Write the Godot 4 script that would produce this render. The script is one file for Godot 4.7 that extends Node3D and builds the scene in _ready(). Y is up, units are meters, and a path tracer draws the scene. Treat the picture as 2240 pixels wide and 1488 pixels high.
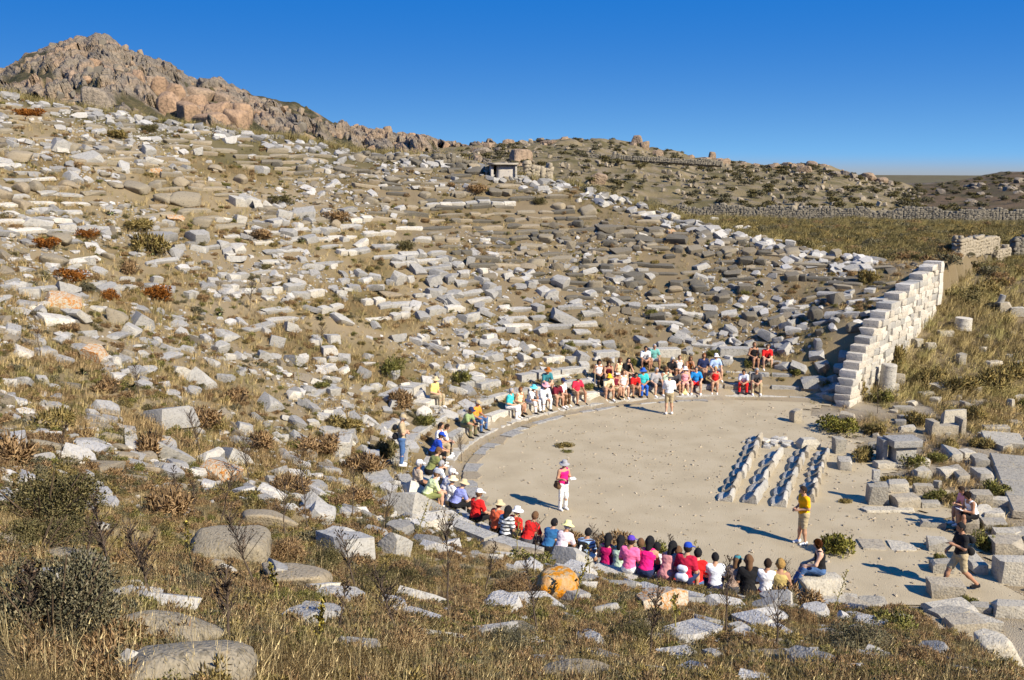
extends Node3D
# An ancient theatre on a dry rocky hillside, with visitors seated round the orchestra floor. Units are metres, y is up, the camera looks towards -z.
const CX := 10.36        # centre of the orchestra
const CZ := -33.9
const SQ := 1.055        # the ring of seats is slightly squashed along z, more so on its near side
const SQ_NEAR := 1.14
const FLOOR_R := 12.05
const SLOPE := 0.385
const WALL_CROWN := [[-1.0, 0.4], [-0.4, 0.8], [0.3, 1.35], [1.3, 2.05], [3.6, 3.5], [7.0, 4.6], [13.9, 5.6]]
var rng := RandomNumberGenerator.new()
var n1 := FastNoiseLite.new()   # broad
var n2 := FastNoiseLite.new()   # fine
var n3 := FastNoiseLite.new()   # patches
var rim_table := PackedFloat32Array()
var counts := {}
var M := {}                     # materials
var T := {}                     # textures
var started := 0

func lin(r: float, g: float, b: float) -> Color:
	return Color(r, g, b).linear_to_srgb()

func numbered(called: String) -> String:
	counts[called] = int(counts.get(called, -1)) + 1
	return called if counts[called] == 0 else "%s_%03d" % [called, counts[called]]

func tag(o: Node, label := "", category := "", group := "", kind := "") -> Node:
	if label: o.set_meta("label", label)
	if category: o.set_meta("category", category)
	if group: o.set_meta("group", group)
	if kind: o.set_meta("kind", kind)
	return o

func base(called: String, where := Vector3.ZERO, turn := 0.0) -> Node3D:
	var o := Node3D.new()
	o.name = numbered(called)
	add_child(o)
	o.position = where
	o.rotation.y = turn
	return o

func put(called: String, mesh: Mesh, mat: Material, parent: Node = null) -> MeshInstance3D:
	var o := MeshInstance3D.new()
	o.mesh = mesh
	o.material_override = mat
	if parent == null:
		o.name = numbered(called)
		add_child(o)
	else:
		o.name = called
		parent.add_child(o, true)
	return o

func stage(what: String) -> void:
	print("%6d ms  %s" % [Time.get_ticks_msec() - started, what])

func _ready() -> void:
	started = Time.get_ticks_msec()
	# camera, sky, sun, exposure
	var cam := Camera3D.new()
	cam.name = "camera"
	cam.fov = 38.2
	cam.near = 0.1
	cam.far = 6000.0
	cam.position = Vector3(0, 11, 0)
	cam.rotation_degrees = Vector3(-10.13, 0, 0)
	add_child(cam)
	cam.current = true
	var env := Environment.new()
	env.tonemap_mode = Environment.TONE_MAPPER_LINEAR
	env.tonemap_exposure = 1.65
	env.background_mode = Environment.BG_SKY
	var sm := ProceduralSkyMaterial.new()
	sm.sky_top_color = lin(0.0, 0.10, 0.38)
	sm.sky_horizon_color = lin(0.135, 0.32, 0.54)
	sm.sky_curve = 0.042
	sm.ground_bottom_color = lin(0.2, 0.16, 0.1)
	sm.ground_horizon_color = lin(0.25, 0.3, 0.36)
	sm.sun_angle_max = 1.0
	var sky := Sky.new()
	sky.sky_material = sm
	env.sky = sky
	env.sdfgi_enabled = true
	env.ssao_enabled = true
	env.ssil_enabled = true
	var we := WorldEnvironment.new()
	we.name = "world_environment"
	we.environment = env
	add_child(we)
	var sun := DirectionalLight3D.new()
	sun.name = "sun"
	sun.light_color = Color(1.0, 0.955, 0.87)
	sun.light_energy = 1.55
	sun.light_angular_distance = 0.53
	sun.shadow_enabled = true
	add_child(sun)
	sun.look_at_from_position(Vector3.ZERO, Vector3(-0.600, -0.595, -0.536), Vector3.UP)
	# the place
	make_noises()
	make_materials()
	make_ground()
	make_hills()
	stage("terrain")
	make_orchestra()
	make_pebbles()
	make_retaining_wall()
	make_field_walls()
	make_hut()
	stage("structures")
	make_stage_ruins()
	make_seat_stone_rows()
	stage("ruins")
	make_loose_stones()
	stage("stones")
	make_plants()
	stage("plants")
	make_people()
	stage("people")

# ---------------------------------------------------------------- materials
func noise_tex(freq: float, octaves: int, stops: Array, sd: int, kind := FastNoiseLite.TYPE_SIMPLEX_SMOOTH, size := 512) -> NoiseTexture2D:
	var n := FastNoiseLite.new()
	n.noise_type = kind
	n.frequency = freq
	n.fractal_octaves = octaves
	n.seed = sd
	if kind == FastNoiseLite.TYPE_CELLULAR:
		n.cellular_return_type = FastNoiseLite.RETURN_DISTANCE
	var g := Gradient.new()
	var offs := PackedFloat32Array()
	var cols := PackedColorArray()
	for s in stops:
		offs.append(s[0])
		cols.append(lin(s[1], s[2], s[3]) if s.size() > 3 else lin(s[1], s[1], s[1]))
	g.offsets = offs
	g.colors = cols
	var t := NoiseTexture2D.new()
	t.width = size
	t.height = size
	t.seamless = true
	t.noise = n
	t.color_ramp = g
	return t

func mat(color: Color, roughness := 0.9, tex: Texture2D = null, scale := 1.0, bump: Texture2D = null, bump_cm := 1.0, detail: Texture2D = null, detail_scale := 0.3) -> StandardMaterial3D:
	var m := StandardMaterial3D.new()
	m.albedo_color = color
	m.roughness = roughness
	m.metallic_specular = 0.3
	if tex:
		m.albedo_texture = tex
		m.uv1_triplanar = true
		m.uv1_world_triplanar = true
		m.uv1_scale = Vector3.ONE * scale
	if bump:
		m.heightmap_enabled = true
		m.heightmap_texture = bump
		m.heightmap_scale = bump_cm
		m.uv1_triplanar = true
		m.uv1_world_triplanar = true
		m.uv1_scale = Vector3.ONE * scale
	if detail:
		m.detail_enabled = true
		m.detail_albedo = detail
		m.detail_blend_mode = BaseMaterial3D.BLEND_MODE_MUL
		m.detail_uv_layer = BaseMaterial3D.DETAIL_UV_2
		m.uv2_triplanar = true
		m.uv2_world_triplanar = true
		m.uv2_scale = Vector3.ONE * detail_scale
	return m

func make_materials() -> void:
	T.grit = noise_tex(0.09, 4, [[0.0, 0.45], [0.45, 0.85], [0.6, 1.0], [1.0, 1.0]], 1)
	T.patch = noise_tex(0.008, 5, [[0.0, 0.80, 0.79, 0.77], [0.5, 0.95, 0.95, 0.95], [1.0, 1.0, 0.98, 0.95]], 2)
	T.stain = noise_tex(0.0045, 6, [[0.0, 0.82, 0.81, 0.79], [0.4, 0.92, 0.91, 0.89], [0.55, 0.95, 0.945, 0.93], [0.68, 0.98, 0.98, 0.98], [1.0, 1.0, 1.0, 1.0]], 14, FastNoiseLite.TYPE_SIMPLEX_SMOOTH, 1024)
	T.sand = noise_tex(0.2, 3, [[0.0, 0.5], [0.35, 0.8], [0.55, 0.95], [1.0, 1.0, 0.98, 0.95]], 3)
	T.marble = noise_tex(0.02, 5, [[0.0, 0.55, 0.56, 0.58], [0.36, 0.80, 0.80, 0.81], [0.5, 0.95, 0.95, 0.94], [1.0, 1.0, 0.98, 0.95]], 4)
	T.lichen = noise_tex(0.055, 4, [[0.0, 0.30, 0.30, 0.29], [0.22, 0.50, 0.49, 0.46], [0.30, 1.0, 1.0, 1.0], [0.70, 1.0, 1.0, 1.0], [0.83, 0.95, 0.84, 0.66], [1.0, 0.85, 0.6, 0.34]], 5)
	T.granite = noise_tex(0.11, 4, [[0.0, 0.40, 0.39, 0.37], [0.4, 0.82, 0.81, 0.78], [0.62, 1.0, 0.98, 0.94], [1.0, 1.0, 0.93, 0.82]], 6)
	T.orange = noise_tex(0.022, 4, [[0.0, 0.75, 0.73, 0.68], [0.47, 0.95, 0.92, 0.85], [0.50, 0.90, 0.38, 0.04], [0.64, 0.85, 0.28, 0.02], [0.68, 0.85, 0.78, 0.64], [1.0, 0.8, 0.78, 0.7]], 7)
	T.ochre = noise_tex(0.02, 5, [[0.0, 0.9, 0.88, 0.82], [0.36, 0.75, 0.70, 0.6], [0.44, 0.72, 0.60, 0.38], [0.49, 0.95, 0.52, 0.07], [0.65, 0.92, 0.42, 0.03], [1.0, 0.80, 0.34, 0.03]], 15)
	T.bump = noise_tex(0.05, 5, [[0.0, 0.0], [1.0, 1.0]], 8)
	T.cloth = noise_tex(0.03, 3, [[0.0, 0.86], [0.5, 1.0], [1.0, 1.0]], 9, FastNoiseLite.TYPE_SIMPLEX_SMOOTH, 256)
	T.spots = noise_tex(0.09, 1, [[0.0, 0.16, 0.10, 0.07], [0.3, 0.2, 0.13, 0.09], [0.36, 1.0, 1.0, 1.0], [1.0, 1.0, 1.0, 1.0]], 10, FastNoiseLite.TYPE_CELLULAR, 256)
	T.cliff = noise_tex(0.02, 5, [[0.0, 0.40, 0.40, 0.41], [0.40, 0.70, 0.67, 0.64], [0.55, 1.0, 0.97, 0.94], [1.0, 1.0, 0.9, 0.78]], 12)
	M.soil = mat(Color.WHITE, 1.0, T.grit, 0.9, T.bump, 3.0, T.patch, 0.11)
	M.soil.vertex_color_use_as_albedo = true
	M.floor = mat(lin(0.47, 0.395, 0.27), 1.0, T.sand, 0.8, T.bump, 0.8, T.stain, 0.12)
	M.cliff = mat(Color.WHITE, 1.0, T.cliff, 0.08, T.bump, 60.0, T.granite, 0.35)
	M.cliff.vertex_color_use_as_albedo = true
	M.hillside = mat(Color.WHITE, 1.0, T.grit, 0.16, T.bump, 20.0, T.patch, 0.04)
	M.hillside.vertex_color_use_as_albedo = true
	for k in 5:
		var b: float = [0.39, 0.47, 0.58, 0.41, 0.32][k]
		M["marble%d" % k] = mat(lin(b, b * [0.965, 0.95, 0.94, 0.97, 0.97][k], b * [0.885, 0.845, 0.82, 0.905, 0.91][k]), 0.85, T.marble, 0.45, T.bump, 1.6, T.lichen, 0.4)
	for k in 5:
		var c: Color = [lin(0.29, 0.255, 0.195), lin(0.20, 0.18, 0.145), lin(0.34, 0.29, 0.215), lin(0.145, 0.135, 0.115), lin(0.31, 0.26, 0.19)][k]
		M["granite%d" % k] = mat(c, 0.95, T.granite, 0.7, T.bump, 1.5, T.lichen, 0.3)
	M.cliff_tan = mat(lin(0.40, 0.315, 0.24), 1.0, T.cliff, 0.12, T.bump, 25.0, T.granite, 0.4)
	M.cliff_grey = mat(lin(0.33, 0.295, 0.25), 1.0, T.cliff, 0.12, T.bump, 25.0, T.granite, 0.4)
	M.cliff_rose = mat(lin(0.45, 0.325, 0.23), 1.0, T.cliff, 0.12, T.bump, 25.0, T.granite, 0.4)
	M.orange_stone = mat(lin(0.55, 0.53, 0.48), 0.9, T.orange, 0.5, T.bump, 2.0, T.granite, 0.6)
	M.orange_boulder = mat(lin(0.62, 0.50, 0.36), 0.95, T.ochre, 0.45, T.bump, 2.0, T.granite, 0.7)
	M.wall_marble = mat(lin(0.64, 0.60, 0.53), 0.85, T.marble, 0.5, T.bump, 2.0, T.lichen, 0.3)
	M.wall_marble1 = mat(lin(0.56, 0.51, 0.43), 0.85, T.marble, 0.5, T.bump, 2.0, T.lichen, 0.3)
	for k in 4:
		var c: Color = [lin(0.44, 0.405, 0.335), lin(0.38, 0.335, 0.26), lin(0.49, 0.45, 0.37), lin(0.34, 0.315, 0.265)][k]
		M["stage%d" % k] = mat(c, 0.9, T.marble, 0.45, T.bump, 1.6, T.lichen, 0.5)
	M.rubble_wall = mat(lin(0.40, 0.35, 0.27), 0.95, T.granite, 0.7, T.bump, 2.0)
	M.hut_wall = mat(lin(0.52, 0.48, 0.43), 0.9, T.grit, 0.8, T.bump, 0.6)
	M.hut_roof = mat(lin(0.42, 0.38, 0.32), 0.9, T.grit, 0.8, T.bump, 0.6)
	M.dark_wall = mat(lin(0.22, 0.20, 0.165), 0.95, T.granite, 0.6, T.bump, 2.0)
	M.veg = StandardMaterial3D.new()
	M.veg.vertex_color_use_as_albedo = true
	M.veg.roughness = 0.9
	M.veg.metallic_specular = 0.15
	M.veg.backlight_enabled = true
	M.veg.backlight = lin(0.06, 0.05, 0.015)
	M.stuff_marble = mat(Color.WHITE, 0.9, T.marble, 0.7, T.bump, 2.0, T.lichen, 0.5)
	M.stuff_marble.vertex_color_use_as_albedo = true
	M.stuff_granite = mat(Color.WHITE, 0.95, T.granite, 0.7, T.bump, 2.0, T.lichen, 0.4)
	M.stuff_granite.vertex_color_use_as_albedo = true

# ---------------------------------------------------------------- terrain
func make_noises() -> void:
	rng.seed = 20240611
	for a in [[n1, 0.09, 11, 3], [n2, 0.55, 23, 3], [n3, 0.16, 37, 2]]:
		a[0].noise_type = FastNoiseLite.TYPE_SIMPLEX_SMOOTH
		a[0].frequency = a[1]
		a[0].seed = a[2]
		a[0].fractal_octaves = a[3]
	# upper rim of the seating: radius against bearing (degrees, 0 is straight away from the camera, minus is to the left)
	var pts := [[-180, 60], [-100, 60], [-62, 53.4], [-54.3, 51.8], [-48.8, 49.9], [-42.9, 47.4], [-34.1, 44.9], [-28.6, 42.9], [-20, 41.7], [-16.8, 38.2], [-9.8, 36.8], [-0.8, 32.8], [6.6, 29.8], [14.7, 27.8], [23.1, 26.2], [30.3, 25.9], [60, 25.9], [180, 60]]
	for deg in 361:
		var a := float(deg - 180)
		for k in pts.size() - 1:
			if a >= pts[k][0] and a <= pts[k + 1][0]:
				rim_table.append(lerpf(pts[k][1], pts[k + 1][1], (a - pts[k][0]) / (pts[k + 1][0] - pts[k][0])))
				break

func squash(z: float) -> float:
	return (z - CZ) * (SQ if z < CZ else SQ_NEAR)

func rho(x: float, z: float) -> float:
	return Vector2(x - CX, squash(z)).length()

func bearing(x: float, z: float) -> float:
	return atan2(x - CX, -squash(z))

func ring(r: float, a: float) -> Vector2:
	return Vector2(CX + r * sin(a), CZ - r * cos(a) / (SQ if cos(a) > 0.0 else SQ_NEAR))

func rim(a: float) -> float:
	var d := clampf(rad_to_deg(a) + 180.0, 0.0, 359.99)
	var k := int(d)
	return lerpf(rim_table[k], rim_table[k + 1], d - k)

# signed distance to the line of the far retaining wall; positive is outside the seating
func past_wall(x: float, z: float) -> float:
	return (x - 15.2) * 0.795 + (z + 44.1) * 0.607

# crown of the far retaining wall against the distance along it
func wall_top(s: float) -> float:
	for k in WALL_CROWN.size() - 1:
		if s <= WALL_CROWN[k + 1][0]:
			return lerpf(WALL_CROWN[k][1], WALL_CROWN[k + 1][1], clampf((s - WALL_CROWN[k][0]) / (WALL_CROWN[k + 1][0] - WALL_CROWN[k][0]), 0.0, 1.0))
	return WALL_CROWN[-1][1]

func past_near_end(x: float, z: float) -> float:
	return x - 9.3 - 0.3 * (-z - 21.0)

func outside(x: float, z: float) -> float:
	var d := -z
	var t := clampf((d - 45.5) / 16.0, 0.0, 1.0)
	return 4.3 * (t * 0.7 + 0.3 * t * t * (3.0 - 2.0 * t)) - clampf((d - 135.0) * 0.02, 0.0, 30.0)

func smooth_y(x: float, z: float) -> float:
	var o := outside(x, z)
	var r := rho(x, z)
	var w := past_wall(x, z)
	if z < -40.0 and w > 0.0 and x > 15.0:
		return o
	var e := past_near_end(x, z) if z > -34.0 else -9.0
	if e > 2.0:
		return o
	if r < 12.55:
		return 0.0
	var a := bearing(x, z)
	var rr := rim(a)
	var h := 0.12 if r < 13.1 else 0.3 + (SLOPE - 0.042 * maxf(0.0, -cos(a))) * (minf(r, rr) - 13.0)
	if r > rr:
		var far := clampf((r - rr) / 16.0, 0.0, 1.0)
		var left := clampf((-rad_to_deg(a) - 8.0) / 18.0, 0.0, 1.0)
		var goal := lerpf(o, h * 0.99 + 0.2, left)
		h = lerpf(h, goal, far * far * (3.0 - 2.0 * far))
	if z < -40.0 and w > -6.0:
		h = maxf(h, lerpf(h, wall_top((x - 15.3) * 0.603 - (z + 44.2) * 0.797) - 0.35, smoothstep(-7.0, -0.7, w) * smoothstep(13.0, 17.0, r)))
	if e > -0.2:
		h = lerpf(h, o, smoothstep(-0.2, 2.0, e))
	return h

func rough(x: float, z: float) -> float:
	var r := rho(x, z)
	if r < 13.3:
		return 0.0
	var k := clampf((r - 13.3) / 3.0, 0.0, 1.0)
	if r < 46.0 and absf(past_wall(x, z)) < 0.9:
		k *= 0.3
	return k * (n1.get_noise_2d(x, z) * 0.34 + n2.get_noise_2d(x, z) * 0.07)

func ground_y(x: float, z: float) -> float:
	return smooth_y(x, z) + rough(x, z)

func ground_normal(x: float, z: float) -> Vector3:
	var h := ground_y(x, z)
	return Vector3(h - ground_y(x + 0.4, z), 0.4, h - ground_y(x, z + 0.4)).normalized()

# which soil lies where: 0 sandy earth, 1 dry grass litter, 2 rusty heath
func soil(x: float, z: float) -> Color:
	var p := n3.get_noise_2d(x, z)
	var q := n2.get_noise_2d(x * 1.7 + 40.0, z * 1.7)
	var r := rho(x, z)
	var earth := Color(0.31, 0.245, 0.15)
	var straw := Color(0.24, 0.185, 0.09)
	var heath := Color(0.17, 0.125, 0.06)
	var c := earth.lerp(straw, clampf(0.45 + p * 1.3 + q * 0.5, 0.0, 1.0))
	c = c.lerp(heath, clampf(p * 1.6 - q * 0.6 - 0.15, 0.0, 0.85))
	var d := -z
	if bearing(x, z) > -0.6 and r > 17.0:
		c = c.lerp(Color(0.20, 0.155, 0.095), 0.55)
	if r < 13.3 or (past_wall(x, z) > 0.0 and d < 46.0 and z < -20.0):
		c = Color(0.36, 0.29, 0.19).lerp(Color(0.40, 0.345, 0.26), clampf(0.5 + p * 1.5, 0.0, 1.0))
		if x > 13.5 and d > 21.0:
			c = c.lerp(Color(0.20, 0.15, 0.08), clampf(n2.get_noise_2d(x * 0.7, z * 0.7) * 2.4 + 0.3, 0.0, 0.9) * smoothstep(13.5, 15.5, x))
	elif d > 62.0 and r > 40.0:
		c = c.lerp(Color(0.12, 0.105, 0.05), 0.8)
	return c

func sheet(cols: int, rows: int, at: Callable, color: Callable) -> ArrayMesh:
	var v := PackedVector3Array()
	var cs := PackedColorArray()
	var nn := PackedVector3Array()
	var idx := PackedInt32Array()
	v.resize(cols * rows)
	cs.resize(cols * rows)
	nn.resize(cols * rows)
	idx.resize((cols - 1) * (rows - 1) * 6)
	var k := 0
	for j in rows:
		for i in cols:
			var p: Vector3 = at.call(i, j)
			v[k] = p
			cs[k] = color.call(p)
			k += 1
	k = 0
	for j in rows - 1:
		for i in cols - 1:
			var a := j * cols + i
			var b := a + 1
			var c := a + cols
			var d := c + 1
			idx[k] = a; idx[k + 1] = c; idx[k + 2] = b
			idx[k + 3] = b; idx[k + 4] = c; idx[k + 5] = d
			k += 6
			var f := (v[b] - v[a]).cross(v[c] - v[a])
			var g := (v[b] - v[c]).cross(v[d] - v[c])
			nn[a] += f; nn[b] += f + g; nn[c] += f + g; nn[d] += g
	for i in nn.size():
		nn[i] = (nn[i] if nn[i].y > 0.0 else -nn[i]).normalized()
	var arr := []
	arr.resize(Mesh.ARRAY_MAX)
	arr[Mesh.ARRAY_VERTEX] = v
	arr[Mesh.ARRAY_NORMAL] = nn
	arr[Mesh.ARRAY_COLOR] = cs
	arr[Mesh.ARRAY_INDEX] = idx
	var m := ArrayMesh.new()
	m.add_surface_from_arrays(Mesh.PRIMITIVE_TRIANGLES, arr)
	return m

func make_ground() -> void:
	# a fan of cells round the viewpoint's hillside, fine ahead, coarse behind
	var turns := PackedFloat32Array()
	var a := -180.0
	while a < 180.001:
		turns.append(deg_to_rad(a))
		a += 0.32 if absf(a) < 34.0 else (1.0 if absf(a) < 60.0 else 6.0)
	turns.append(deg_to_rad(180.0))
	var steps := PackedFloat32Array()
	var d := 0.6
	while d < 4000.0:
		steps.append(d)
		d *= 1.045 if d < 4.0 else (1.0125 if d < 90.0 else 1.06)
	var m := sheet(turns.size(), steps.size(), func(i: int, j: int):
		var x := sin(turns[i]) * steps[j]
		var z := -cos(turns[i]) * steps[j]
		return Vector3(x, ground_y(x, z) - (0.03 if rho(x, z) < 12.3 and x < 16.0 else 0.0), z),
		func(p: Vector3): return soil(p.x, p.z))
	tag(put("ground", m, M.soil), "", "", "", "structure")


func profile(points: Array, x: float) -> float:
	if x <= points[0][0]:
		return points[0][1]
	for k in points.size() - 1:
		if x <= points[k + 1][0]:
			return lerpf(points[k][1], points[k + 1][1], (x - points[k][0]) / (points[k + 1][0] - points[k][0]))
	return points[-1][1]

# a ridge of land: crest heights along x at depth `deep`, rising from a foot at depth `foot`
func ridge_y(o: Dictionary, t: float, xc: float) -> Vector3:
	var deep: float = o.deep + n1.get_noise_2d(xc * 0.35, 7.0) * 12.0
	var d: float = lerpf(o.foot, deep, t) if t <= 1.0 else deep + (t - 1.0) * o.back
	var x: float = xc * d / o.deep
	var top: float = profile(o.crest, xc)
	var s := clampf(t, 0.0, 1.0)
	var y := lerpf(o.low, top, pow(s, o.power))
	if t > 1.0:
		y = top - (t - 1.0) * (t - 1.0) * o.drop
	return Vector3(x, y, -d)

func make_hills() -> void:
	var crag := FastNoiseLite.new()
	crag.noise_type = FastNoiseLite.TYPE_CELLULAR
	crag.cellular_return_type = FastNoiseLite.RETURN_DISTANCE2_SUB
	crag.frequency = 0.10
	crag.fractal_octaves = 2
	crag.fractal_gain = 0.45
	crag.seed = 5
	var warp := FastNoiseLite.new()
	warp.frequency = 0.02
	warp.seed = 9
	warp.fractal_octaves = 4
	var mountain := {"deep": 340.0, "foot": 105.0, "low": 5.0, "power": 1.15, "back": 200.0, "drop": 30.0, "crest": [[-237, 33], [-210, 37.4], [-190, 39.7], [-171.5, 42.6], [-165, 45.9], [-155.6, 49.3], [-145.5, 51.8], [-138.6, 52.2], [-131.8, 50.8], [-125.1, 48.6], [-118.5, 45.6], [-112.5, 42.6], [-108.9, 39.7], [-98.3, 37], [-90.7, 35.2], [-87.7, 33.3], [-80, 32.5], [-73.9, 31], [-64.8, 27], [-58.7, 24.7], [-49.5, 22.4], [-41.8, 22], [-34.1, 20.2], [-26.4, 18.3], [-15.5, 17.7], [-3.1, 15.6], [12.5, 10.2], [40, 2]]}
	var rocky := func(xc: float, t: float) -> float:   # bare rock (1) or scrub on soil (0)
		return smoothstep(-0.2, -0.06, warp.get_noise_2d(xc * 1.1 + 80.0, t * 130.0 + xc * 0.8) + 0.12 - 0.2 * smoothstep(-20.0, 30.0, xc))
	# joints: every cell of the noise is a block with its own height, cut off from its neighbours by a crack
	var joint := FastNoiseLite.new()
	joint.noise_type = FastNoiseLite.TYPE_CELLULAR
	joint.cellular_return_type = FastNoiseLite.RETURN_CELL_VALUE
	joint.frequency = 0.10
	joint.fractal_type = FastNoiseLite.FRACTAL_NONE
	joint.seed = 5
	var crack := FastNoiseLite.new()
	crack.noise_type = FastNoiseLite.TYPE_CELLULAR
	crack.cellular_return_type = FastNoiseLite.RETURN_DISTANCE2_SUB
	crack.frequency = 0.10
	crack.fractal_type = FastNoiseLite.FRACTAL_NONE
	crack.seed = 5
	var cols := 900
	var rows := 300
	var m := sheet(cols, rows, func(i: int, j: int):
		var xc := -235.0 + 275.0 * i / (cols - 1)
		var t := 1.12 * j / (rows - 1)
		var p := ridge_y(mountain, t, xc)
		var k: float = rocky.call(xc, t)
		var w := warp.get_noise_2d(p.x * 2.0, p.z)
		var q := Vector3(p.x * 1.15 + w * 9.0, p.y * 0.5, p.z * 0.42 + w * 5.0)
		var hump := 0.0
		for s in [[1.0, 2.0, 1.5], [2.6, 1.0, 0.8], [5.5, 0.5, 0.35]]:
			var u: Vector3 = q * s[0]
			hump += joint.get_noise_3dv(u) * s[1] + smoothstep(-1.0, -0.72, crack.get_noise_3dv(u)) * s[2]
		hump = (hump - 1.8) * (0.1 + 0.9 * k) * (1.0 - 0.55 * smoothstep(0.85, 1.0, t))
		return p + Vector3(w * 0.8, hump + w * 2.0, hump * 0.6),
		func(p: Vector3):
			var xc: float = p.x * 340.0 / maxf(-p.z, 1.0)
			var t := clampf((-p.z - 105.0) / 235.0, 0.0, 1.1)
			var k: float = rocky.call(xc, t)
			var tone := warp.get_noise_2d(p.x * 3.0 + 200.0, p.y * 5.0) + n2.get_noise_2d(p.x * 0.5, p.y * 0.5) * 0.3
			var rock := Color(0.32, 0.285, 0.24).lerp(Color(0.42, 0.325, 0.245), clampf(0.4 + tone * 2.0, 0.0, 1.0))
			rock = rock.lerp(Color(0.25, 0.23, 0.20), clampf(n3.get_noise_2d(p.x, p.y * 2.0) * 1.8, 0.0, 0.8))
			var scrub := Color(0.15, 0.13, 0.07).lerp(Color(0.085, 0.085, 0.04), clampf(0.5 + n3.get_noise_2d(p.x * 0.7, p.z) * 2.0, 0.0, 1.0))
			return scrub.lerp(rock, k))
	var hill := put("hill", m, M.cliff)
	tag(hill, "", "", "", "structure")
	# boulders and jointed slabs standing out of the mountainside
	var rg := RandomNumberGenerator.new()
	rg.seed = 77
	var shapes := []
	var domes := []
	for k in 10:
		shapes.append(broken_mesh(900 + k, 16, 0.35, 0.55))
		domes.append(stone_mesh(920 + k, 12, 11.0, Vector3(0.5, 0.55, 0.5), 9, 0.3))
	for k in 90:
		var xc := rg.randf_range(-178.0, -10.0) if k < 75 else rg.randf_range(-60.0, 5.0)
		var t := rg.randf_range(0.22, 1.0)
		if rocky.call(xc, t) < 0.4:
			continue
		var p := ridge_y(mountain, t, xc)
		var s := rg.randf_range(1.0, 3.0) * (1.6 if rg.randf() < 0.12 else 1.0)
		var o := put("rock", (shapes if k % 2 else domes)[k % 10], M[["cliff_tan", "cliff_grey", "cliff_rose"][rg.randi() % 3]], hill)
		o.transform = Transform3D(Basis(Vector3.UP, rg.randf() * TAU) * Basis(Vector3.RIGHT, rg.randf_range(-0.5, 0.3)) * Basis.from_scale(Vector3(s * rg.randf_range(0.7, 1.4), s * rg.randf_range(0.8, 1.5), s)), p + Vector3(0, s * 0.1 - 0.2, 0))
	# big split boulder and the ribs of jointed rock under it, on the shoulder of the mountain
	var face := [[-105.5, 0.74, 9.5, 6.0], [-97.5, 0.75, 5.5, 4.6], [-113, 0.60, 5.2, 8.5], [-119, 0.60, 5.0, 9.0], [-125.5, 0.61, 4.5, 9.0], [-107, 0.58, 7.5, 7.5], [-99, 0.57, 8.0, 7.0], [-92, 0.60, 6.5, 7.5], [-116, 0.50, 6, 8], [-109, 0.49, 6, 8.5], [-101, 0.47, 9, 7], [-93, 0.5, 7, 8]]
	for f in face:
		var p := ridge_y(mountain, f[1], f[0])
		var o := put("rock", domes[int(absf(f[0])) % 10], M.cliff_rose if f[1] < 0.7 else M.cliff_tan, hill)
		o.transform = Transform3D(Basis(Vector3.UP, f[0]) * Basis.from_scale(Vector3(f[2], f[3], f[2] * 0.9) * 0.85), p + Vector3(0, 0.4, 0))
	# the mass of smaller blocks that breaks up the rock face
	var bits := []
	for k in 420:
		var xc := rg.randf_range(-182.0, 8.0)
		var t := rg.randf_range(0.2, 1.02)
		if rocky.call(xc, t) < 0.5:
			continue
		bits.append([ridge_y(mountain, t, xc), rg.randf_range(0.6, 1.9), [Color(0.30, 0.24, 0.18), Color(0.24, 0.215, 0.18), Color(0.34, 0.25, 0.175), Color(0.21, 0.19, 0.16)][rg.randi() % 4]])
	clad("crag_blocks", bits, hill, shapes, rg)
	# the lower ridge of rough pasture ahead
	var pasture := {"deep": 260.0, "foot": 118.0, "low": 3.6, "power": 0.85, "back": 160.0, "drop": 22.0, "crest": [[-45, 8], [-26.2, 12.8], [-14.2, 15.1], [-7.1, 15.7], [-2.4, 16.6], [3.6, 17.1], [15.4, 17.3], [22.5, 17.6], [32, 16.6], [35.6, 15.1], [42.8, 13.9], [47.6, 12.2], [57.1, 11.6], [66.7, 10.8], [78.6, 10.8], [87, 9.2], [93.1, 7.7], [97.9, 6.5], [104, 4.9], [114.9, 3.0], [150, 2]]}
	cols = 420
	rows = 110
	m = sheet(cols, rows, func(i: int, j: int):
		var xc := -45.0 + 195.0 * i / (cols - 1)
		var t := 1.15 * j / (rows - 1)
		var p := ridge_y(pasture, t, xc)
		var k := smoothstep(0.75, 0.95, t) * smoothstep(0.0, 0.3, n3.get_noise_2d(p.x * 0.35, 3.0) + 0.1)
		var hump := pow(clampf(crag.get_noise_3d(p.x, p.y * 2.0, p.z * 0.7) + 1.0, 0.0, 1.0), 0.5) * (0.35 + 1.5 * k)
		return p + Vector3(0, hump - 0.5 + n1.get_noise_2d(p.x * 0.6, p.z * 0.6) * 0.7, 0),
		func(p: Vector3):
			var c := Color(0.28, 0.22, 0.115).lerp(Color(0.17, 0.145, 0.065), clampf(0.4 + n3.get_noise_2d(p.x * 0.8, p.z * 0.5) * 1.8, 0.0, 1.0))
			return c.lerp(Color(0.30, 0.245, 0.17), clampf(n2.get_noise_2d(p.x * 0.5, p.z * 0.3) * 2.2, 0.0, 0.9)))
	var lower := put("hill", m, M.hillside)
	tag(lower, "", "", "", "structure")
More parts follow.
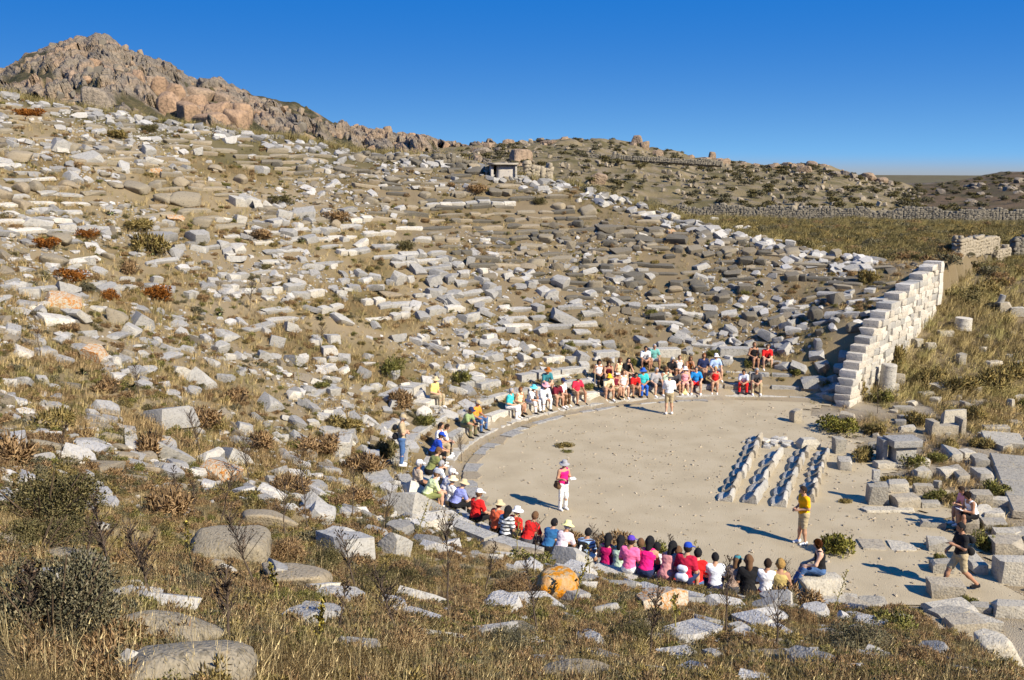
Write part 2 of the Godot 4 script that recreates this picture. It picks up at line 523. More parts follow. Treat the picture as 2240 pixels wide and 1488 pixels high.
	for k in 44:
		var xc := rg.randf_range(-10.0, 104.0)
		var t := rg.randf_range(0.8, 1.0) if k < 42 else rg.randf_range(0.2, 0.8)
		var p := ridge_y(pasture, t, xc)
		var s := rg.randf_range(0.8, 2.4)
		var o := put("rock", shapes[k % 10], M[["cliff_tan", "cliff_grey", "cliff_tan"][k % 3]], lower)
		o.transform = Transform3D(Basis(Vector3.UP, rg.randf() * TAU) * Basis.from_scale(Vector3(s * rg.randf_range(1.0, 2.0), s * 0.8, s)), p + Vector3(0, s * 0.1, 0))
	for f in [[32.5, 0.97, 3.6, 4.2], [34.5, 0.95, 3.0, 3.2], [52.0, 1.0, 2.2, 4.0], [50.8, 0.98, 3.4, 1.8], [53.6, 0.98, 3.0, 1.6], [78.0, 0.97, 4.0, 2.2], [81.0, 0.98, 3.0, 1.8], [93.0, 0.93, 4.5, 2.6], [96.5, 0.92, 4.0, 2.0], [2.0, 0.55, 5.0, 4.0]]:
		var p := ridge_y(pasture, f[1], f[0])
		var o := put("rock", domes[int(f[0]) % 10], M.cliff_tan, lower)
		o.transform = Transform3D(Basis(Vector3.UP, f[0]) * Basis.from_scale(Vector3(f[2], f[3], f[2]) * 0.8), p + Vector3(0, f[3] * 0.15, 0))
	bits = []
	for k in 700:
		var xc := rg.randf_range(-14.0, 108.0)
		var t := pow(rg.randf(), 0.8)
		bits.append([ridge_y(pasture, t, xc) + Vector3(0, -0.1, 0), rg.randf_range(0.25, 0.7), Color(0.33, 0.285, 0.22) * rg.randf_range(0.6, 1.3)])
	clad("pasture_stones", bits, lower, shapes, rg)
	scrub(pasture, lower, rg, 460, -14.0, 108.0)
	# brown slope on the right and the distant ridge behind it
	var right := {"deep": 290.0, "foot": 126.0, "low": 3.4, "power": 1.0, "back": 200.0, "drop": 25.0, "crest": [[70, 1], [110.8, 4.2], [124.1, 5.4], [133.3, 6.6], [141.2, 8.0], [149.1, 9.0], [170.1, 9.7], [209.6, 12.3], [300, 16]]}
	m = sheet(180, 60, func(i: int, j: int):
		var p := ridge_y(right, 1.15 * j / 59.0, 70.0 + 230.0 * i / 179.0)
		return p + Vector3(0, n1.get_noise_2d(p.x * 0.6, p.z * 0.6) * 0.6 + n2.get_noise_2d(p.x, p.z) * 0.2, 0),
		func(p: Vector3): return Color(0.19, 0.13, 0.075).lerp(Color(0.12, 0.095, 0.05), clampf(0.5 + n3.get_noise_2d(p.x * 0.6, p.z * 0.4) * 2.0, 0.0, 1.0)))
	var slope := put("hill", m, M.hillside)
	tag(slope, "", "", "", "structure")
	for k in 22:
		var p := ridge_y(right, rg.randf_range(0.25, 0.7), rg.randf_range(118.0, 152.0))
		var s := rg.randf_range(0.6, 1.8)
		var o := put("rock", shapes[k % 10], M.cliff_grey, slope)
		o.transform = Transform3D(Basis(Vector3.UP, rg.randf() * TAU) * Basis.from_scale(Vector3(s * 1.4, s * 0.8, s)), p + Vector3(0, s * 0.15, 0))
	scrub(right, slope, rg, 240, 100.0, 165.0)
	var far := {"deep": 900.0, "foot": 420.0, "low": -14.0, "power": 1.3, "back": 500.0, "drop": 30.0, "crest": [[150, -14], [240, -9.4], [322.6, -7.0], [363.9, -6.2], [388.6, -4.7], [405.1, -4.0], [425.3, 1.4], [441.6, 4.7], [462.2, 4.3], [498.8, 9], [569.8, 2], [694.3, -2]]}
	m = sheet(260, 60, func(i: int, j: int):
		var p := ridge_y(far, 1.1 * j / 59.0, 150.0 + 540.0 * i / 259.0)
		return p + Vector3(0, pow(clampf(crag.get_noise_3d(p.x * 0.3, p.y, p.z * 0.2) + 1.0, 0.0, 1.0), 0.5) * 2.5 - 1.5, 0),
		func(p: Vector3): return Color(0.25, 0.22, 0.19).lerp(Color(0.14, 0.13, 0.09), clampf(0.5 + n3.get_noise_2d(p.x * 0.25, p.z * 0.1) * 1.8, 0.0, 1.0)))
	tag(put("hill", m, M.cliff), "", "", "", "structure")

# stones too small to pick apart, spread over a hillside
func clad(called: String, bits: Array, parent: Node, shapes: Array, rg: RandomNumberGenerator) -> void:
	for v in 3:
		var mul := MultiMesh.new()
		mul.transform_format = MultiMesh.TRANSFORM_3D
		mul.use_colors = true
		mul.mesh = broken_mesh(950 + v, 8, 0.35)
		var mine := bits.slice(v * bits.size() / 3, (v + 1) * bits.size() / 3)
		mul.instance_count = mine.size()
		for i in mine.size():
			var s: float = mine[i][1]
			mul.set_instance_transform(i, Transform3D(Basis(Vector3.UP, rg.randf() * TAU) * Basis(Vector3.RIGHT, rg.randf_range(-0.5, 0.5)) * Basis.from_scale(Vector3(s * rg.randf_range(0.8, 1.6), s * rg.randf_range(0.8, 1.5), s)), mine[i][0] + Vector3(0, s * 0.02, 0)))
			mul.set_instance_color(i, mine[i][2])
		var o := MultiMeshInstance3D.new()
		o.name = called
		o.multimesh = mul
		o.material_override = M.stuff_granite
		tag(o, "", "", "", "stuff")
		parent.add_child(o, true)

func scrub(land: Dictionary, parent: Node, rg: RandomNumberGenerator, n: int, x0: float, x1: float) -> void:
	for look in ["olive", "grey"]:
		var mul := MultiMesh.new()
		mul.transform_format = MultiMesh.TRANSFORM_3D
		mul.mesh = bush_mesh(5, look, 260, 0.10)
		mul.instance_count = n / 2
		for i in n / 2:
			var s := rg.randf_range(0.8, 2.4)
			mul.set_instance_transform(i, Transform3D(Basis(Vector3.UP, rg.randf() * TAU) * Basis.from_scale(Vector3(s, s * 0.7, s)), ridge_y(land, pow(rg.randf(), 0.8), rg.randf_range(x0, x1)) + Vector3(0, 0.1, 0)))
		var o := MultiMeshInstance3D.new()
		o.name = "scrub"
		o.multimesh = mul
		o.material_override = M.veg
		tag(o, "", "", "", "stuff")
		parent.add_child(o, true)

# ---------------------------------------------------------------- shapes
# A weathered stone: the meeting of a few planes (six sides and some broken corners), edges rounded more for a small `edge`.
func stone_mesh(sd: int, n: int, edge: float, half := Vector3(0.5, 0.5, 0.5), cuts := 4, skew := 0.14) -> ArrayMesh:
	var rg := RandomNumberGenerator.new()
	rg.seed = sd * 7919 + 13
	var planes: Array[Vector3] = []
	for k in 6:
		var a := Vector3.ZERO
		a[k / 2] = 1.0 if k % 2 == 0 else -1.0
		a = (a + Vector3(rg.randf_range(-1, 1), rg.randf_range(-1, 1), rg.randf_range(-1, 1)) * skew).normalized()
		planes.append(a / rg.randf_range(0.86, 1.0))
	for k in cuts:
		var a := Vector3(rg.randf_range(-1, 1), rg.randf_range(-0.6, 1), rg.randf_range(-1, 1))
		if a.length() < 0.3:
			continue
		planes.append(a.normalized() / rg.randf_range(0.88, 1.22))
	var bumps := FastNoiseLite.new()
	bumps.seed = sd
	bumps.frequency = 1.6
	bumps.fractal_octaves = 2
	var v := PackedVector3Array()
	var nn := PackedVector3Array()
	var idx := PackedInt32Array()
	for face in 6:
		var first := v.size()
		var ax := face / 2
		for j in n + 1:
			for i in n + 1:
				var d := Vector3.ZERO
				d[ax] = 1.0 if face % 2 == 0 else -1.0
				d[(ax + 1) % 3] = tan((2.0 * i / n - 1.0) * PI / 4.0)
				d[(ax + 2) % 3] = tan((2.0 * j / n - 1.0) * PI / 4.0)
				d = d.normalized()
				var total := 0.0
				var g := Vector3.ZERO
				for p in planes:
					var q := d.dot(p)
					if q > 0.25:
						var w := pow(q, edge - 1.0)
						total += w * q
						g += p * w
				var r := pow(total, -1.0 / edge) * (1.0 + bumps.get_noise_3dv(d * 1.3) * 0.07)
				v.append(d * r * half)
				nn.append((g / half).normalized())
		for j in n:
			for i in n:
				var a := first + j * (n + 1) + i
				if face % 2 == 0:
					idx.append_array([a, a + n + 1, a + 1, a + 1, a + n + 1, a + n + 2])
				else:
					idx.append_array([a, a + 1, a + n + 1, a + 1, a + n + 2, a + n + 1])
	return arrays_mesh(v, nn, idx)

func arrays_mesh(v: PackedVector3Array, nn, idx: PackedInt32Array, cs = null) -> ArrayMesh:
	var arr := []
	arr.resize(Mesh.ARRAY_MAX)
	arr[Mesh.ARRAY_VERTEX] = v
	if nn != null:
		arr[Mesh.ARRAY_NORMAL] = nn
	arr[Mesh.ARRAY_INDEX] = idx
	if cs != null:
		arr[Mesh.ARRAY_COLOR] = cs
	var m := ArrayMesh.new()
	m.add_surface_from_arrays(Mesh.PRIMITIVE_TRIANGLES, arr)
	return m

# upright prism over an outline (any turn), with a chamfered upper edge
func prism(outline: PackedVector2Array, y0: float, y1: float, bevel := 0.02) -> ArrayMesh:
	var st := SurfaceTool.new()
	st.begin(Mesh.PRIMITIVE_TRIANGLES)
	st.set_smooth_group(-1)
	if Geometry2D.is_polygon_clockwise(outline):
		outline.reverse()
	var inner := outline
	var grown := Geometry2D.offset_polygon(outline, -bevel)
	if grown.size() == 1 and grown[0].size() == outline.size():
		inner = grown[0]
		if Geometry2D.is_polygon_clockwise(inner):
			inner.reverse()
		var best := 0
		for k in inner.size():
			if inner[k].distance_to(outline[0]) < inner[best].distance_to(outline[0]):
				best = k
		inner = inner.slice(best) + inner.slice(0, best)
	else:
		bevel = 0.0
	var n := outline.size()
	var quad := func(a: Vector3, b: Vector3, c: Vector3, d: Vector3):
		for p in [a, b, c, a, c, d]:
			st.add_vertex(p)
	for k in n:
		var p := outline[k]
		var q := outline[(k + 1) % n]
		var pi := inner[k]
		var qi := inner[(k + 1) % n]
		quad.call(Vector3(p.x, y0, p.y), Vector3(q.x, y0, q.y), Vector3(q.x, y1 - bevel, q.y), Vector3(p.x, y1 - bevel, p.y))
		if bevel > 0.0:
			quad.call(Vector3(p.x, y1 - bevel, p.y), Vector3(q.x, y1 - bevel, q.y), Vector3(qi.x, y1, qi.y), Vector3(pi.x, y1, pi.y))
	var tri := Geometry2D.triangulate_polygon(inner)
	for k in range(0, tri.size(), 3):
		var a := inner[tri[k]]
		var b := inner[tri[k + 1]]
		var c := inner[tri[k + 2]]
		if (b - a).cross(c - a) < 0.0:
			var t := b
			b = c
			c = t
		for p in [a, b, c]:
			st.add_vertex(Vector3(p.x, y1, p.y))
	st.generate_normals()
	return st.commit()

func tube(st: SurfaceTool, a: Vector3, b: Vector3, ra: float, rb: float, sides := 5, color := Color.WHITE) -> void:
	var ax := (b - a).normalized()
	var u := ax.cross(Vector3.UP if absf(ax.y) < 0.9 else Vector3.RIGHT).normalized()
	var w := ax.cross(u)
	st.set_color(color)
	for k in sides:
		var p := TAU * k / sides
		var q := TAU * (k + 1) / sides
		var e := u * cos(p) + w * sin(p)
		var f := u * cos(q) + w * sin(q)
		for t in [[a, e, ra], [b, e, rb], [a, f, ra], [a, f, ra], [b, e, rb], [b, f, rb]]:
			st.set_normal(t[1])
			st.add_vertex(t[0] + t[1] * t[2])

func lathe(rings: Array, sides := 20) -> ArrayMesh:
	var st := SurfaceTool.new()
	st.begin(Mesh.PRIMITIVE_TRIANGLES)
	for j in rings.size() - 1:
		st.set_smooth_group(j)
		for k in sides:
			var p := TAU * k / sides
			var q := TAU * (k + 1) / sides
			var a := Vector3(cos(p) * rings[j][0], rings[j][1], sin(p) * rings[j][0])
			var b := Vector3(cos(q) * rings[j][0], rings[j][1], sin(q) * rings[j][0])
			var c := Vector3(cos(p) * rings[j + 1][0], rings[j + 1][1], sin(p) * rings[j + 1][0])
			var d := Vector3(cos(q) * rings[j + 1][0], rings[j + 1][1], sin(q) * rings[j + 1][0])
			for v in [a, b, c, b, d, c]:
				st.add_vertex(v)
	st.generate_normals()
	return st.commit()

# A broken block with flat faces: a box cut by further planes; every face gets a narrow worn edge by shrinking it a little.
func broken_mesh(sd: int, cuts: int, skew: float, reach := 0.55) -> ArrayMesh:
	var rg := RandomNumberGenerator.new()
	rg.seed = sd * 6151 + 7
	var faces := []
	for k in 6:
		var a := Vector3.ZERO
		a[k / 2] = 1.0 if k % 2 == 0 else -1.0
		var u := Vector3.ZERO
		u[(k / 2 + 1) % 3] = 1.0
		var w := a.cross(u)
		faces.append([a, [(a + u + w) * 0.8, (a - u + w) * 0.8, (a - u - w) * 0.8, (a + u - w) * 0.8]])
	var planes := []
	for k in 6:
		var a := Vector3.ZERO
		a[k / 2] = 1.0 if k % 2 == 0 else -1.0
		planes.append([(a + Vector3(rg.randf_range(-1, 1), rg.randf_range(-1, 1), rg.randf_range(-1, 1)) * skew).normalized(), reach * rg.randf_range(0.84, 0.96)])
	for k in cuts:
		var a := Vector3(rg.randf_range(-1, 1), rg.randf_range(-0.5, 1), rg.randf_range(-1, 1))
		if a.length() > 0.2:
			planes.append([a.normalized(), reach * rg.randf_range(0.92, 1.28)])
	# narrow facets along the edges, as wear leaves them
	for k in 5:
		var a := Vector3(rg.randi_range(-1, 1), rg.randi_range(-1, 1), rg.randi_range(-1, 1)) + Vector3(rg.randfn(), rg.randfn(), rg.randfn()) * 0.12
		if a.length() > 1.2:
			planes.append([a.normalized(), reach * 0.93 * a.length() / 1.06])
	for pl in planes:
		var n: Vector3 = pl[0]
		var d: float = pl[1]
		var kept := []
		var rimp := []
		for f in faces:
			var poly: Array = f[1]
			var outp := []
			for i in poly.size():
				var p: Vector3 = poly[i]
				var q: Vector3 = poly[(i + 1) % poly.size()]
				var dp := n.dot(p) - d
				var dq := n.dot(q) - d
				if dp <= 0.0:
					outp.append(p)
				if (dp < 0.0 and dq > 0.0) or (dp > 0.0 and dq < 0.0):
					var x := p.lerp(q, dp / (dp - dq))
					outp.append(x)
					rimp.append(x)
			if outp.size() > 2:
				kept.append([f[0], outp])
		if rimp.size() > 2:
			var c := Vector3.ZERO
			for p in rimp:
				c += p
			c /= rimp.size()
			var u := (rimp[0] - c as Vector3).normalized()
			var w := n.cross(u)
			rimp.sort_custom(func(p, q): return atan2((p - c).dot(w), (p - c).dot(u)) < atan2((q - c).dot(w), (q - c).dot(u)))
			kept.append([n, rimp])
		faces = kept
	var v := PackedVector3Array()
	var nn := PackedVector3Array()
	var idx := PackedInt32Array()
	for f in faces:
		var first := v.size()
		var c := Vector3.ZERO
		for p in f[1]:
			c += p
		c /= f[1].size()
		for p in f[1]:
			v.append(p)
			nn.append((f[0] + (p - c).normalized() * 0.1).normalized())
		for i in range(1, f[1].size() - 1):
			var a: Vector3 = v[first]
			var b: Vector3 = v[first + i]
			var e: Vector3 = v[first + i + 1]
			if (b - a).cross(e - a).dot(f[0]) > 0.0:
				idx.append_array([first, first + i + 1, first + i])
			else:
				idx.append_array([first, first + i, first + i + 1])
	return arrays_mesh(v, nn, idx)

# ---------------------------------------------------------------- orchestra floor, kerb and lowest seats
func arc_block(r0: float, r1: float, a0: float, a1: float, jag := 0.0) -> PackedVector2Array:
	var mid := ring((r0 + r1) * 0.5, (a0 + a1) * 0.5)
	var out := PackedVector2Array()
	for q in [[r0, a0], [r0, (a0 + a1) * 0.5], [r0, a1], [r1, a1], [r1, (a0 + a1) * 0.5], [r1, a0]]:
		var j: float = rng.randf_range(-jag, jag) if q[0] == r0 else rng.randf_range(-0.02, 0.02)
		out.append(ring(q[0] + j, q[1]) - mid)
	return out

func block_at(called: String, parent: Node, r0: float, r1: float, a0: float, a1: float, y0: float, y1: float, m: Material, jag := 0.02, tilt := 0.02) -> MeshInstance3D:
	var mid := ring((r0 + r1) * 0.5, (a0 + a1) * 0.5)
	var o := put(called, prism(arc_block(r0, r1, a0, a1, jag), 0.0, y1 - y0, 0.03), m, parent)
	o.position = Vector3(mid.x, y0 + rng.randf_range(-0.015, 0.015), mid.y)
	o.rotation = Vector3(rng.randf_range(-tilt, tilt), 0, rng.randf_range(-tilt, tilt))
	return o

func make_orchestra() -> void:
	rng.seed = 101
	var outline := PackedVector2Array()
	for k in 180:
		outline.append(ring(FLOOR_R, TAU * k / 180.0))
	var st := SurfaceTool.new()
	st.begin(Mesh.PRIMITIVE_TRIANGLES)
	for j in 36:
		for k in 180:
			var r0 := FLOOR_R * j / 36.0
			var r1 := FLOOR_R * (j + 1) / 36.0
			var a := TAU * k / 180.0
			var b := TAU * (k + 1) / 180.0
			var c := ring(r0, a)
			if c.x > 13.8 + n2.get_noise_2d(c.x, c.y) * 2.0:
				continue
			for q in [[r0, a], [r1, a], [r1, b], [r0, a], [r1, b], [r0, b]]:
				var p := ring(q[0], q[1])
				st.set_normal(Vector3.UP)
				st.add_vertex(Vector3(p.x, 0.012 + n1.get_noise_2d(p.x * 1.5, p.y * 1.5) * 0.012, p.y))
	tag(put("orchestra_floor", st.commit(), M.floor), "", "", "", "structure")
	# broad irregular kerb slabs at the edge of the floor
	var kerb := base("orchestra_kerb", Vector3(0, 0, 0))
	tag(kerb, "ring of worn grey marble slabs edging the sandy orchestra floor", "kerb")
	var a := deg_to_rad(-146.0)
	while a < deg_to_rad(-8.0):
		var w := rng.randf_range(0.055, 0.11)
		var wide := 0.42 if a > deg_to_rad(-112.0) and a < deg_to_rad(-62.0) else 0.2
		block_at("slab", kerb, FLOOR_R - wide - rng.randf_range(-0.12, 0.12), FLOOR_R + 0.08, a + 0.004, a + w - 0.004, -0.08, 0.06, M[["marble0", "marble4", "granite2", "marble4"][rng.randi() % 4]], 0.13, 0.008)
		a += w
	# the step at the feet of the first row
	var step := base("foot_step", Vector3.ZERO)
	tag(step, "low curved marble step along the foot of the first seat row", "step")
	a = deg_to_rad(-168.0)
	while a < deg_to_rad(20.0):
		var w := rng.randf_range(0.08, 0.15)
		block_at("slab", step, 12.58, 13.16, a + 0.003, a + w - 0.003, -0.1, 0.12, M["marble%d" % [0, 1, 3][rng.randi() % 3]], 0.02, 0.006)
		a += w
	# lowest rows of seats
	var words := ["first", "second", "third", "fourth"]
	for k in 4:
		var row := base("seat_row", Vector3.ZERO)
		tag(row, "%s tier of pale marble seat blocks up from the orchestra floor" % words[k], "seat row", "curved tiers of seats")
		a = deg_to_rad(-170.0 if k == 0 else -150.0)
		var r0 := 13.12 + 0.93 * k
		while a < deg_to_rad(22.0):
			var w := rng.randf_range(0.07, 0.12)
			var here := rad_to_deg(a)
			var keep: float = 1.0 if k == 0 else [0, 0.6, 0.42, 0.3][k]
			if here > -152.0 and here < -112.0:
				keep *= 0.85 if k == 0 else 0.4
			if k == 0 and here > 8.0: keep = 0.7
			if rng.randf() < keep:
				var deep := 0.78 if rng.randf() < 0.6 else 0.5
				var gy := 0.12 + k * 0.43
				block_at("seat_block", row, r0 + rng.randf_range(-0.02, 0.05), r0 + deep, a + 0.004, a + w - 0.004, gy - 0.2, 0.5 + 0.43 * k, M["marble%d" % (rng.randi() % 4)] if here < -5.0 else M[["marble4", "marble0", "granite2"][rng.randi() % 3]], 0.03, 0.015)
			a += w
	# passage steps that climb between the seats
	for spec in [[-62.0, 5], [-33.0, 5], [3.0, 4]]:
		var t := base("stairway", Vector3.ZERO)
		tag(t, ["short flight of pale steps beside the turquoise and white visitors", "short flight of pale steps beside the seated man in red shirt and hat", "short flight of grey steps behind the girl in a red top"][[-62.0, -33.0, 3.0].find(spec[0])], "steps", "steps between the seats")
		for j in spec[1]:
			var ac := deg_to_rad(spec[0])
			block_at("tread", t, 13.02 + j * 0.45, 13.5 + j * 0.45, ac - 0.035, ac + 0.035, -0.02 + j * 0.2, 0.30 + j * 0.21, M["marble%d" % [1, 2, 0][j % 3]], 0.02, 0.01)

# ---------------------------------------------------------------- the far retaining wall
func make_retaining_wall() -> void:
	rng.seed = 202
	var a := Vector2(15.3, -44.2)
	var b := Vector2(23.7, -55.3)
	var along := (b - a).normalized()
	var turn := atan2(-along.y, along.x)
	var wall := base("retaining_wall", Vector3(a.x, 0, a.y), turn)
	tag(wall, "stepped white marble retaining wall at the end of the seating", "wall")
	var long := a.distance_to(b)
	var deep := 0.75
	for course in 19:
		var y := -0.35 + course * 0.325
		var x := 0.0
		# the crown of the wall climbs in steps from the orchestra to the far corner
		x = -0.1
		while x < long and wall_top(x + 0.3) < y + 0.325 + rng.randf_range(-0.12, 0.12):
			x += 0.12
		while x < long - 0.05:
			var w := minf(rng.randf_range(0.45, 1.1), long - x)
			if long - x - w < 0.4:
				w = long - x
			if y + 0.325 > 5.65:
				break
			var gx := a.x + along.x * (x + w * 0.5) + 0.5
			var gz := a.y + along.y * (x + w * 0.5)
			if y + 0.325 > outside(gx, gz) - 0.5:
				var out := rng.randf_range(-0.06, 0.07)
				var o := put("wall_block", stone(3000 + rng.randi() % 20, 6, 34.0, 1, 0.035), M[["wall_marble", "wall_marble1", "marble2", "marble1", "wall_marble1", "marble0"][rng.randi() % 6]], wall)
				o.transform = Transform3D(Basis.from_scale(Vector3(w * 1.04, 0.345, deep)) , Vector3(x + w * 0.5, y + 0.165, out))
			x += w
	# the pier at the far corner stands a little proud and higher
	for k in 4:
		var o := put("corner_block", stone(3020 + k, 5, 24.0, 1, 0.03), M.wall_marble, wall)
		o.transform = Transform3D(Basis.from_scale(Vector3(0.8, 0.62, 0.95)), Vector3(long + 0.25, 3.5 + k * 0.61, 0.05))

# ---------------------------------------------------------------- field walls and the small hut behind the seating
func wall_run(called: String, label: String, pts: Array, height: float, thick: float, size: float, m: Material, y_of: Callable) -> void:
	# dry-stone wall: a core and its face stones, joined because the stones are too small and far to pick apart
	var st := SurfaceTool.new()
	st.begin(Mesh.PRIMITIVE_TRIANGLES)
	var shapes := []
	for k in 5:
		shapes.append(stone_mesh(4000 + k, 2, 14.0, Vector3(0.55, 0.55, 0.55), 3, 0.2))
	for s in pts.size() - 1:
		var p: Vector2 = pts[s]
		var q: Vector2 = pts[s + 1]
		var n := int(p.distance_to(q) / (size * 0.85))
		var turn := atan2(-(q.y - p.y), q.x - p.x)
		var parts := maxi(1, int(p.distance_to(q) / 1.5))
		for i in parts:
			var c := p.lerp(q, (i + 0.5) / parts)
			st.append_from(shapes[i % 5], 0, Transform3D(Basis(Vector3.UP, turn) * Basis.from_scale(Vector3(p.distance_to(q) / parts * 1.15, height * 1.5, thick * 0.55)), Vector3(c.x, y_of.call(c.x, c.y) + height * 0.1, c.y)))
		n = int(n * 1.5)
		for i in n:
			var c := p.lerp(q, (i + rng.randf_range(0.1, 0.9)) / n)
			var y0: float = y_of.call(c.x, c.y)
			var hh := height * (1.0 + n2.get_noise_2d(c.x * 0.6, c.y * 0.6) * 0.5)
			var y := 0.0
			while y < hh:
				for side in [-1, 1]:
					var sc := Vector3(size * rng.randf_range(0.8, 1.5), size * rng.randf_range(0.6, 1.0), thick * 0.62)
					var off := Vector3(0, 0, side * thick * 0.25).rotated(Vector3.UP, turn)
					st.append_from(shapes[rng.randi() % 5], 0, Transform3D(Basis(Vector3.UP, turn + rng.randf_range(-0.2, 0.2)) * Basis.from_scale(sc), Vector3(c.x, y0 + y + rng.randf_range(0, 0.1), c.y) + off))
				y += size * 0.7
	var o := put(called, st.commit(), m)
	tag(o, label, "wall")

func make_field_walls() -> void:
	rng.seed = 303
	var g := func(x, z): return outside(x, z) - 0.1
	wall_run("field_wall", "long dark dry-stone wall across the scrubby field behind the theatre", [Vector2(21, -130), Vector2(34, -127), Vector2(46, -124.5), Vector2(56, -122), Vector2(66, -121), Vector2(84, -122)], 1.35, 0.8, 0.34, M.dark_wall, g)
	wall_run("field_wall", "low grey dry-stone wall climbing the pasture hill under the crest", [Vector2(8.5, -206), Vector2(17, -203), Vector2(28, -201), Vector2(42, -199)], 0.75, 0.7, 0.4, M.dark_wall, func(x, z): return 12.2 - absf(x - 20.0) * 0.06)
	wall_run("field_wall", "broken tan stone wall beside the dry grass behind the marble wall", [Vector2(28.3, -62.5), Vector2(31.5, -66.0), Vector2(35.0, -69.5)], 1.1, 0.6, 0.3, M.rubble_wall, func(x, z): return ground_y(x, z) - 0.1)
	wall_run("field_wall", "dark ruined wall corner in the grass by the picture's right edge".replace(" by the picture's right edge", " beyond the column drums"), [Vector2(35.6, -70), Vector2(39.0, -70.5), Vector2(44.0, -71.5)], 1.5, 0.6, 0.34, M.dark_wall, func(x, z): return ground_y(x, z) - 0.1)

func make_hut() -> void:
	rng.seed = 404
	# little shelter with a flat slab roof on the rim of the seating
	var at := ring(38.6, deg_to_rad(-16.6))
	var y := ground_y(at.x, at.y)
	var hut := base("stone_hut", Vector3(at.x, y - 0.75, at.y), 0.12)
	tag(hut, "small grey hut with a flat slab roof on the rim above the seats", "hut")
	for q in [["wall", -0.78, 0, 0.2, 1.3], ["wall", 0.78, 0, 0.2, 1.3], ["wall", 0, -0.6, 1.5, 0.2], ["wall", 0.1, 0.55, 1.1, 0.18]]:
		var o := put(q[0], stone_mesh(4100 + rng.randi() % 9, 5, 40.0, Vector3(0.5, 0.5, 0.5), 0, 0.015), M.hut_wall, hut)
		o.transform = Transform3D(Basis.from_scale(Vector3(q[3] * 1.1, 1.75, q[4] * 1.1)), Vector3(q[1], 0.75, q[2]))
	var roof := put("roof", stone_mesh(4120, 5, 40.0, Vector3(0.5, 0.5, 0.5), 0, 0.01), M.hut_roof, hut)
	roof.transform = Transform3D(Basis.from_scale(Vector3(2.3, 0.16, 1.9)), Vector3(0, 1.62, 0.1))
	var post := put("door_post", stone_mesh(4121, 4, 40.0, Vector3(0.5, 0.5, 0.5), 0, 0.01), M.marble1, hut)
	post.transform = Transform3D(Basis.from_scale(Vector3(0.14, 1.7, 0.14)), Vector3(0.86, 0.72, 0.75))
	wall_run("rubble_wall", "ruined pale rubble wall stump standing beside the small hut", [ring(38.4, deg_to_rad(-14.2)), ring(38.2, deg_to_rad(-11.6))], 1.4, 0.9, 0.34, M.rubble_wall, func(x, z): return ground_y(x, z) - 0.3)
	wall_run("rubble_wall", "low loose rubble wall along the rim of the seating", [ring(42.6, deg_to_rad(-30)), ring(41.4, deg_to_rad(-24)), ring(40.6, deg_to_rad(-18.5))], 0.55, 0.8, 0.45, M.granite1, func(x, z): return ground_y(x, z) - 0.3)

func make_pebbles() -> void:
	rng.seed = 111
	var mul := MultiMesh.new()
	mul.transform_format = MultiMesh.TRANSFORM_3D
	mul.use_colors = true
	mul.mesh = broken_mesh(77, 5, 0.3)
	mul.instance_count = 5200
	for i in 5200:
		var a := rng.randf() * TAU
		var p := ring(11.8 * sqrt(rng.randf()), a)
		if i > 3400:
			p = Vector2(rng.randf_range(11.0, 22.0), rng.randf_range(-44.0, -20.0))
		var s := lerpf(0.012, 0.07, pow(rng.randf(), 4.0))
		mul.set_instance_transform(i, Transform3D(Basis(Vector3.UP, rng.randf() * TAU) * Basis.from_scale(Vector3(s * 1.4, s * 0.7, s)), Vector3(p.x, ground_y(p.x, p.y) + 0.018 + s * 0.1, p.y)))
		mul.set_instance_color(i, Color(0.44, 0.38, 0.29) * rng.randf_range(0.8, 1.35))
	var o := MultiMeshInstance3D.new()
	o.name = "pebbles"
	o.multimesh = mul
	o.material_override = M.stuff_granite
	add_child(o)
	tag(o, "scattered pebbles and grit on the sandy orchestra floor", "pebbles", "", "stuff")

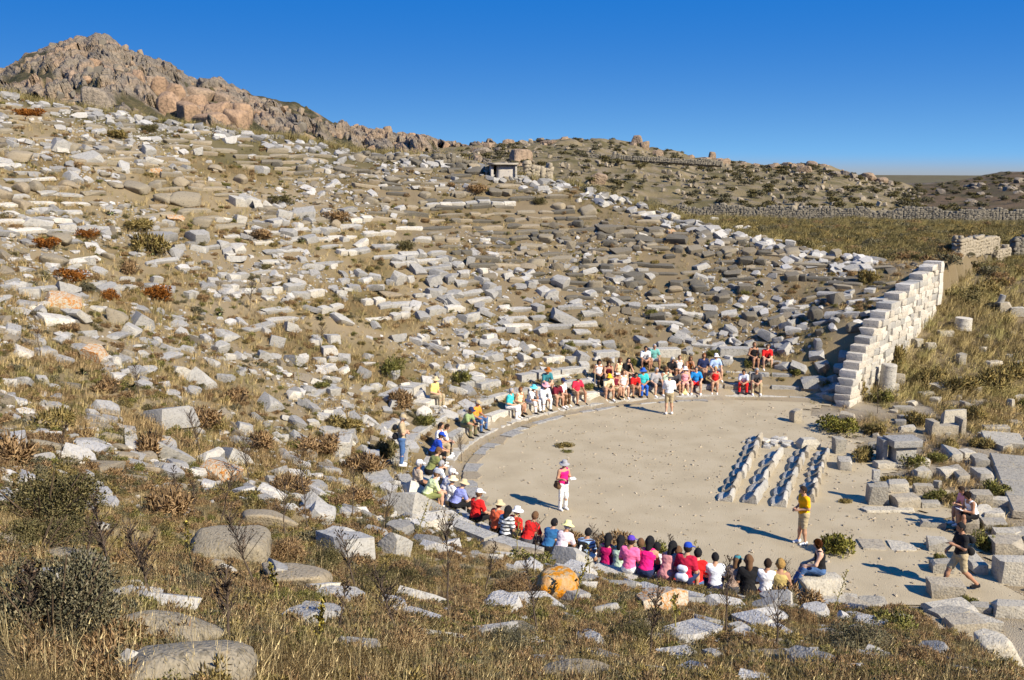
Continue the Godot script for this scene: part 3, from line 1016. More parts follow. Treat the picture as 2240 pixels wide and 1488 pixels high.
# places of stones: x, z, width, height
const STONES := {
	"g": [-25.26, -56.13, 1.31, 0.90, -27.11, -54.35, 0.67, 0.40, -25.85, -55.86, 0.75, 0.41, -23.92, -58.23, 0.79, 0.36, -25.07, -61.10, 0.67, 0.45, -25.35, -59.52, 0.66, 0.29, -21.80, -60.03, 0.59, 0.66, -21.79, -55.94, 1.03, 0.48, -22.98, -52.05, 0.90, 0.64, -19.33, -59.09, 0.58, 0.44, -25.36, -63.34, 0.46, 0.46, -15.67, -62.24, 0.77, 0.69, -12.90, -56.04, 0.91, 0.56, -12.06, -57.02, 1.20, 0.57, -13.19, -54.87, 0.89, 0.41, -12.70, -55.08, 0.55, 0.41, -11.49, -56.24, 0.70, 0.35, -9.82, -58.92, 1.02, 0.37, -9.84, -57.66, 0.50, 0.36, -12.26, -53.93, 0.94, 0.61, -11.13, -53.96, 1.01, 0.47, -10.60, -55.47, 0.62, 0.41, -9.38, -55.15, 0.55, 0.34, -1.38, -60.51, 0.45, 0.30, -6.24, -54.00, 0.68, 0.47, -5.68, -54.51, 0.55, 0.41, -5.14, -55.33, 0.55, 0.42, -5.74, -53.74, 0.40, 0.34, -5.33, -54.34, 0.48, 0.41, -4.46, -54.53, 0.55, 0.34, -3.90, -55.40, 0.56, 0.49, -3.50, -55.59, 0.56, 0.42, -3.59, -54.74, 0.55, 0.41, -3.04, -54.76, 0.62, 0.55, -2.35, -55.52, 0.49, 0.63, -3.90, -53.32, 1.00, 0.47, -5.09, -53.16, 0.80, 0.40, -5.99, -51.60, 0.58, 0.84, -5.51, -52.00, 0.59, 0.46, -4.21, -52.14, 0.72, 0.59, -3.40, -52.69, 0.40, 0.60, -1.69, -53.23, 0.74, 0.54, -1.28, -52.73, 0.53, 0.60, -0.88, -52.52, 0.60, 0.53, -4.13, -51.02, 0.71, 0.58, -3.72, -51.60, 0.52, 0.45, -3.06, -51.46, 0.84, 0.39, -8.08, -49.68, 0.69, 0.38, -6.41, -51.34, 0.39, 0.39, -7.98, -51.57, 0.71, 0.39, -10.95, -51.36, 0.51, 0.26, -10.27, -50.78, 1.08, 0.38, 5.98, -58.22, 0.51, 0.44, 6.60, -58.24, 0.80, 0.33, 3.57, -56.97, 0.64, 0.36, 4.43, -56.95, 1.00, 0.36, 3.02, -57.34, 0.50, 0.36, 0.98, -55.57, 0.70, 0.42, 1.16, -54.46, 0.55, 0.41, 1.73, -53.74, 0.74, 0.41, 6.03, -56.43, 0.92, 0.28, 7.59, -57.34, 0.72, 0.32, 8.03, -56.84, 0.57, 0.36, 6.61, -57.21, 0.93, 0.22, 11.49, -56.45, 0.43, 0.28, 21.33, -114.31, 1.14, 0.71, 24.12, -77.12, 0.96, 0.39, 17.64, -50.60, 0.45, 0.32, 17.67, -48.62, 0.49, 0.31, 15.00, -56.26, 0.49, 0.35, -21.38, -44.44, 1.16, 0.61, -20.52, -45.43, 0.79, 0.51, -18.39, -42.59, 0.37, 0.37, -17.49, -48.77, 1.46, 0.49, -15.96, -49.84, 0.87, 0.81, -17.58, -50.55, 0.63, 0.38, -15.77, -42.41, 0.85, 0.21, -18.82, -49.15, 0.67, 0.24, -14.65, -49.89, 0.50, 0.56, -16.29, -48.01, 0.60, 0.42, -15.49, -48.68, 0.79, 0.37, -16.17, -47.07, 0.65, 0.24, -17.78, -35.85, 0.72, 0.45, -18.25, -36.30, 0.50, 0.46, -17.31, -38.02, 1.05, 0.43, -16.34, -39.36, 0.84, 0.55, -14.30, -37.42, 0.81, 0.71, -14.18, -35.97, 0.64, 0.55, -15.02, -34.04, 0.56, 0.26, -12.74, -35.75, 0.64, 0.36, -11.76, -39.74, 0.91, 0.30, -11.50, -37.87, 0.63, 0.48, -11.16, -35.92, 0.50, 0.32, -10.42, -34.87, 0.58, 0.40, -13.67, -27.84, 0.43, 0.32, -13.80, -27.11, 0.45, 0.31, -13.27, -27.71, 0.39, 0.21, -16.90, -39.55, 0.60, 0.30, -8.47, -48.26, 0.55, 0.36, -9.36, -45.53, 0.81, 0.29, -4.53, -48.53, 0.80, 0.49, -2.44, -49.06, 0.75, 0.43, -1.35, -50.16, 0.89, 0.32, -6.52, -46.27, 0.44, 0.32, -5.39, -45.70, 0.70, 0.41, -2.36, -47.44, 0.57, 0.27, -1.49, -48.61, 0.68, 0.28, -1.15, -45.74, 0.55, 0.38, -1.54, -46.07, 0.38, 0.26, -0.58, -46.26, 0.32, 0.32, -0.13, -46.25, 0.38, 0.27, -2.30, -46.58, 0.33, 0.24, -8.05, -43.03, 0.66, 0.49, -7.24, -41.34, 0.53, 0.37, -8.91, -39.41, 0.91, 0.45, -7.75, -39.83, 0.81, 0.25, -6.27, -40.74, 0.57, 0.47, -5.13, -41.67, 0.48, 0.48, -6.39, -42.76, 0.38, 0.33, -7.19, -38.97, 0.45, 0.20, -8.51, -33.55, 0.86, 0.60, -7.01, -37.33, 0.53, 0.38, -7.12, -31.59, 0.61, 0.37, -10.00, -38.77, 0.49, 0.49, -9.88, -40.62, 0.67, 0.57, -10.50, -41.33, 0.47, 0.31, -9.77, -42.73, 0.65, 0.43, 13.68, -49.54, 0.57, 0.38, 14.52, -50.87, 0.84, 0.45, 14.16, -49.03, 0.75, 0.31, 13.64, -48.65, 0.50, 0.37, 15.18, -47.89, 0.30, 0.67, 16.16, -46.92, 0.54, 0.36, 14.41, -46.17, 0.95, 0.65, 15.12, -45.58, 0.76, 0.47, 15.16, -46.87, 0.66, 0.48, 15.88, -46.51, 0.65, 0.36, 15.03, -47.51, 0.73, 0.36, 14.48, -49.77, 0.82, 0.44, 14.10, -47.24, 0.90, 0.30, 13.38, -47.59, 0.67, 0.30, 15.34, -46.05, 0.41, 0.53, 14.79, -45.48, 0.76, 0.35, 2.72, -51.07, 1.49, 0.67, 3.40, -47.47, 0.68, 0.59, 3.50, -46.97, 0.54, 0.36, 4.96, -49.25, 0.65, 0.37, 4.27, -49.06, 0.51, 0.32, 2.82, -47.21, 0.49, 0.31, 2.87, -48.09, 0.59, 0.32, -0.87, -45.94, 0.65, 0.39, -2.09, -49.33, 0.79, 0.46, -1.10, -52.19, 0.64, 0.54, -3.08, -50.38, 0.71, 0.47, 1.34, -51.89, 0.63, 0.49, 4.42, -52.22, 0.74, 0.44, 5.80, -53.73, 0.71, 0.40, 11.64, -51.41, 0.82, 0.49, 13.31, -50.34, 0.86, 0.52, 8.58, -50.42, 0.62, 0.33, 6.65, -50.29, 0.71, 0.38, 1.40, -49.41, 0.70, 0.42, 0.00, -48.66, 0.60, 0.37, 10.61, -49.82, 0.57, 0.38, 10.79, -48.37, 0.55, 0.32, 13.79, -48.56, 0.78, 0.46, 12.27, -49.88, 0.61, 0.42, 4.33, -54.30, 0.66, 0.41, 3.49, -53.05, 0.60, 0.40, 1.01, -54.13, 0.61, 0.46, -0.26, -54.70, 0.66, 0.41, 2.13, -53.55, 0.75, 0.50, -2.86, -15.74, 0.90, 0.50, -2.98, -12.57, 0.75, 0.25, 3.13, -12.06, 0.42, 0.16, -10.16, -28.24, 1.27, 0.72, -7.79, -26.63, 1.05, 0.47, -7.13, -31.48, 0.62, 0.37, -8.40, -29.70, 0.52, 0.52, -4.20, -20.42, 0.53, 0.41, -8.08, -17.99, 0.39, 0.14],
	"w": [-25.07, -55.51, 0.61, 0.38, -23.56, -55.43, 1.36, 0.55, -21.04, -58.65, 1.01, 0.51, -15.50, -55.93, 0.69, 0.69, -14.87, -56.70, 0.98, 0.63, -19.63, -62.27, 0.69, 0.54, -17.00, -64.74, 0.72, 0.32, -19.50, -57.80, 0.50, 0.29, -11.97, -64.63, 0.40, 0.36, -6.74, -65.96, 0.41, 0.33, -8.33, -64.30, 0.56, 0.24, -14.46, -56.37, 0.42, 0.77, -14.04, -56.81, 0.49, 0.42, -13.42, -57.82, 0.57, 0.22, -13.53, -52.88, 0.73, 0.59, -8.45, -54.92, 0.89, 0.41, -1.64, -59.14, 0.59, 0.30, -2.65, -53.69, 0.61, 0.40, -1.63, -54.59, 0.55, 0.41, -4.86, -50.56, 0.57, 0.25, -7.11, -50.31, 1.01, 0.38, -9.52, -51.56, 0.52, 0.32, -11.95, -50.65, 0.44, 0.19, 6.03, -65.71, 0.57, 0.49, 4.97, -66.88, 0.50, 0.33, 5.70, -66.71, 0.50, 0.41, 4.41, -65.93, 0.33, 0.29, 8.15, -61.34, 0.54, 0.31, 2.68, -54.67, 0.65, 0.89, 11.17, -57.85, 0.94, 0.33, 10.92, -56.63, 0.78, 0.39, 9.10, -64.80, 0.64, 0.40, 9.94, -65.64, 0.57, 0.41, 10.56, -64.38, 0.72, 0.40, 24.61, -119.95, 1.04, 0.75, 22.62, -99.20, 0.99, 0.87, 23.51, -98.79, 0.74, 0.74, 22.64, -96.61, 1.08, 0.48, 7.24, -66.39, 0.49, 0.41, 3.08, -67.29, 0.58, 0.33, 16.91, -59.84, 0.60, 0.45, 24.81, -82.32, 0.62, 0.41, 22.89, -67.17, 0.84, 0.34, 18.14, -52.48, 0.60, 0.33, -21.14, -46.01, 0.80, 0.23, -18.49, -41.23, 0.47, 0.21, -17.87, -47.81, 0.45, 0.27, -15.51, -52.94, 0.72, 0.33, -14.83, -53.83, 0.54, 0.60, -15.74, -43.24, 0.33, 0.49, -16.66, -42.15, 0.58, 0.26, -13.81, -48.91, 0.98, 0.34, -13.98, -50.01, 0.69, 0.50, -15.74, -35.08, 1.02, 0.27, -16.09, -34.03, 1.03, 0.26, -15.37, -30.34, 0.85, 0.23, -13.00, -33.78, 0.30, 0.34, -12.99, -38.10, 0.48, 0.39, -11.57, -33.44, 0.64, 0.43, -10.83, -33.62, 0.95, 0.56, -13.93, -26.49, 0.41, 0.34, -13.20, -31.97, 0.33, 0.45, -11.00, -37.42, 0.52, 0.29, -10.52, -47.98, 0.78, 0.30, -11.40, -47.27, 0.54, 0.18, -8.02, -45.50, 1.09, 0.29, -5.39, -48.85, 0.43, 0.37, -3.61, -46.33, 0.41, 0.27, -3.22, -45.83, 0.47, 0.20, -1.75, -47.00, 0.36, 0.27, -1.22, -47.53, 0.54, 0.36, -7.89, -41.50, 0.63, 0.53, -7.69, -40.96, 0.47, 0.31, -8.60, -42.23, 0.54, 0.32, -8.75, -40.34, 0.36, 0.31, -8.10, -40.39, 0.62, 0.31, -7.10, -40.17, 0.51, 0.23, -6.34, -42.00, 0.59, 0.16, -1.69, -43.75, 0.78, 0.34, -3.55, -44.00, 0.45, 0.34, -7.50, -38.72, 0.30, 0.30, -7.69, -37.95, 0.53, 0.29, -8.17, -35.67, 0.50, 0.46, -6.37, -37.79, 0.24, 0.19, -7.54, -30.81, 0.44, 0.24, -6.74, -34.85, 0.36, 0.36, -6.43, -36.47, 0.33, 0.28, -4.80, -38.38, 0.30, 0.49, -5.76, -39.65, 0.36, 0.41, -5.10, -40.50, 0.47, 0.26, -4.62, -40.82, 0.37, 0.37, -5.06, -32.70, 0.59, 0.34, -4.72, -35.37, 0.41, 0.32, -5.20, -35.55, 0.41, 0.32, -5.53, -35.64, 0.37, 0.32, -4.38, -36.84, 0.67, 0.24, -7.80, -33.03, 0.47, 0.21, -7.03, -33.35, 0.43, 0.30, -5.67, -33.13, 0.39, 0.26, -3.53, -38.41, 0.54, 0.45, -6.05, -34.12, 0.44, 0.22, -8.91, -37.82, 0.53, 0.19, -9.24, -37.00, 0.52, 0.19, -2.39, -44.31, 0.34, 0.40, -1.95, -44.59, 0.34, 0.34, -2.39, -42.11, 0.81, 0.32, -0.85, -43.62, 0.56, 0.28, 0.55, -46.58, 0.57, 0.44, -1.33, -46.87, 0.53, 0.35, 10.03, -50.51, 0.57, 0.38, -2.25, -17.58, 0.43, 0.52, -1.28, -12.90, 0.70, 0.19, 2.87, -20.66, 0.72, 0.35, 6.07, -20.94, 0.67, 0.52, -5.63, -21.83, 0.64, 0.42, -4.46, -21.75, 0.74, 0.42, 1.40, -23.62, 1.05, 0.58, -2.16, -25.97, 0.63, 0.56, -2.99, -25.49, 1.12, 0.75, -3.07, -29.35, 0.71, 0.57, 1.41, -14.14, 0.35, 0.14, -2.26, -5.47, 0.25, 0.19, -3.31, -7.42, 0.24, 0.12, -8.87, -24.56, 1.16, 0.39, -8.26, -25.80, 0.81, 0.46, -7.58, -30.83, 0.42, 0.24, -8.96, -18.76, 0.30, 0.15, -5.78, -22.51, 0.45, 0.27, -3.23, -17.14, 0.69, 0.31, -2.54, -12.06, 0.41, 0.20, -6.35, -14.42, 0.23, 0.12, -3.82, -12.63, 0.31, 0.10, -1.70, -8.31, 0.10, 0.05],
	"b": [-25.90, -52.45, 1.23, 0.58, -24.82, -56.21, 1.04, 0.76, -22.12, -54.09, 0.60, 0.33, -23.45, -48.92, 0.79, 0.61, -23.78, -48.23, 0.84, 0.60, -22.99, -49.61, 0.68, 0.43, -22.83, -51.09, 0.82, 0.38, -22.95, -46.19, 0.86, 0.52, -23.81, -46.48, 0.69, 0.58, -21.29, -53.33, 0.86, 0.33, -20.37, -53.92, 1.53, 0.53, -19.63, -54.65, 0.81, 0.54, -18.69, -56.11, 0.90, 0.62, -17.94, -56.56, 0.91, 0.42, -16.27, -59.74, 0.89, 0.59, -18.73, -53.31, 0.93, 0.59, -17.71, -53.82, 1.53, 0.73, -17.97, -60.37, 0.89, 0.37, -13.59, -64.38, 0.71, 0.56, -7.64, -69.61, 0.86, 0.51, -10.44, -68.29, 0.84, 0.59, -2.64, -69.81, 0.77, 0.34, -7.88, -65.59, 0.97, 0.49, -8.70, -60.86, 1.06, 0.60, -7.86, -61.98, 0.61, 0.46, -5.62, -64.18, 0.79, 0.48, -10.07, -56.44, 0.56, 0.63, -5.90, -56.40, 0.42, 0.35, -6.18, -49.92, 1.01, 0.31, 3.06, -64.87, 0.89, 0.56, 3.86, -64.83, 0.64, 0.40, 4.97, -64.56, 1.12, 0.48, 4.88, -59.09, 0.44, 0.37, 1.44, -57.29, 1.01, 0.50, 0.92, -56.50, 1.13, 0.28, 9.25, -55.43, 0.84, 0.42, 12.76, -62.46, 0.86, 0.27, -20.15, -43.92, 1.10, 0.49, -19.15, -40.81, 0.97, 0.56, -18.21, -44.27, 0.55, 0.33, -16.26, -51.77, 0.97, 0.52, -14.97, -36.78, 0.79, 0.56, -14.50, -33.28, 0.85, 0.34, -13.32, -33.34, 0.47, 0.34, 0.66, -8.23, 0.79, 0.21, 0.34, -22.77, 1.01, 0.56, -0.45, -22.72, 0.89, 0.45, 2.98, -10.42, 0.52, 0.16, 1.35, -11.28, 0.34, 0.14, -1.21, -10.12, 0.35, 0.13, -0.39, -11.02, 0.44, 0.14, -4.29, -14.22, 1.29, 0.63, -2.49, -6.56, 0.75, 0.25, -1.95, -5.48, 0.81, 0.32, -5.29, -11.18, 0.86, 0.27, -6.01, -11.12, 0.47, 0.27, -7.35, -20.43, 0.53, 0.24, -4.90, -18.58, 1.04, 0.41, -8.50, -22.03, 0.57, 0.26, -2.86, -12.42, 0.88, 0.25, -11.66, -23.49, 0.92, 0.23, -10.75, -24.88, 0.63, 0.20, -11.31, -26.74, 0.58, 0.21, -10.30, -24.37, 0.62, 0.19, -9.84, -23.78, 0.52, 0.14, -9.30, -22.86, 0.54, 0.18, -8.79, -22.44, 0.53, 0.18, -4.78, -11.62, 0.28, 0.07, -10.08, -20.87, 0.82, 0.16, -4.16, -12.99, 0.29, 0.16],
	"d": [-25.75, -61.80, 0.98, 0.45, -15.17, -64.42, 0.71, 0.40, -11.05, -65.52, 1.21, 0.48, -9.70, -65.97, 0.89, 0.41, -9.23, -69.29, 1.11, 0.43, -8.48, -69.46, 0.68, 0.51, -6.74, -69.03, 0.85, 0.51, -5.89, -69.60, 0.77, 0.30, -4.29, -69.33, 0.77, 0.38, -3.53, -69.49, 0.77, 0.39, -2.66, -68.92, 1.19, 0.30, -3.40, -64.95, 0.72, 0.40, -1.08, -65.96, 0.82, 0.49, -0.35, -66.08, 0.65, 0.49, 4.18, -62.83, 0.70, 0.55, 5.91, -62.04, 1.08, 0.46, 5.47, -60.96, 0.68, 0.53, 7.13, -61.48, 1.00, 0.38, 6.65, -61.34, 0.54, 0.38, 8.89, -62.01, 1.00, 0.39, 9.11, -61.42, 0.69, 0.34, 10.22, -60.67, 1.29, 0.53, 11.99, -61.44, 0.92, 0.38, 11.94, -60.93, 0.91, 0.27, 2.04, -60.53, 0.98, 0.53, 1.40, -60.70, 0.45, 0.45, 2.74, -61.00, 0.53, 0.61, 3.53, -60.05, 0.68, 0.53, 3.26, -60.70, 0.83, 0.30, 6.02, -60.22, 0.90, 0.38, 8.19, -60.77, 1.06, 0.30, 8.41, -60.10, 0.83, 0.41, 7.53, -59.61, 0.52, 0.45, 6.59, -59.23, 1.04, 0.30, 10.06, -59.63, 0.67, 0.45, 11.05, -59.49, 0.82, 0.37, 13.11, -59.42, 0.82, 0.33, 14.05, -60.15, 0.53, 0.38, 12.98, -60.44, 0.83, 0.26, 11.82, -59.02, 0.81, 0.26, 12.41, -59.04, 0.44, 0.30, 5.32, -58.18, 0.73, 0.44, 4.40, -58.03, 0.58, 0.44, 5.53, -57.21, 0.79, 0.57, 4.66, -55.23, 0.83, 0.63, 7.02, -56.76, 1.21, 0.36, 12.37, -57.15, 0.50, 0.32, 12.91, -57.18, 0.57, 0.43, 12.84, -56.80, 0.93, 0.25, 13.78, -57.86, 0.87, 0.58, 14.59, -57.65, 0.65, 0.43, 14.17, -56.91, 0.64, 0.25, 10.60, -55.97, 0.84, 0.32, 13.06, -54.88, 0.76, 0.62, 12.00, -54.72, 0.69, 0.41, 11.11, -54.76, 0.76, 0.35, 13.24, -56.35, 0.57, 0.25, 12.12, -63.23, 0.47, 0.31, 16.75, -58.66, 0.88, 0.44, 19.13, -58.07, 0.58, 0.58, 28.46, -82.15, 0.51, 0.36, 16.02, -55.86, 0.77, 0.49, 16.56, -55.65, 0.42, 0.49, 17.16, -51.45, 0.71, 0.71, 15.77, -50.39, 0.70, 0.83, 17.40, -53.19, 0.47, 0.33, 16.63, -51.94, 0.39, 0.33, 16.16, -52.88, 0.67, 0.27, 20.11, -53.52, 0.61, 0.30, 20.60, -53.21, 0.54, 0.23, 16.65, -49.07, 0.68, 0.37, -13.10, -28.35, 0.58, 0.22, 16.88, -47.86, 0.67, 0.42, 15.41, -48.53, 0.37, 0.31, 6.61, -51.95, 0.73, 0.44, 7.91, -52.55, 0.84, 0.45, 9.33, -52.15, 0.74, 0.49, 10.80, -52.76, 0.74, 0.45, 12.82, -52.39, 0.74, 0.54, 14.08, -51.54, 0.83, 0.63, 5.42, -55.08, 0.72, 0.46, 6.80, -55.93, 0.68, 0.47, 7.98, -54.89, 0.77, 0.51, 9.42, -55.90, 0.73, 0.47, 10.65, -55.45, 0.78, 0.47, 11.68, -54.13, 0.76, 0.56],
	"o": [-20.43, -57.23, 0.56, 0.42, 10.00, -61.99, 0.62, 0.31, 27.80, -79.48, 0.50, 0.40, -17.55, -51.43, 0.70, 0.26, -16.64, -35.96, 1.18, 0.59, -13.91, -32.03, 0.69, 0.57, 2.46, -15.50, 0.85, 0.38, -9.91, -28.81, 0.68, 0.51, -7.39, -24.06, 0.86, 0.57],
	"O": [0.71, -15.02, 0.77, 0.57],
}
const RUINS := [
	[12.30, -41.38, 0.45, 0.62, 0.42, 20, "block", "upright white block standing alone on the sand"],
	[11.66, -37.32, 0.85, 0.48, 0.60, 8, "trapezoid", "trapezoid grey marble block behind the rows of seat fragments"],
	[12.65, -36.70, 0.42, 0.68, 0.45, 8, "block", "upright grey block between the trapezoid block and the altar"],
	[12.24, -34.81, 0.46, 0.42, 0.90, -14, "block", "oblong grey block lying in front of the upright grey block"],
	[18.00, -39.50, 1.40, 0.34, 0.45, 5, "throne", "broken U-shaped marble seat with a raised end"],
	[19.08, -41.15, 1.15, 0.70, 0.30, 8, "block", "thick pale slab standing behind the broken marble seat"],
	[20.23, -39.65, 1.10, 0.34, 0.50, -4, "block", "hollowed grey slab near the broken pale stump"],
	[22.44, -42.98, 0.30, 0.62, 0.30, 30, "block", "small broken pale stump standing among the weeds"],
	[17.15, -41.47, 0.70, 0.30, 0.45, 0, "block", "low oblong block beside the dry tussock, the further of two"],
	[16.57, -39.88, 0.72, 0.26, 0.40, 0, "block", "low oblong block beside the dry tussock, the nearer of two"],
	[17.82, -43.49, 0.90, 0.20, 0.50, -10, "slab", "cracked grey slab lying flat near the end of the marble wall"],
	[18.38, -46.31, 0.46, 0.55, 0.46, 15, "block", "rough grey block leaning against the tall column drum"],
	[19.11, -47.39, 0.50, 0.60, 0.50, 0, "block", "grey block standing behind the tall column drum"],
	[23.66, -52.78, 0.90, 0.30, 0.50, 5, "slab", "pale flat slab in the grass below the short column drum"],
	[23.21, -49.88, 0.50, 0.55, 0.50, 10, "block", "white mushroom-like capital fragment in the tall grass"],
	[13.70, -34.88, 0.70, 0.25, 0.50, 8, "block", "low footing stone at the foot of the altar"],
	[14.48, -35.08, 0.70, 0.30, 0.55, 4, "block", "cracked footing stone in front of the altar"],
	[15.11, -35.28, 0.80, 0.25, 0.50, 0, "block", "footing stone beside the altar, towards the paved terrace"],
	[12.03, -30.96, 0.72, 0.78, 0.60, -8, "block", "tall pale block with a small upright stone on it"],
	[13.23, -32.32, 0.75, 0.35, 0.60, -5, "block", "dark-topped slab block behind the tall pale block"],
	[12.85, -30.62, 0.90, 0.45, 0.60, 10, "block", "rough rounded boulder of marble beside the tall pale block"],
	[12.15, -30.24, 1.80, 0.10, 0.50, 2, "slab", "long thin plinth slab under the tall pale block"],
	[13.64, -30.62, 0.68, 0.22, 0.40, 0, "slab", "flat pale slab beside the rough marble boulder"],
	[14.62, -33.72, 0.65, 0.36, 0.50, 12, "block", "squat block among the weeds behind the rough boulder"],
	[13.98, -32.05, 0.68, 0.32, 0.42, -6, "block", "squat block beside the weeds with a crumbled corner"],
	[15.50, -33.66, 0.60, 0.40, 0.50, 25, "block", "angular grey block near the long narrow slabs"],
	[14.74, -32.63, 0.26, 0.26, 0.24, 40, "block", "small pointed stone between the squat blocks"],
	[16.82, -36.23, 0.46, 0.36, 1.50, -8, "block", "long narrow slab of the stage foundation, further one"],
	[15.88, -33.57, 0.46, 0.36, 1.50, -8, "block", "long narrow slab of the stage foundation, nearer one"],
	[17.35, -36.18, 0.50, 0.30, 0.60, 10, "block", "tilted grey stone behind the long narrow slabs"],
	[17.41, -35.16, 0.50, 0.34, 0.70, -8, "block", "oblong stone of the outer foundation row, furthest"],
	[16.66, -33.47, 0.50, 0.40, 1.10, -8, "block", "oblong stone of the outer foundation row, second"],
	[15.45, -30.96, 0.72, 0.46, 0.60, -8, "block", "square-topped stone of the outer foundation row, third"],
	[15.17, -29.56, 0.70, 0.30, 0.60, -8, "block", "cracked stone of the outer foundation row, fourth"],
	[14.83, -28.74, 0.75, 0.30, 0.55, -8, "block", "worn stone of the outer foundation row, fifth"],
	[14.74, -27.81, 0.80, 0.34, 0.60, -8, "block", "flat stone of the outer foundation row, sixth"],
	[14.24, -26.82, 0.95, 0.45, 0.80, -8, "block", "large split stone of the outer foundation row, seventh"],
	[16.14, -30.83, 0.80, 0.25, 0.50, -20, "slab", "dark flat slab leaning at the edge of the paved terrace"],
	[12.97, -28.83, 0.78, 0.24, 0.40, -12, "slab", "dark slab in front of the two seated women"],
	[12.31, -26.99, 0.55, 0.40, 0.45, -8, "block", "block with a broken front beside the walking man"],
	[10.58, -27.31, 0.75, 0.07, 0.85, -6, "slab", "flat paving slab beside the green bush"],
	[11.39, -27.22, 0.72, 0.07, 0.80, -6, "slab", "flat paving slab with a socket hole"],
	[11.80, -25.47, 0.65, 0.34, 0.50, -8, "block", "pale block behind the walking man's foot"],
	[12.81, -25.90, 0.44, 0.32, 1.60, -6, "block", "long grooved slab beside the walking man"],
	[11.21, -23.87, 0.85, 0.45, 0.60, -6, "block", "rough white block with yellow lichen beside the path"],
	[13.43, -24.86, 0.90, 0.75, 0.70, -8, "block", "dark bulky block at the roadside behind the grooved slab"],
	[11.74, -23.04, 0.50, 0.20, 0.40, -8, "block", "small flat kerb stone along the path, smaller"],
	[12.40, -22.81, 0.95, 0.36, 0.50, -8, "block", "large flat kerb stone along the path"],
	[14.05, -28.60, 0.50, 0.42, 0.70, -20, "block", "low block on which two women sit writing"],
	[10.86, -22.71, 1.20, 0.30, 0.80, 15, "slab", "broad pale broken slab on the rubble heap, lying uppermost"],
	[10.48, -22.04, 0.90, 0.30, 0.60, 30, "slab", "sloping grey slab on the rubble heap, lower"],
	[11.16, -22.13, 1.10, 0.30, 0.70, -10, "slab", "flat grey slab lying across the rubble heap"],
	[10.42, -21.20, 0.90, 0.45, 0.70, 5, "block", "dark jagged block at the bottom of the rubble heap"],
	[10.63, -19.96, 0.85, 1.05, 0.70, 10, "peak", "large pointed white rock with rusty stains"],
	[9.21, -23.45, 0.70, 0.10, 0.60, -8, "slab", "pavement slab at the edge of the path near the seated woman"],
	[8.40, -23.60, 0.95, 0.14, 0.70, -20, "slab", "cracked pale slab beside the woman's rock seat"],
	[8.76, -23.11, 0.60, 0.16, 1.10, 35, "slab", "tilted long slab sliding into the dry grass"],
	[8.01, -24.07, 0.95, 0.55, 0.80, 10, "peak", "dark sided pale boulder used as a seat"],
	[15.09, -27.80, 0.90, 0.30, 0.70, 10, "block", "pale block half hidden by weeds at the terrace edge"],
	[19.87, -45.98, 0.70, 0.30, 0.50, 20, "block", "half buried pale stone under the tall grass"],
	[22.27, -45.98, 0.60, 0.35, 0.50, -20, "block", "grey stone with a flat top under the tall grass"],
	[24.77, -49.53, 0.90, 0.35, 0.60, 15, "block", "broad grey stone among rubble beyond the tall grass"],
	[21.58, -51.49, 0.70, 0.45, 0.50, 40, "block", "rough white lump near the foot of the marble wall"],
	[22.20, -51.23, 0.60, 0.35, 0.50, 10, "block", "rough white lump beside the flat slab in the grass"],
	[27.93, -55.28, 0.90, 0.70, 0.60, 10, "block", "cluster-like white carved block beside the tilted shaft"],
	[28.57, -55.00, 0.80, 0.50, 0.60, -10, "block", "white carved block beside the tilted shaft"],
]
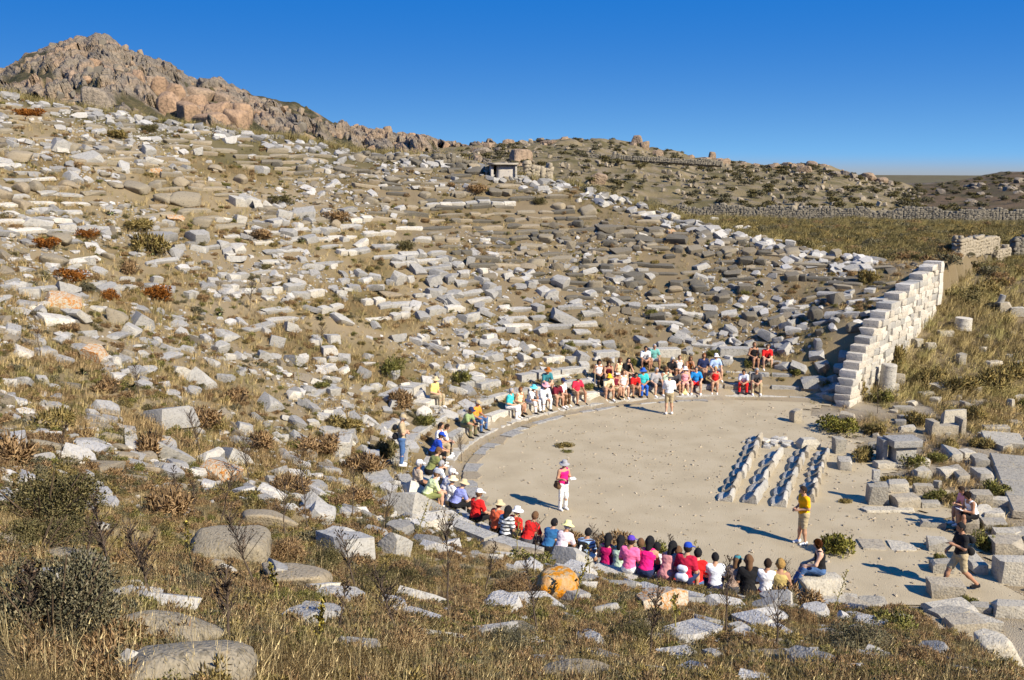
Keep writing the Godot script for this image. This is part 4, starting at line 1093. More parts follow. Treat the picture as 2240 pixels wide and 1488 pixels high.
# shrubs, stalks and leaf rosettes: kind, x, z, width, height, look
const PLANTS := [
	["B", -6.96, -13.83, 2.23, 1.01, "olive"],
	["B", -5.75, -11.14, 1.42, 0.60, "olive"],
	["B", -2.99, -5.93, 1.13, 0.77, "grey"],
	["B", -9.86, -18.89, 1.46, 0.73, "brown"],
	["B", -19.65, -45.55, 1.27, 0.55, "rust"],
	["B", -20.10, -42.41, 1.77, 0.59, "rust"],
	["B", -17.87, -39.42, 1.66, 0.63, "rust"],
	["B", -16.05, -38.88, 0.91, 0.55, "rust"],
	["B", -15.00, -41.28, 1.74, 0.85, "rust"],
	["B", -16.78, -43.30, 1.21, 0.81, "brown"],
	["B", -17.06, -46.42, 1.94, 1.30, "straw"],
	["B", -29.06, -60.38, 2.19, 0.71, "rust"],
	["B", -16.87, -38.72, 0.91, 0.54, "grey"],
	["B", -3.04, -14.70, 1.09, 0.43, "olive"],
	["B", -2.15, -13.55, 1.01, 0.47, "olive"],
	["B", 1.53, -11.55, 1.10, 0.46, "olive"],
	["B", 2.60, -13.72, 0.82, 0.41, "brown"],
	["B", 4.47, -11.58, 1.28, 0.52, "grey"],
	["B", 4.46, -9.97, 0.80, 0.35, "brown"],
	["B", 6.57, -21.33, 1.27, 0.64, "brown"],
	["B", 6.57, -15.87, 1.11, 0.48, "green"],
	["B", -3.58, -14.52, 1.00, 0.57, "brown"],
	["B", -3.19, -10.02, 0.80, 0.45, "brown"],
	["B", -6.34, -17.09, 0.92, 0.67, "brown"],
	["B", -9.06, -24.07, 1.28, 0.81, "brown"],
	["B", -1.59, -14.61, 0.94, 0.43, "brown"],
	["B", -0.77, -12.96, 0.97, 0.39, "brown"],
	["B", 0.15, -14.67, 1.09, 0.44, "brown"],
	["B", 0.85, -11.37, 0.80, 0.34, "brown"],
	["B", -0.10, -10.26, 0.98, 0.41, "grey"],
	["B", -1.13, -8.64, 0.87, 0.39, "brown"],
	["B", 2.92, -10.99, 0.99, 0.39, "brown"],
	["B", 4.07, -18.63, 1.02, 0.46, "straw"],
	["B", -12.18, -29.02, 1.25, 0.55, "brown"],
	["B", -9.48, -29.06, 1.39, 0.70, "brown"],
	["B", -11.33, -23.59, 1.36, 0.68, "straw"],
	["B", -9.44, -32.94, 1.26, 0.63, "brown"],
	["B", -6.40, -30.87, 1.64, 0.74, "brown"],
	["B", -4.70, -30.32, 1.62, 0.88, "brown"],
	["B", -6.05, -34.06, 1.47, 0.65, "straw"],
	["B", -3.43, -37.65, 1.08, 0.65, "green"],
	["B", -2.25, -42.92, 1.23, 0.82, "green"],
	["B", -5.17, -41.83, 1.39, 0.99, "green"],
	["B", 0.00, -42.34, 1.21, 0.40, "green"],
	["B", -5.68, -24.36, 1.30, 0.59, "brown"],
	["B", -7.75, -28.73, 1.25, 0.69, "brown"],
	["B", -4.47, -33.04, 1.12, 0.96, "olive"],
	["B", -4.61, -38.60, 1.11, 0.92, "brown"],
	["B", 13.72, -39.76, 2.29, 0.80, "caper"],
	["B", 13.24, -35.59, 1.03, 0.79, "straw"],
	["B", 9.40, -26.75, 1.31, 0.92, "caper"],
	["B", 16.28, -45.43, 1.30, 1.30, "straw"],
	["B", 17.41, -44.97, 1.29, 0.86, "green"],
	["B", 17.45, -40.86, 1.18, 0.78, "straw"],
	["B", 20.16, -41.62, 1.40, 0.80, "straw"],
	["B", 19.69, -49.37, 1.41, 1.41, "straw"],
	["B", 23.04, -42.98, 1.23, 0.82, "green"],
	["B", 14.73, -35.02, 1.52, 0.68, "green"],
	["B", 14.09, -31.48, 1.07, 0.46, "green"],
	["B", 16.45, -31.94, 1.24, 0.62, "green"],
	["B", 13.71, -27.10, 0.80, 0.67, "green"],
	["B", 14.77, -28.18, 0.83, 0.41, "straw"],
	["B", 13.83, -46.92, 0.89, 0.45, "green"],
	["B", 14.86, -45.83, 0.87, 0.57, "green"],
	["B", 19.75, -54.14, 1.27, 1.01, "straw"],
	["B", 10.23, -49.04, 0.84, 0.51, "green"],
	["B", 11.85, -48.03, 0.78, 0.46, "green"],
	["B", 7.45, -52.78, 0.99, 0.50, "green"],
	["B", 3.67, -45.31, 0.86, 0.35, "green"],
	["B", -4.12, -24.90, 0.97, 0.61, "brown"],
	["B", 5.87, -47.60, 0.77, 0.50, "green"],
	["B", 2.97, -48.36, 0.78, 0.46, "green"],
	["B", -22.94, -63.78, 1.16, 0.76, "olive"],
	["B", -24.32, -61.36, 1.68, 0.62, "straw"],
	["B", -18.70, -49.25, 2.05, 0.68, "straw"],
	["B", -13.57, -57.71, 1.86, 0.69, "olive"],
	["B", -10.33, -57.31, 1.85, 0.64, "brown"],
	["B", -6.20, -55.60, 1.55, 0.67, "olive"],
	["B", -13.59, -52.33, 1.94, 0.63, "brown"],
	["B", -2.43, -65.92, 1.82, 0.67, "brown"],
	["B", 1.81, -65.36, 1.21, 0.60, "olive"],
	["S", -3.99, -9.31, 1.06, 0.00, "dead"],
	["S", -6.33, -17.79, 0.87, 0.00, "dead"],
	["S", -5.87, -17.30, 0.76, 0.00, "dead"],
	["S", -4.12, -18.90, 1.57, 0.00, "dead"],
	["S", -6.62, -23.70, 1.38, 0.00, "dead"],
	["S", -0.76, -11.25, 1.35, 0.00, "dead"],
	["S", -1.75, -9.10, 0.64, 0.00, "dead"],
	["S", 0.40, -18.01, 1.07, 0.00, "dead"],
	["S", 4.57, -25.78, 0.89, 0.00, "dead"],
	["S", 2.80, -11.95, 1.07, 0.00, "dead"],
	["S", 2.41, -25.78, 1.14, 0.00, "dead"],
	["S", 1.86, -21.87, 0.86, 0.00, "yellow"],
	["S", 7.24, -20.74, 1.03, 0.00, "yellow"],
	["S", -2.55, -10.12, 0.55, 0.00, "yellow"],
	["S", -11.50, -29.54, 0.99, 0.00, "dead"],
	["S", -15.08, -30.84, 1.46, 0.00, "dead"],
	["S", -8.18, -36.93, 1.58, 0.00, "yellow"],
	["S", -2.28, -22.15, 0.98, 0.00, "yellow"],
	["S", 0.11, -22.67, 1.23, 0.00, "yellow"],
	["S", 7.25, -23.59, 1.05, 0.00, "dead"],
	["S", -2.91, -20.50, 1.21, 0.00, "dead"],
	["S", 5.13, -24.86, 1.11, 0.00, "yellow"],
	["S", -9.52, -19.90, 0.77, 0.00, "dead"],
	["S", -11.10, -36.58, 1.04, 0.00, "dead"],
	["S", -11.64, -43.07, 1.21, 0.00, "dead"],
	["S", 16.41, -42.83, 1.23, 0.00, "dead"],
	["S", -1.89, -35.59, 1.03, 0.00, "dead"],
	["S", -13.80, -38.01, 0.90, 0.00, "yellow"],
	["S", -12.56, -33.96, 0.81, 0.00, "yellow"],
	["S", -11.17, -23.97, 0.69, 0.00, "yellow"],
	["S", 12.71, -46.87, 0.89, 0.00, "yellow"],
	["S", 15.03, -46.07, 0.97, 0.00, "dead"],
	["S", -8.34, -41.98, 0.99, 0.00, "dead"],
	["S", -8.53, -26.00, 1.25, 0.00, "dead"],
	["S", -5.43, -17.36, 1.10, 0.00, "dead"],
	["S", -3.84, -22.50, 1.21, 0.00, "dead"],
	["R", -4.14, -32.93, 0.48, 0.00, "x"],
	["R", -8.42, -33.87, 0.42, 0.00, "x"],
	["R", -8.86, -44.82, 0.55, 0.00, "x"],
	["R", -6.44, -47.15, 0.49, 0.00, "x"],
	["R", -4.81, -46.27, 0.48, 0.00, "x"],
	["R", -6.26, -34.32, 0.43, 0.00, "x"],
	["R", -6.39, -40.72, 0.54, 0.00, "x"],
	["R", -11.41, -53.45, 0.55, 0.00, "x"],
	["R", -20.13, -49.52, 0.69, 0.00, "x"],
	["R", -13.42, -30.03, 0.49, 0.00, "x"],
	["R", -12.01, -30.35, 0.43, 0.00, "x"],
	["R", -2.56, -49.44, 0.47, 0.00, "x"],
	["R", 0.26, -55.32, 0.46, 0.00, "x"],
	["R", 7.59, -58.14, 0.49, 0.00, "x"],
	["R", 8.85, -59.48, 0.50, 0.00, "x"],
	["R", 13.14, -58.84, 0.49, 0.00, "x"],
	["R", 14.01, -55.45, 0.47, 0.00, "x"],
	["R", -3.05, -46.10, 0.48, 0.00, "x"],
	["R", -12.57, -56.67, 0.52, 0.00, "x"],
	["R", -16.93, -46.05, 0.60, 0.00, "x"],
	["R", -1.60, -48.36, 0.50, 0.00, "x"],
	["R", -6.18, -35.86, 0.45, 0.00, "x"],
	["R", -5.52, -27.09, 0.39, 0.00, "x"],
	["R", -12.51, -41.55, 0.51, 0.00, "x"],
	["R", 4.11, -58.91, 0.44, 0.00, "x"],
	["R", -10.05, -37.80, 0.50, 0.00, "x"],
	["B", 2.08, -37.53, 0.80, 0.25, "straw"],
	["B", 2.13, -36.78, 0.53, 0.18, "green"],
	["B", 21.54, -46.07, 1.98, 1.10, "straw"],
	["B", 23.70, -46.90, 2.24, 1.34, "straw"],
	["B", 20.71, -47.27, 1.58, 1.04, "straw"],
	["B", 25.14, -48.03, 2.06, 1.14, "straw"],
	["B", 13.25, -32.91, 0.96, 0.48, "straw"],
	["B", 14.65, -31.02, 0.76, 0.45, "straw"],
	["B", 12.08, -26.10, 0.51, 0.31, "green"],
	["B", 11.64, -23.46, 0.58, 0.30, "green"],
	["B", 14.49, -37.10, 0.72, 0.46, "green"],
	["B", 17.17, -37.10, 1.07, 0.54, "straw"],
	["B", 14.05, -32.91, 0.80, 0.38, "straw"],
	["B", 14.29, -28.94, 0.57, 0.34, "green"],
	["B", 13.41, -25.16, 0.62, 0.37, "green"],
	["B", 11.02, -31.02, 0.45, 0.24, "straw"],
	["B", 15.99, -35.59, 1.03, 0.52, "green"],
	["B", 14.97, -39.41, 1.14, 0.64, "straw"],
	["B", 10.49, -22.94, 0.68, 0.27, "straw"],
	["B", 18.56, -37.40, 1.08, 0.54, "straw"],
	["B", -3.09, -9.77, 0.31, 0.26, "straw"],
	["B", -1.12, -16.18, 0.49, 0.26, "brown"],
	["B", -1.10, -7.32, 0.32, 0.20, "brown"],
	["B", -2.11, -6.30, 0.37, 0.13, "grey"],
	["B", 5.86, -24.92, 0.78, 0.47, "olive"],
	["B", -4.21, -7.96, 0.33, 0.14, "olive"],
	["B", -2.53, -10.49, 0.68, 0.30, "green"],
	["B", 4.75, -15.14, 0.46, 0.43, "brown"],
	["B", -2.04, -9.52, 0.54, 0.18, "olive"],
	["B", -2.15, -7.00, 0.30, 0.11, "brown"],
	["B", 6.23, -20.88, 0.52, 0.61, "grey"],
	["B", 0.36, -13.80, 0.79, 0.25, "straw"],
	["B", -1.51, -12.02, 0.63, 0.26, "olive"],
	["B", -3.10, -9.70, 0.40, 0.27, "brown"],
	["B", -5.93, -12.65, 0.68, 0.31, "grey"],
	["B", -0.26, -9.08, 0.50, 0.24, "grey"],
	["B", -4.45, -10.93, 0.31, 0.23, "olive"],
	["B", 1.01, -11.21, 0.48, 0.20, "grey"],
	["B", -1.32, -11.62, 0.70, 0.21, "grey"],
	["B", -5.68, -12.64, 0.49, 0.24, "brown"],
	["B", 1.06, -15.30, 0.49, 0.30, "olive"],
	["B", -2.03, -7.74, 0.21, 0.12, "grey"],
	["B", 3.99, -26.35, 1.12, 0.69, "green"],
	["B", -3.58, -16.19, 0.72, 0.31, "grey"],
	["B", -2.63, -6.52, 0.42, 0.17, "brown"],
	["B", -3.16, -12.30, 0.64, 0.24, "olive"],
	["B", -2.55, -8.42, 0.53, 0.25, "olive"],
	["B", -1.45, -6.50, 0.17, 0.13, "brown"],
	["B", -1.39, -14.92, 0.71, 0.41, "grey"],
	["B", -1.67, -6.32, 0.20, 0.14, "olive"],
	["B", -1.76, -14.12, 0.45, 0.22, "brown"],
	["B", -4.92, -9.89, 0.62, 0.25, "olive"],
	["B", 1.62, -27.10, 1.58, 0.60, "brown"],
	["B", -2.90, -9.56, 0.26, 0.16, "brown"],
	["B", -2.25, -8.63, 0.32, 0.19, "olive"],
	["B", -2.35, -7.52, 0.38, 0.17, "brown"],
	["B", -2.53, -7.55, 0.40, 0.14, "green"],
	["B", -1.69, -14.01, 0.78, 0.25, "brown"],
	["B", -4.21, -8.14, 0.33, 0.15, "brown"],
	["B", -3.76, -10.93, 0.56, 0.31, "grey"],
	["B", -3.25, -7.88, 0.22, 0.23, "grey"],
	["B", 0.40, -22.21, 1.34, 0.46, "green"],
	["B", 2.91, -27.10, 1.50, 0.56, "brown"],
	["B", -1.68, -14.11, 0.86, 0.41, "olive"],
	["B", -2.26, -10.56, 0.58, 0.29, "green"],
	["B", -2.05, -8.66, 0.51, 0.16, "green"],
	["S", -3.10, -5.85, 0.47, 0.00, "dead"],
	["S", -4.97, -10.72, 0.79, 0.00, "dead"],
	["S", -3.38, -8.72, 0.74, 0.00, "dead"],
	["S", -3.26, -11.76, 0.99, 0.00, "dead"],
	["S", 0.33, -11.08, 1.00, 0.00, "dead"],
	["S", 1.58, -10.52, 0.90, 0.00, "dead"],
	["S", -1.10, -9.19, 0.87, 0.00, "dead"],
	["S", -2.06, -6.63, 0.66, 0.00, "dead"],
	["S", -4.06, -16.57, 1.06, 0.00, "dead"],
	["S", -0.43, -14.63, 0.87, 0.00, "dead"],
	["S", 3.22, -11.09, 0.83, 0.00, "dead"],
	["S", -2.16, -12.82, 0.89, 0.00, "dead"],
	["S", 0.93, -14.33, 0.78, 0.00, "yellow"],
	["S", -4.28, -12.41, 0.67, 0.00, "yellow"],
	["S", -1.54, -7.16, 0.47, 0.00, "yellow"],
	["S", 2.12, -11.81, 0.65, 0.00, "yellow"],
]
# ledges of seat blocks still in line: x, z, length
const LEDGES := [[-10.42, -47.47, 1.2], [-11.28, -46.31, 1.3], [-9.55, -47.28, 2.0], [-8.41, -46.46, 1.5], [-6.76, -48.81, 1.3], [-2.98, -49.89, 2.3], [-5.36, -48.08, 1.1], [-4.16, -46.36, 0.6], [-12.92, -46.88, 1.3], [-12.85, -45.06, 0.8], [-13.97, -42.68, 0.6], [-8.56, -58.22, 1.5], [-8.80, -53.61, 1.1], [-2.22, -64.18, 6.2], [-1.57, -43.29, 1.3]]

# visitors on the tiers: bearing on the ring, tier, turn of the body, pose, top, bottom, hair, hat, thing carried, look
const SEATED := [
	[-64.10, 2, 0.0, "lap", "tee:yellow2", "trousers:khaki", "short:grey", "brim:straw", "", "in a pale yellow checked shirt, straw hat and khaki trousers, sitting apart"],
	[-67.50, 0, 0.0, "lean", "tee:sage", "trousers:olive", "short:brown", "cap:navy", "camera", "in a sage green shirt and navy cap bending over a camera"],
	[-63.50, 0, 0.0, "knees", "tee:orange", "trousers:jeans", "short:grey", "cap:khaki", "", "in an orange shirt, khaki cap and jeans"],
	[-52.00, 0, 0.0, "lap", "tee:turquoise", "trousers:white", "short:grey", "-", "", "with grey hair in a turquoise blouse and white trousers"],
	[-49.10, 0, 0.0, "cross", "tank:cream", "shorts:cream", "short:auburn", "-", "", "with auburn hair and sunglasses in a cream top"],
	[-46.10, 0, 0.0, "chin", "tee:white", "trousers:white", "short:grey", "brim:aqua", "", "all in white with an aqua sun hat"],
	[-42.70, 0, 0.0, "lean", "long:white", "trousers:white", "short:grey", "brim:pink", "", "in a white shirt and pink sun hat"],
	[-38.30, 1, 0.0, "lean", "tee:teal", "shorts:khaki", "short:brown", "brim:rustc", "", "in a teal shirt and brown hat on the tier above"],
	[-39.40, 0, 0.0, "lean", "tee:maroon", "shorts:khaki", "short:brown", "brim:oliveh", "", "bending forward in maroon with an olive hat"],
	[-37.50, 0, 0.0, "lap", "tee:white", "trousers:brown", "short:brown", "cap:navy", "", "in a white polo shirt, navy cap and brown trousers"],
	[-33.70, 0, 0.0, "knees", "tee:red2", "shorts:khaki", "short:grey", "brim:oliveh", "", "in a raspberry red shirt, olive hat and khaki shorts"],
	[-25.90, 1, 0.0, "lap", "tank:white", "trousers:black", "long:black", "-", "stick", "with long dark hair, white top and black trousers holding a wooden stick"],
	[-23.90, 1, 0.0, "lean", "tank:maroon", "shorts:black", "long:dark", "-", "", "with dark hair and a maroon top"],
	[-21.50, 1, 0.0, "knees", "tank:cream", "shorts:tan", "long:brown", "-", "", "with windblown brown hair and a cream top"],
	[-19.90, 1, 0.0, "chin", "tee:black", "shorts:khaki", "short:black", "-", "", "in a black shirt with one arm stretched forward"],
	[-14.40, 2, 0.0, "lean", "tee:white", "shorts:grey", "short:black", "-", "", "with dark hair in a white t-shirt on the upper tier"],
	[-12.60, 2, 0.0, "knees", "tee:seagreen", "shorts:grey", "short:grey", "-", "", "with grey hair in a sea green shirt on the upper tier"],
	[-10.70, 1, 0.0, "lean", "tee:black", "shorts:khaki", "long:greyl", "-", "", "with a bowed grey head and black shirt"],
	[-8.80, 1, 0.0, "lap", "tank:white", "shorts:black", "short:brown", "-", "", "in a white tank top and sunglasses behind the standing guide"],
	[-6.80, 1, 0.0, "chin", "tank:rustc", "shorts:tan", "long:brown", "-", "", "with tanned arms and an amber top on the upper tier"],
	[-3.90, 1, 0.0, "cross", "tee:navy", "shorts:khaki", "short:auburn", "-", "", "in a navy shirt with folded arms"],
	[-1.50, 1, 0.0, "knees", "tee:lightblue", "shorts:grey", "short:brown", "cap:white", "", "in a light blue shirt and white cap at the end of the upper row"],
	[6.40, 2, 0.0, "lap", "tank:black", "shorts:black", "short:brown", "-", "", "with brown hair in a black top beside a man in red"],
	[8.70, 2, 0.0, "lean", "tee:red", "shorts:black", "short:brown", "-", "", "in a red shirt and dark shorts beside a woman in black"],
	[-26.30, 0, 0.0, "lean", "tee:cream", "shorts:khaki", "short:brown", "cap:yellow", "", "in a cream shirt and yellow cap leaning on the knees"],
	[-24.50, 0, 0.0, "cross", "tank:maroon", "shorts:cream", "short:brown", "visor:white", "", "in a dark halter top and white visor"],
	[-22.50, 0, 0.0, "lap", "tank:white", "shorts:white", "short:brown", "-", "", "in a white tank top and sunglasses between a visor wearer and a red shirt"],
	[-20.10, 0, 0.0, "lean", "tee:red", "shorts:khaki", "short:black", "-", "", "in a bright red t-shirt leaning forward in the front row"],
	[-18.00, 0, 0.0, "lap", "tee:turquoise", "trousers:blue", "short:grey", "brim:blue", "", "in a blue sun hat, turquoise top and blue trousers"],
	[-15.30, 0, 0.0, "knees", "tee:grey", "shorts:greyd", "short:grey", "-", "", "in a plain grey t-shirt and grey shorts"],
	[-13.00, 0, 0.0, "lap", "tank:mint", "shorts:rustc", "long:brown", "-", "", "with tanned skin in a mint and white top"],
	[-10.90, 0, 0.0, "lean", "tee:greyd", "shorts:black", "short:brown", "-", "", "in a dark grey shirt half hidden by the guide"],
	[-8.70, 0, 0.0, "lap", "tank:pink", "shorts:pink", "short:brown", "cap:white", "yellowbag", "in a pink top and white cap with a yellow bag"],
	[-6.30, 0, 0.0, "knees", "tee:azure", "shorts:red", "short:greyd", "-", "", "in a bright blue shirt and red shorts"],
	[-2.20, 0, 0.0, "lap", "tank:red", "shorts:tan", "short:blond", "-", "", "blond in a red top sitting apart at the end of the row"],
	[3.80, 0, 0.0, "lean", "tee:whiteb", "trousers:red", "short:black", "-", "", "in a white and blue shirt and red trousers"],
	[6.00, 0, 0.0, "lean", "tee:greyd", "trousers:khaki", "short:grey", "-", "", "in a dark grey shirt and khaki trousers bending over a note"],
	[-81.20, 0, 0.0, "lap", "tee:white", "trousers:khaki", "short:black", "-", "", "with black hair and a white shirt in the crowded left corner"],
	[-80.80, 0, 0.0, "lean", "tee:white", "trousers:black", "short:dark", "-", "", "with dark hair and a white shirt behind a blue cap"],
	[-86.20, 0, 0.0, "lean", "tee:royal", "trousers:black", "short:dark", "cap:royal", "", "in a royal blue shirt and blue cap"],
	[-80.90, 0, 0.0, "lap", "tank:red", "shorts:khaki", "short:brown", "-", "", "in a red sleeveless top with folded arms"],
	[-96.80, 0, 0.0, "lean", "tee:oliveg", "trousers:black", "short:brown", "cap:brown", "", "in an olive top and brown cap"],
	[-103.00, 0, 0.0, "lean", "tee:white", "trousers:black", "short:grey", "-", "strap", "with grey hair and a white shirt crossed by a dark strap"],
	[-110.20, 1, 0.0, "lap", "tee:leopard", "trousers:black", "short:grey", "cap:white", "", "in a spotted blouse and white cap"],
	[-114.30, 1, 0.0, "lean", "tee:lime", "shorts:oliveg", "short:brown", "cap:greyb", "", "in a pale green shirt, grey and blue cap and green shorts"],
	[-108.50, 0, 0.0, "lean", "tee:striped", "trousers:grey", "short:grey", "cap:white", "", "in a fine striped shirt and white cap"],
	[-112.40, 0, 0.0, "lap", "tee:white", "trousers:khaki", "short:grey", "brim:cream", "", "in white with a small cream hat"],
	[-114.10, 0, 0.0, "lean", "tee:lilac", "trousers:black", "short:grey", "brim:straw", "", "in a lilac blue shirt and straw hat"],
	[-120.60, 0, 0.0, "knees", "tee:red", "trousers:black", "short:brown", "cap:white", "", "in a red t-shirt and white cap turned to one side"],
	[-125.70, 0, 0.0, "lap", "tee:coral", "trousers:black", "short:brown", "brim:straw", "", "in a coral shirt and floppy beige hat"],
	[-132.30, 1, 0.0, "lap", "tee:bands", "trousers:black", "long:black", "-", "", "with long black hair and a black and white banded top"],
	[-129.30, 0, 0.0, "lap", "tee:red", "trousers:black", "short:grey", "brim:white", "", "in a red shirt and round white hat"],
	[-131.60, 0, 0.0, "lean", "tee:red", "trousers:greyd", "short:brown", "-", "", "with brown hair in a red shirt, bending sideways"],
	[-135.10, 0, 0.0, "lean", "tee:steel", "trousers:black", "short:black", "-", "", "with black hair in a steel blue t-shirt"],
	[-140.20, 1, 0.0, "lean", "tee:palepink", "trousers:black", "short:grey", "brim:lemon", "", "in a pale pink shirt and lemon yellow hat"],
	[-140.50, 0, 0.0, "lean", "tee:stripes", "shorts:white", "short:black", "-", "backpack", "in a blue and brown striped shirt with a black and white backpack"],
	[-143.80, 0, 0.0, "lap", "tank:magenta", "shorts:navy", "long:black", "-", "", "with dark hair in a magenta top"],
	[-145.40, 0, 0.0, "lap", "tank:mint", "shorts:white", "long:black", "-", "", "with long dark hair over a white and green top"],
	[-148.60, 1, 0.0, "lap", "tee:candy", "shorts:white", "short:dark", "cap:purple", "", "in a candy pink t-shirt and purple cap"],
	[-147.90, 0, 0.0, "lap", "tee:green", "shorts:grey", "short:brown", "-", "", "in a bright green shirt behind the purple cap"],
	[-150.40, 1, 0.0, "chin", "tank:hotpink", "shorts:navy", "long:black", "-", "", "in a hot pink top with raised arm and dark hair"],
	[-149.80, 0, 0.0, "lap", "tee:white", "shorts:grey", "short:black", "-", "", "with short black hair in a plain white t-shirt in the shaded row"],
	[-152.50, 1, 0.0, "lean", "tank:pinkdress", "skirt:pinkdress", "long:black", "-", "", "with a dark ponytail and bare shoulders in a pink dress"],
	[-152.40, 0, 0.0, "lap", "tee:red", "shorts:navy", "short:brown", "-", "", "with short brown hair in a red shirt beside a blue cap"],
	[-154.50, 1, 0.0, "lap", "tee:crimson", "shorts:navy", "short:dark", "cap:royal", "rucksack", "in a crimson shirt and blue cap with a silver rucksack"],
	[-154.60, 0, 0.0, "lap", "tee:red", "shorts:jeans", "short:black", "-", "", "with black hair in a red shirt with a white mark"],
	[-156.70, 0, 0.0, "knees", "tee:palegrey", "shorts:navy", "short:black", "-", "", "with thick black hair in a pale grey-white t-shirt"],
	[-158.60, 0, 0.0, "chin", "tee:floral", "trousers:greyd", "long:brown", "cap:teal", "", "in a beige patterned blouse and teal cap"],
	[-160.30, 0, 0.0, "lap", "tee:black", "trousers:black", "long:brown", "-", "", "with wavy brown hair in a black shirt"],
	[-162.10, 0, 0.0, "lap", "tee:white", "shorts:crimson", "short:dark", "-", "", "with a dark bun, white top and crimson shorts"],
	[-163.50, 0, 0.0, "lap", "tank:gold", "trousers:jeans", "bun:blond", "-", "", "with pinned blond hair, gold strap top and jeans seated on a flat block"],
]

# ---------------------------------------------------------------- blocks of the ruined stage building
var stone_cache := {}
func stone(sd: int, n := 5, edge := 26.0, cuts := 3, skew := 0.1) -> ArrayMesh:
	var key := "%d %d %.1f %d %.2f" % [sd, n, edge, cuts, skew]
	if not stone_cache.has(key):
		stone_cache[key] = stone_mesh(sd, n, edge, Vector3(0.54, 0.54, 0.54), cuts, skew) if edge < 17.0 else broken_mesh(sd, cuts, skew)
	return stone_cache[key]

func make_stage_ruins() -> void:
	rng.seed = 505
	var k := 0
	for q in RUINS:
		k += 1
		var y := ground_y(q[0], q[1])
		var m: Material = M["stage%d" % (k % 4)]
		var mesh: ArrayMesh
		match q[6]:
			"block": mesh = stone(600 + k % 14, 6, 24.0, 2, 0.06)
			"slab": mesh = stone(620 + k % 9, 6, 26.0, 3, 0.1)
			"trapezoid": mesh = trapezoid()
			"peak": mesh = stone(641 + k % 3, 9, 12.0, 7, 0.4)
			"throne": mesh = null
		if q[6] == "throne":
			var t := base("broken_seat", Vector3(q[0], y - 0.03, q[1]), deg_to_rad(q[5]))
			tag(t, q[7], "carved block")
			var s := put("seat", stone(660, 6, 24.0, 2, 0.05), m, t)
			s.transform = Transform3D(Basis.from_scale(Vector3(1.4, 0.4, 0.5)), Vector3(0, 0.2, 0))
			for e in [[-0.6, 0.3, 0.62], [0.62, 0.2, 0.7]]:
				var arm := put("arm", stone(661, 6, 24.0, 1, 0.05), m, t)
				arm.transform = Transform3D(Basis.from_scale(Vector3(e[1], e[2], 0.55)), Vector3(e[0], e[2] * 0.5, 0.04))
			continue
		var o := put(["carved_block", "stone_block"][k % 2] if q[6] != "slab" else "stone_slab", mesh, m)
		if q[6] == "peak":
			o.name = numbered("pointed_rock")
		tag(o, q[7], "stone block" if q[6] != "slab" else "stone slab")
		var tilt := rng.randf_range(-0.05, 0.05) if q[6] != "slab" else rng.randf_range(-0.03, 0.03)
		o.transform = Transform3D(Basis(Vector3.UP, deg_to_rad(q[5])) * Basis(Vector3(1, 0, 0.5).normalized(), tilt) * Basis.from_scale(Vector3(q[2] * 0.92, q[3] * 0.86 + 0.06, q[4] * 0.92)), Vector3(q[0], y + q[3] * 0.43 - 0.035, q[1]))
	# altar: slab on a waisted pedestal
	var at := base("altar", Vector3(14.5, 0, -35.2), 0.1)
	tag(at, "square pale altar of a thick top slab on a pedestal among the weeds", "altar")
	var parts := [["base_stone", 1.0, 0.22, 0.8, 0.08, 670], ["pedestal", 0.78, 0.62, 0.6, 0.48, 671], ["top_slab", 1.08, 0.26, 0.85, 0.90, 672]]
	for p in parts:
		var o := put(p[0], stone(p[5], 6, 28.0, 1, 0.03), M.marble4 if p[0] == "top_slab" else M.marble0, at)
		o.transform = Transform3D(Basis.from_scale(Vector3(p[1], p[2], p[3])), Vector3(0, p[4], 0))
	var up := put("stone_slab", stone(673, 6, 28.0, 1, 0.03), M.marble4)
	tag(up, "upright thin slab standing against the side of the altar", "stone slab")
	up.transform = Transform3D(Basis.from_scale(Vector3(0.18, 1.0, 0.7)), Vector3(13.86, 0.46, -35.5))
	var small := put("stone_block", stone(674, 5, 24.0, 2, 0.05), M.marble3)
	tag(small, "small upright stone standing on top of the tall pale block", "stone block")
	var tall: Array = RUINS.filter(func(q): return q[7].begins_with("tall pale block"))[0]
	small.transform = Transform3D(Basis.from_scale(Vector3(0.2, 0.36, 0.2)), Vector3(tall[0] - 0.05, 0.94, tall[1] - 0.1))
	# column drums
	for d in [[18.15, -46.4, 0.38, 1.42, "tall grey column drum standing in the grass by the marble wall"], [24.8, -53.3, 0.46, 0.68, "short thick pale column drum standing in the grass"]]:
		var rings := [[0.0, 0.0], [d[2] * 1.02, 0.0]]
		for j in 9:
			rings.append([d[2] * (1.0 - 0.05 * j / 8.0) * (1.0 + rng.randf_range(-0.018, 0.018)), d[3] * (0.02 + 0.94 * j / 8.0)])
		rings.append([d[2] * 0.88, d[3] - 0.005])
		rings.append([0.0, d[3]])
		var o := put("column_drum", lathe(rings, 24), M.marble1 if d[3] > 1.0 else M.marble2)
		o.position = Vector3(d[0], ground_y(d[0], d[1]) - 0.05, d[1])
		o.rotation = Vector3(0.02, 0.4, -0.03)
		tag(o, d[4], "column drum")
	# leaning shaft by the carved blocks
	var shaft := put("column_shaft", lathe([[0.0, 0.0], [0.2, 0.0], [0.19, 0.5], [0.17, 1.1], [0.0, 1.12]], 16), M.marble4)
	shaft.position = Vector3(27.6, ground_y(27.6, -55.4) - 0.1, -55.4)
	shaft.rotation = Vector3(0.1, 0, -0.25)
	tag(shaft, "short leaning grey shaft beside the white carved blocks", "column shaft")
	# paved terrace at the edge of the stage building
	var terrace := base("paved_terrace", Vector3(0, 0, 0))
	tag(terrace, "", "", "", "structure")
	var p0 := Vector2(19.3, -39.2)
	var along := (Vector2(14.9, -27.1) - p0).normalized()
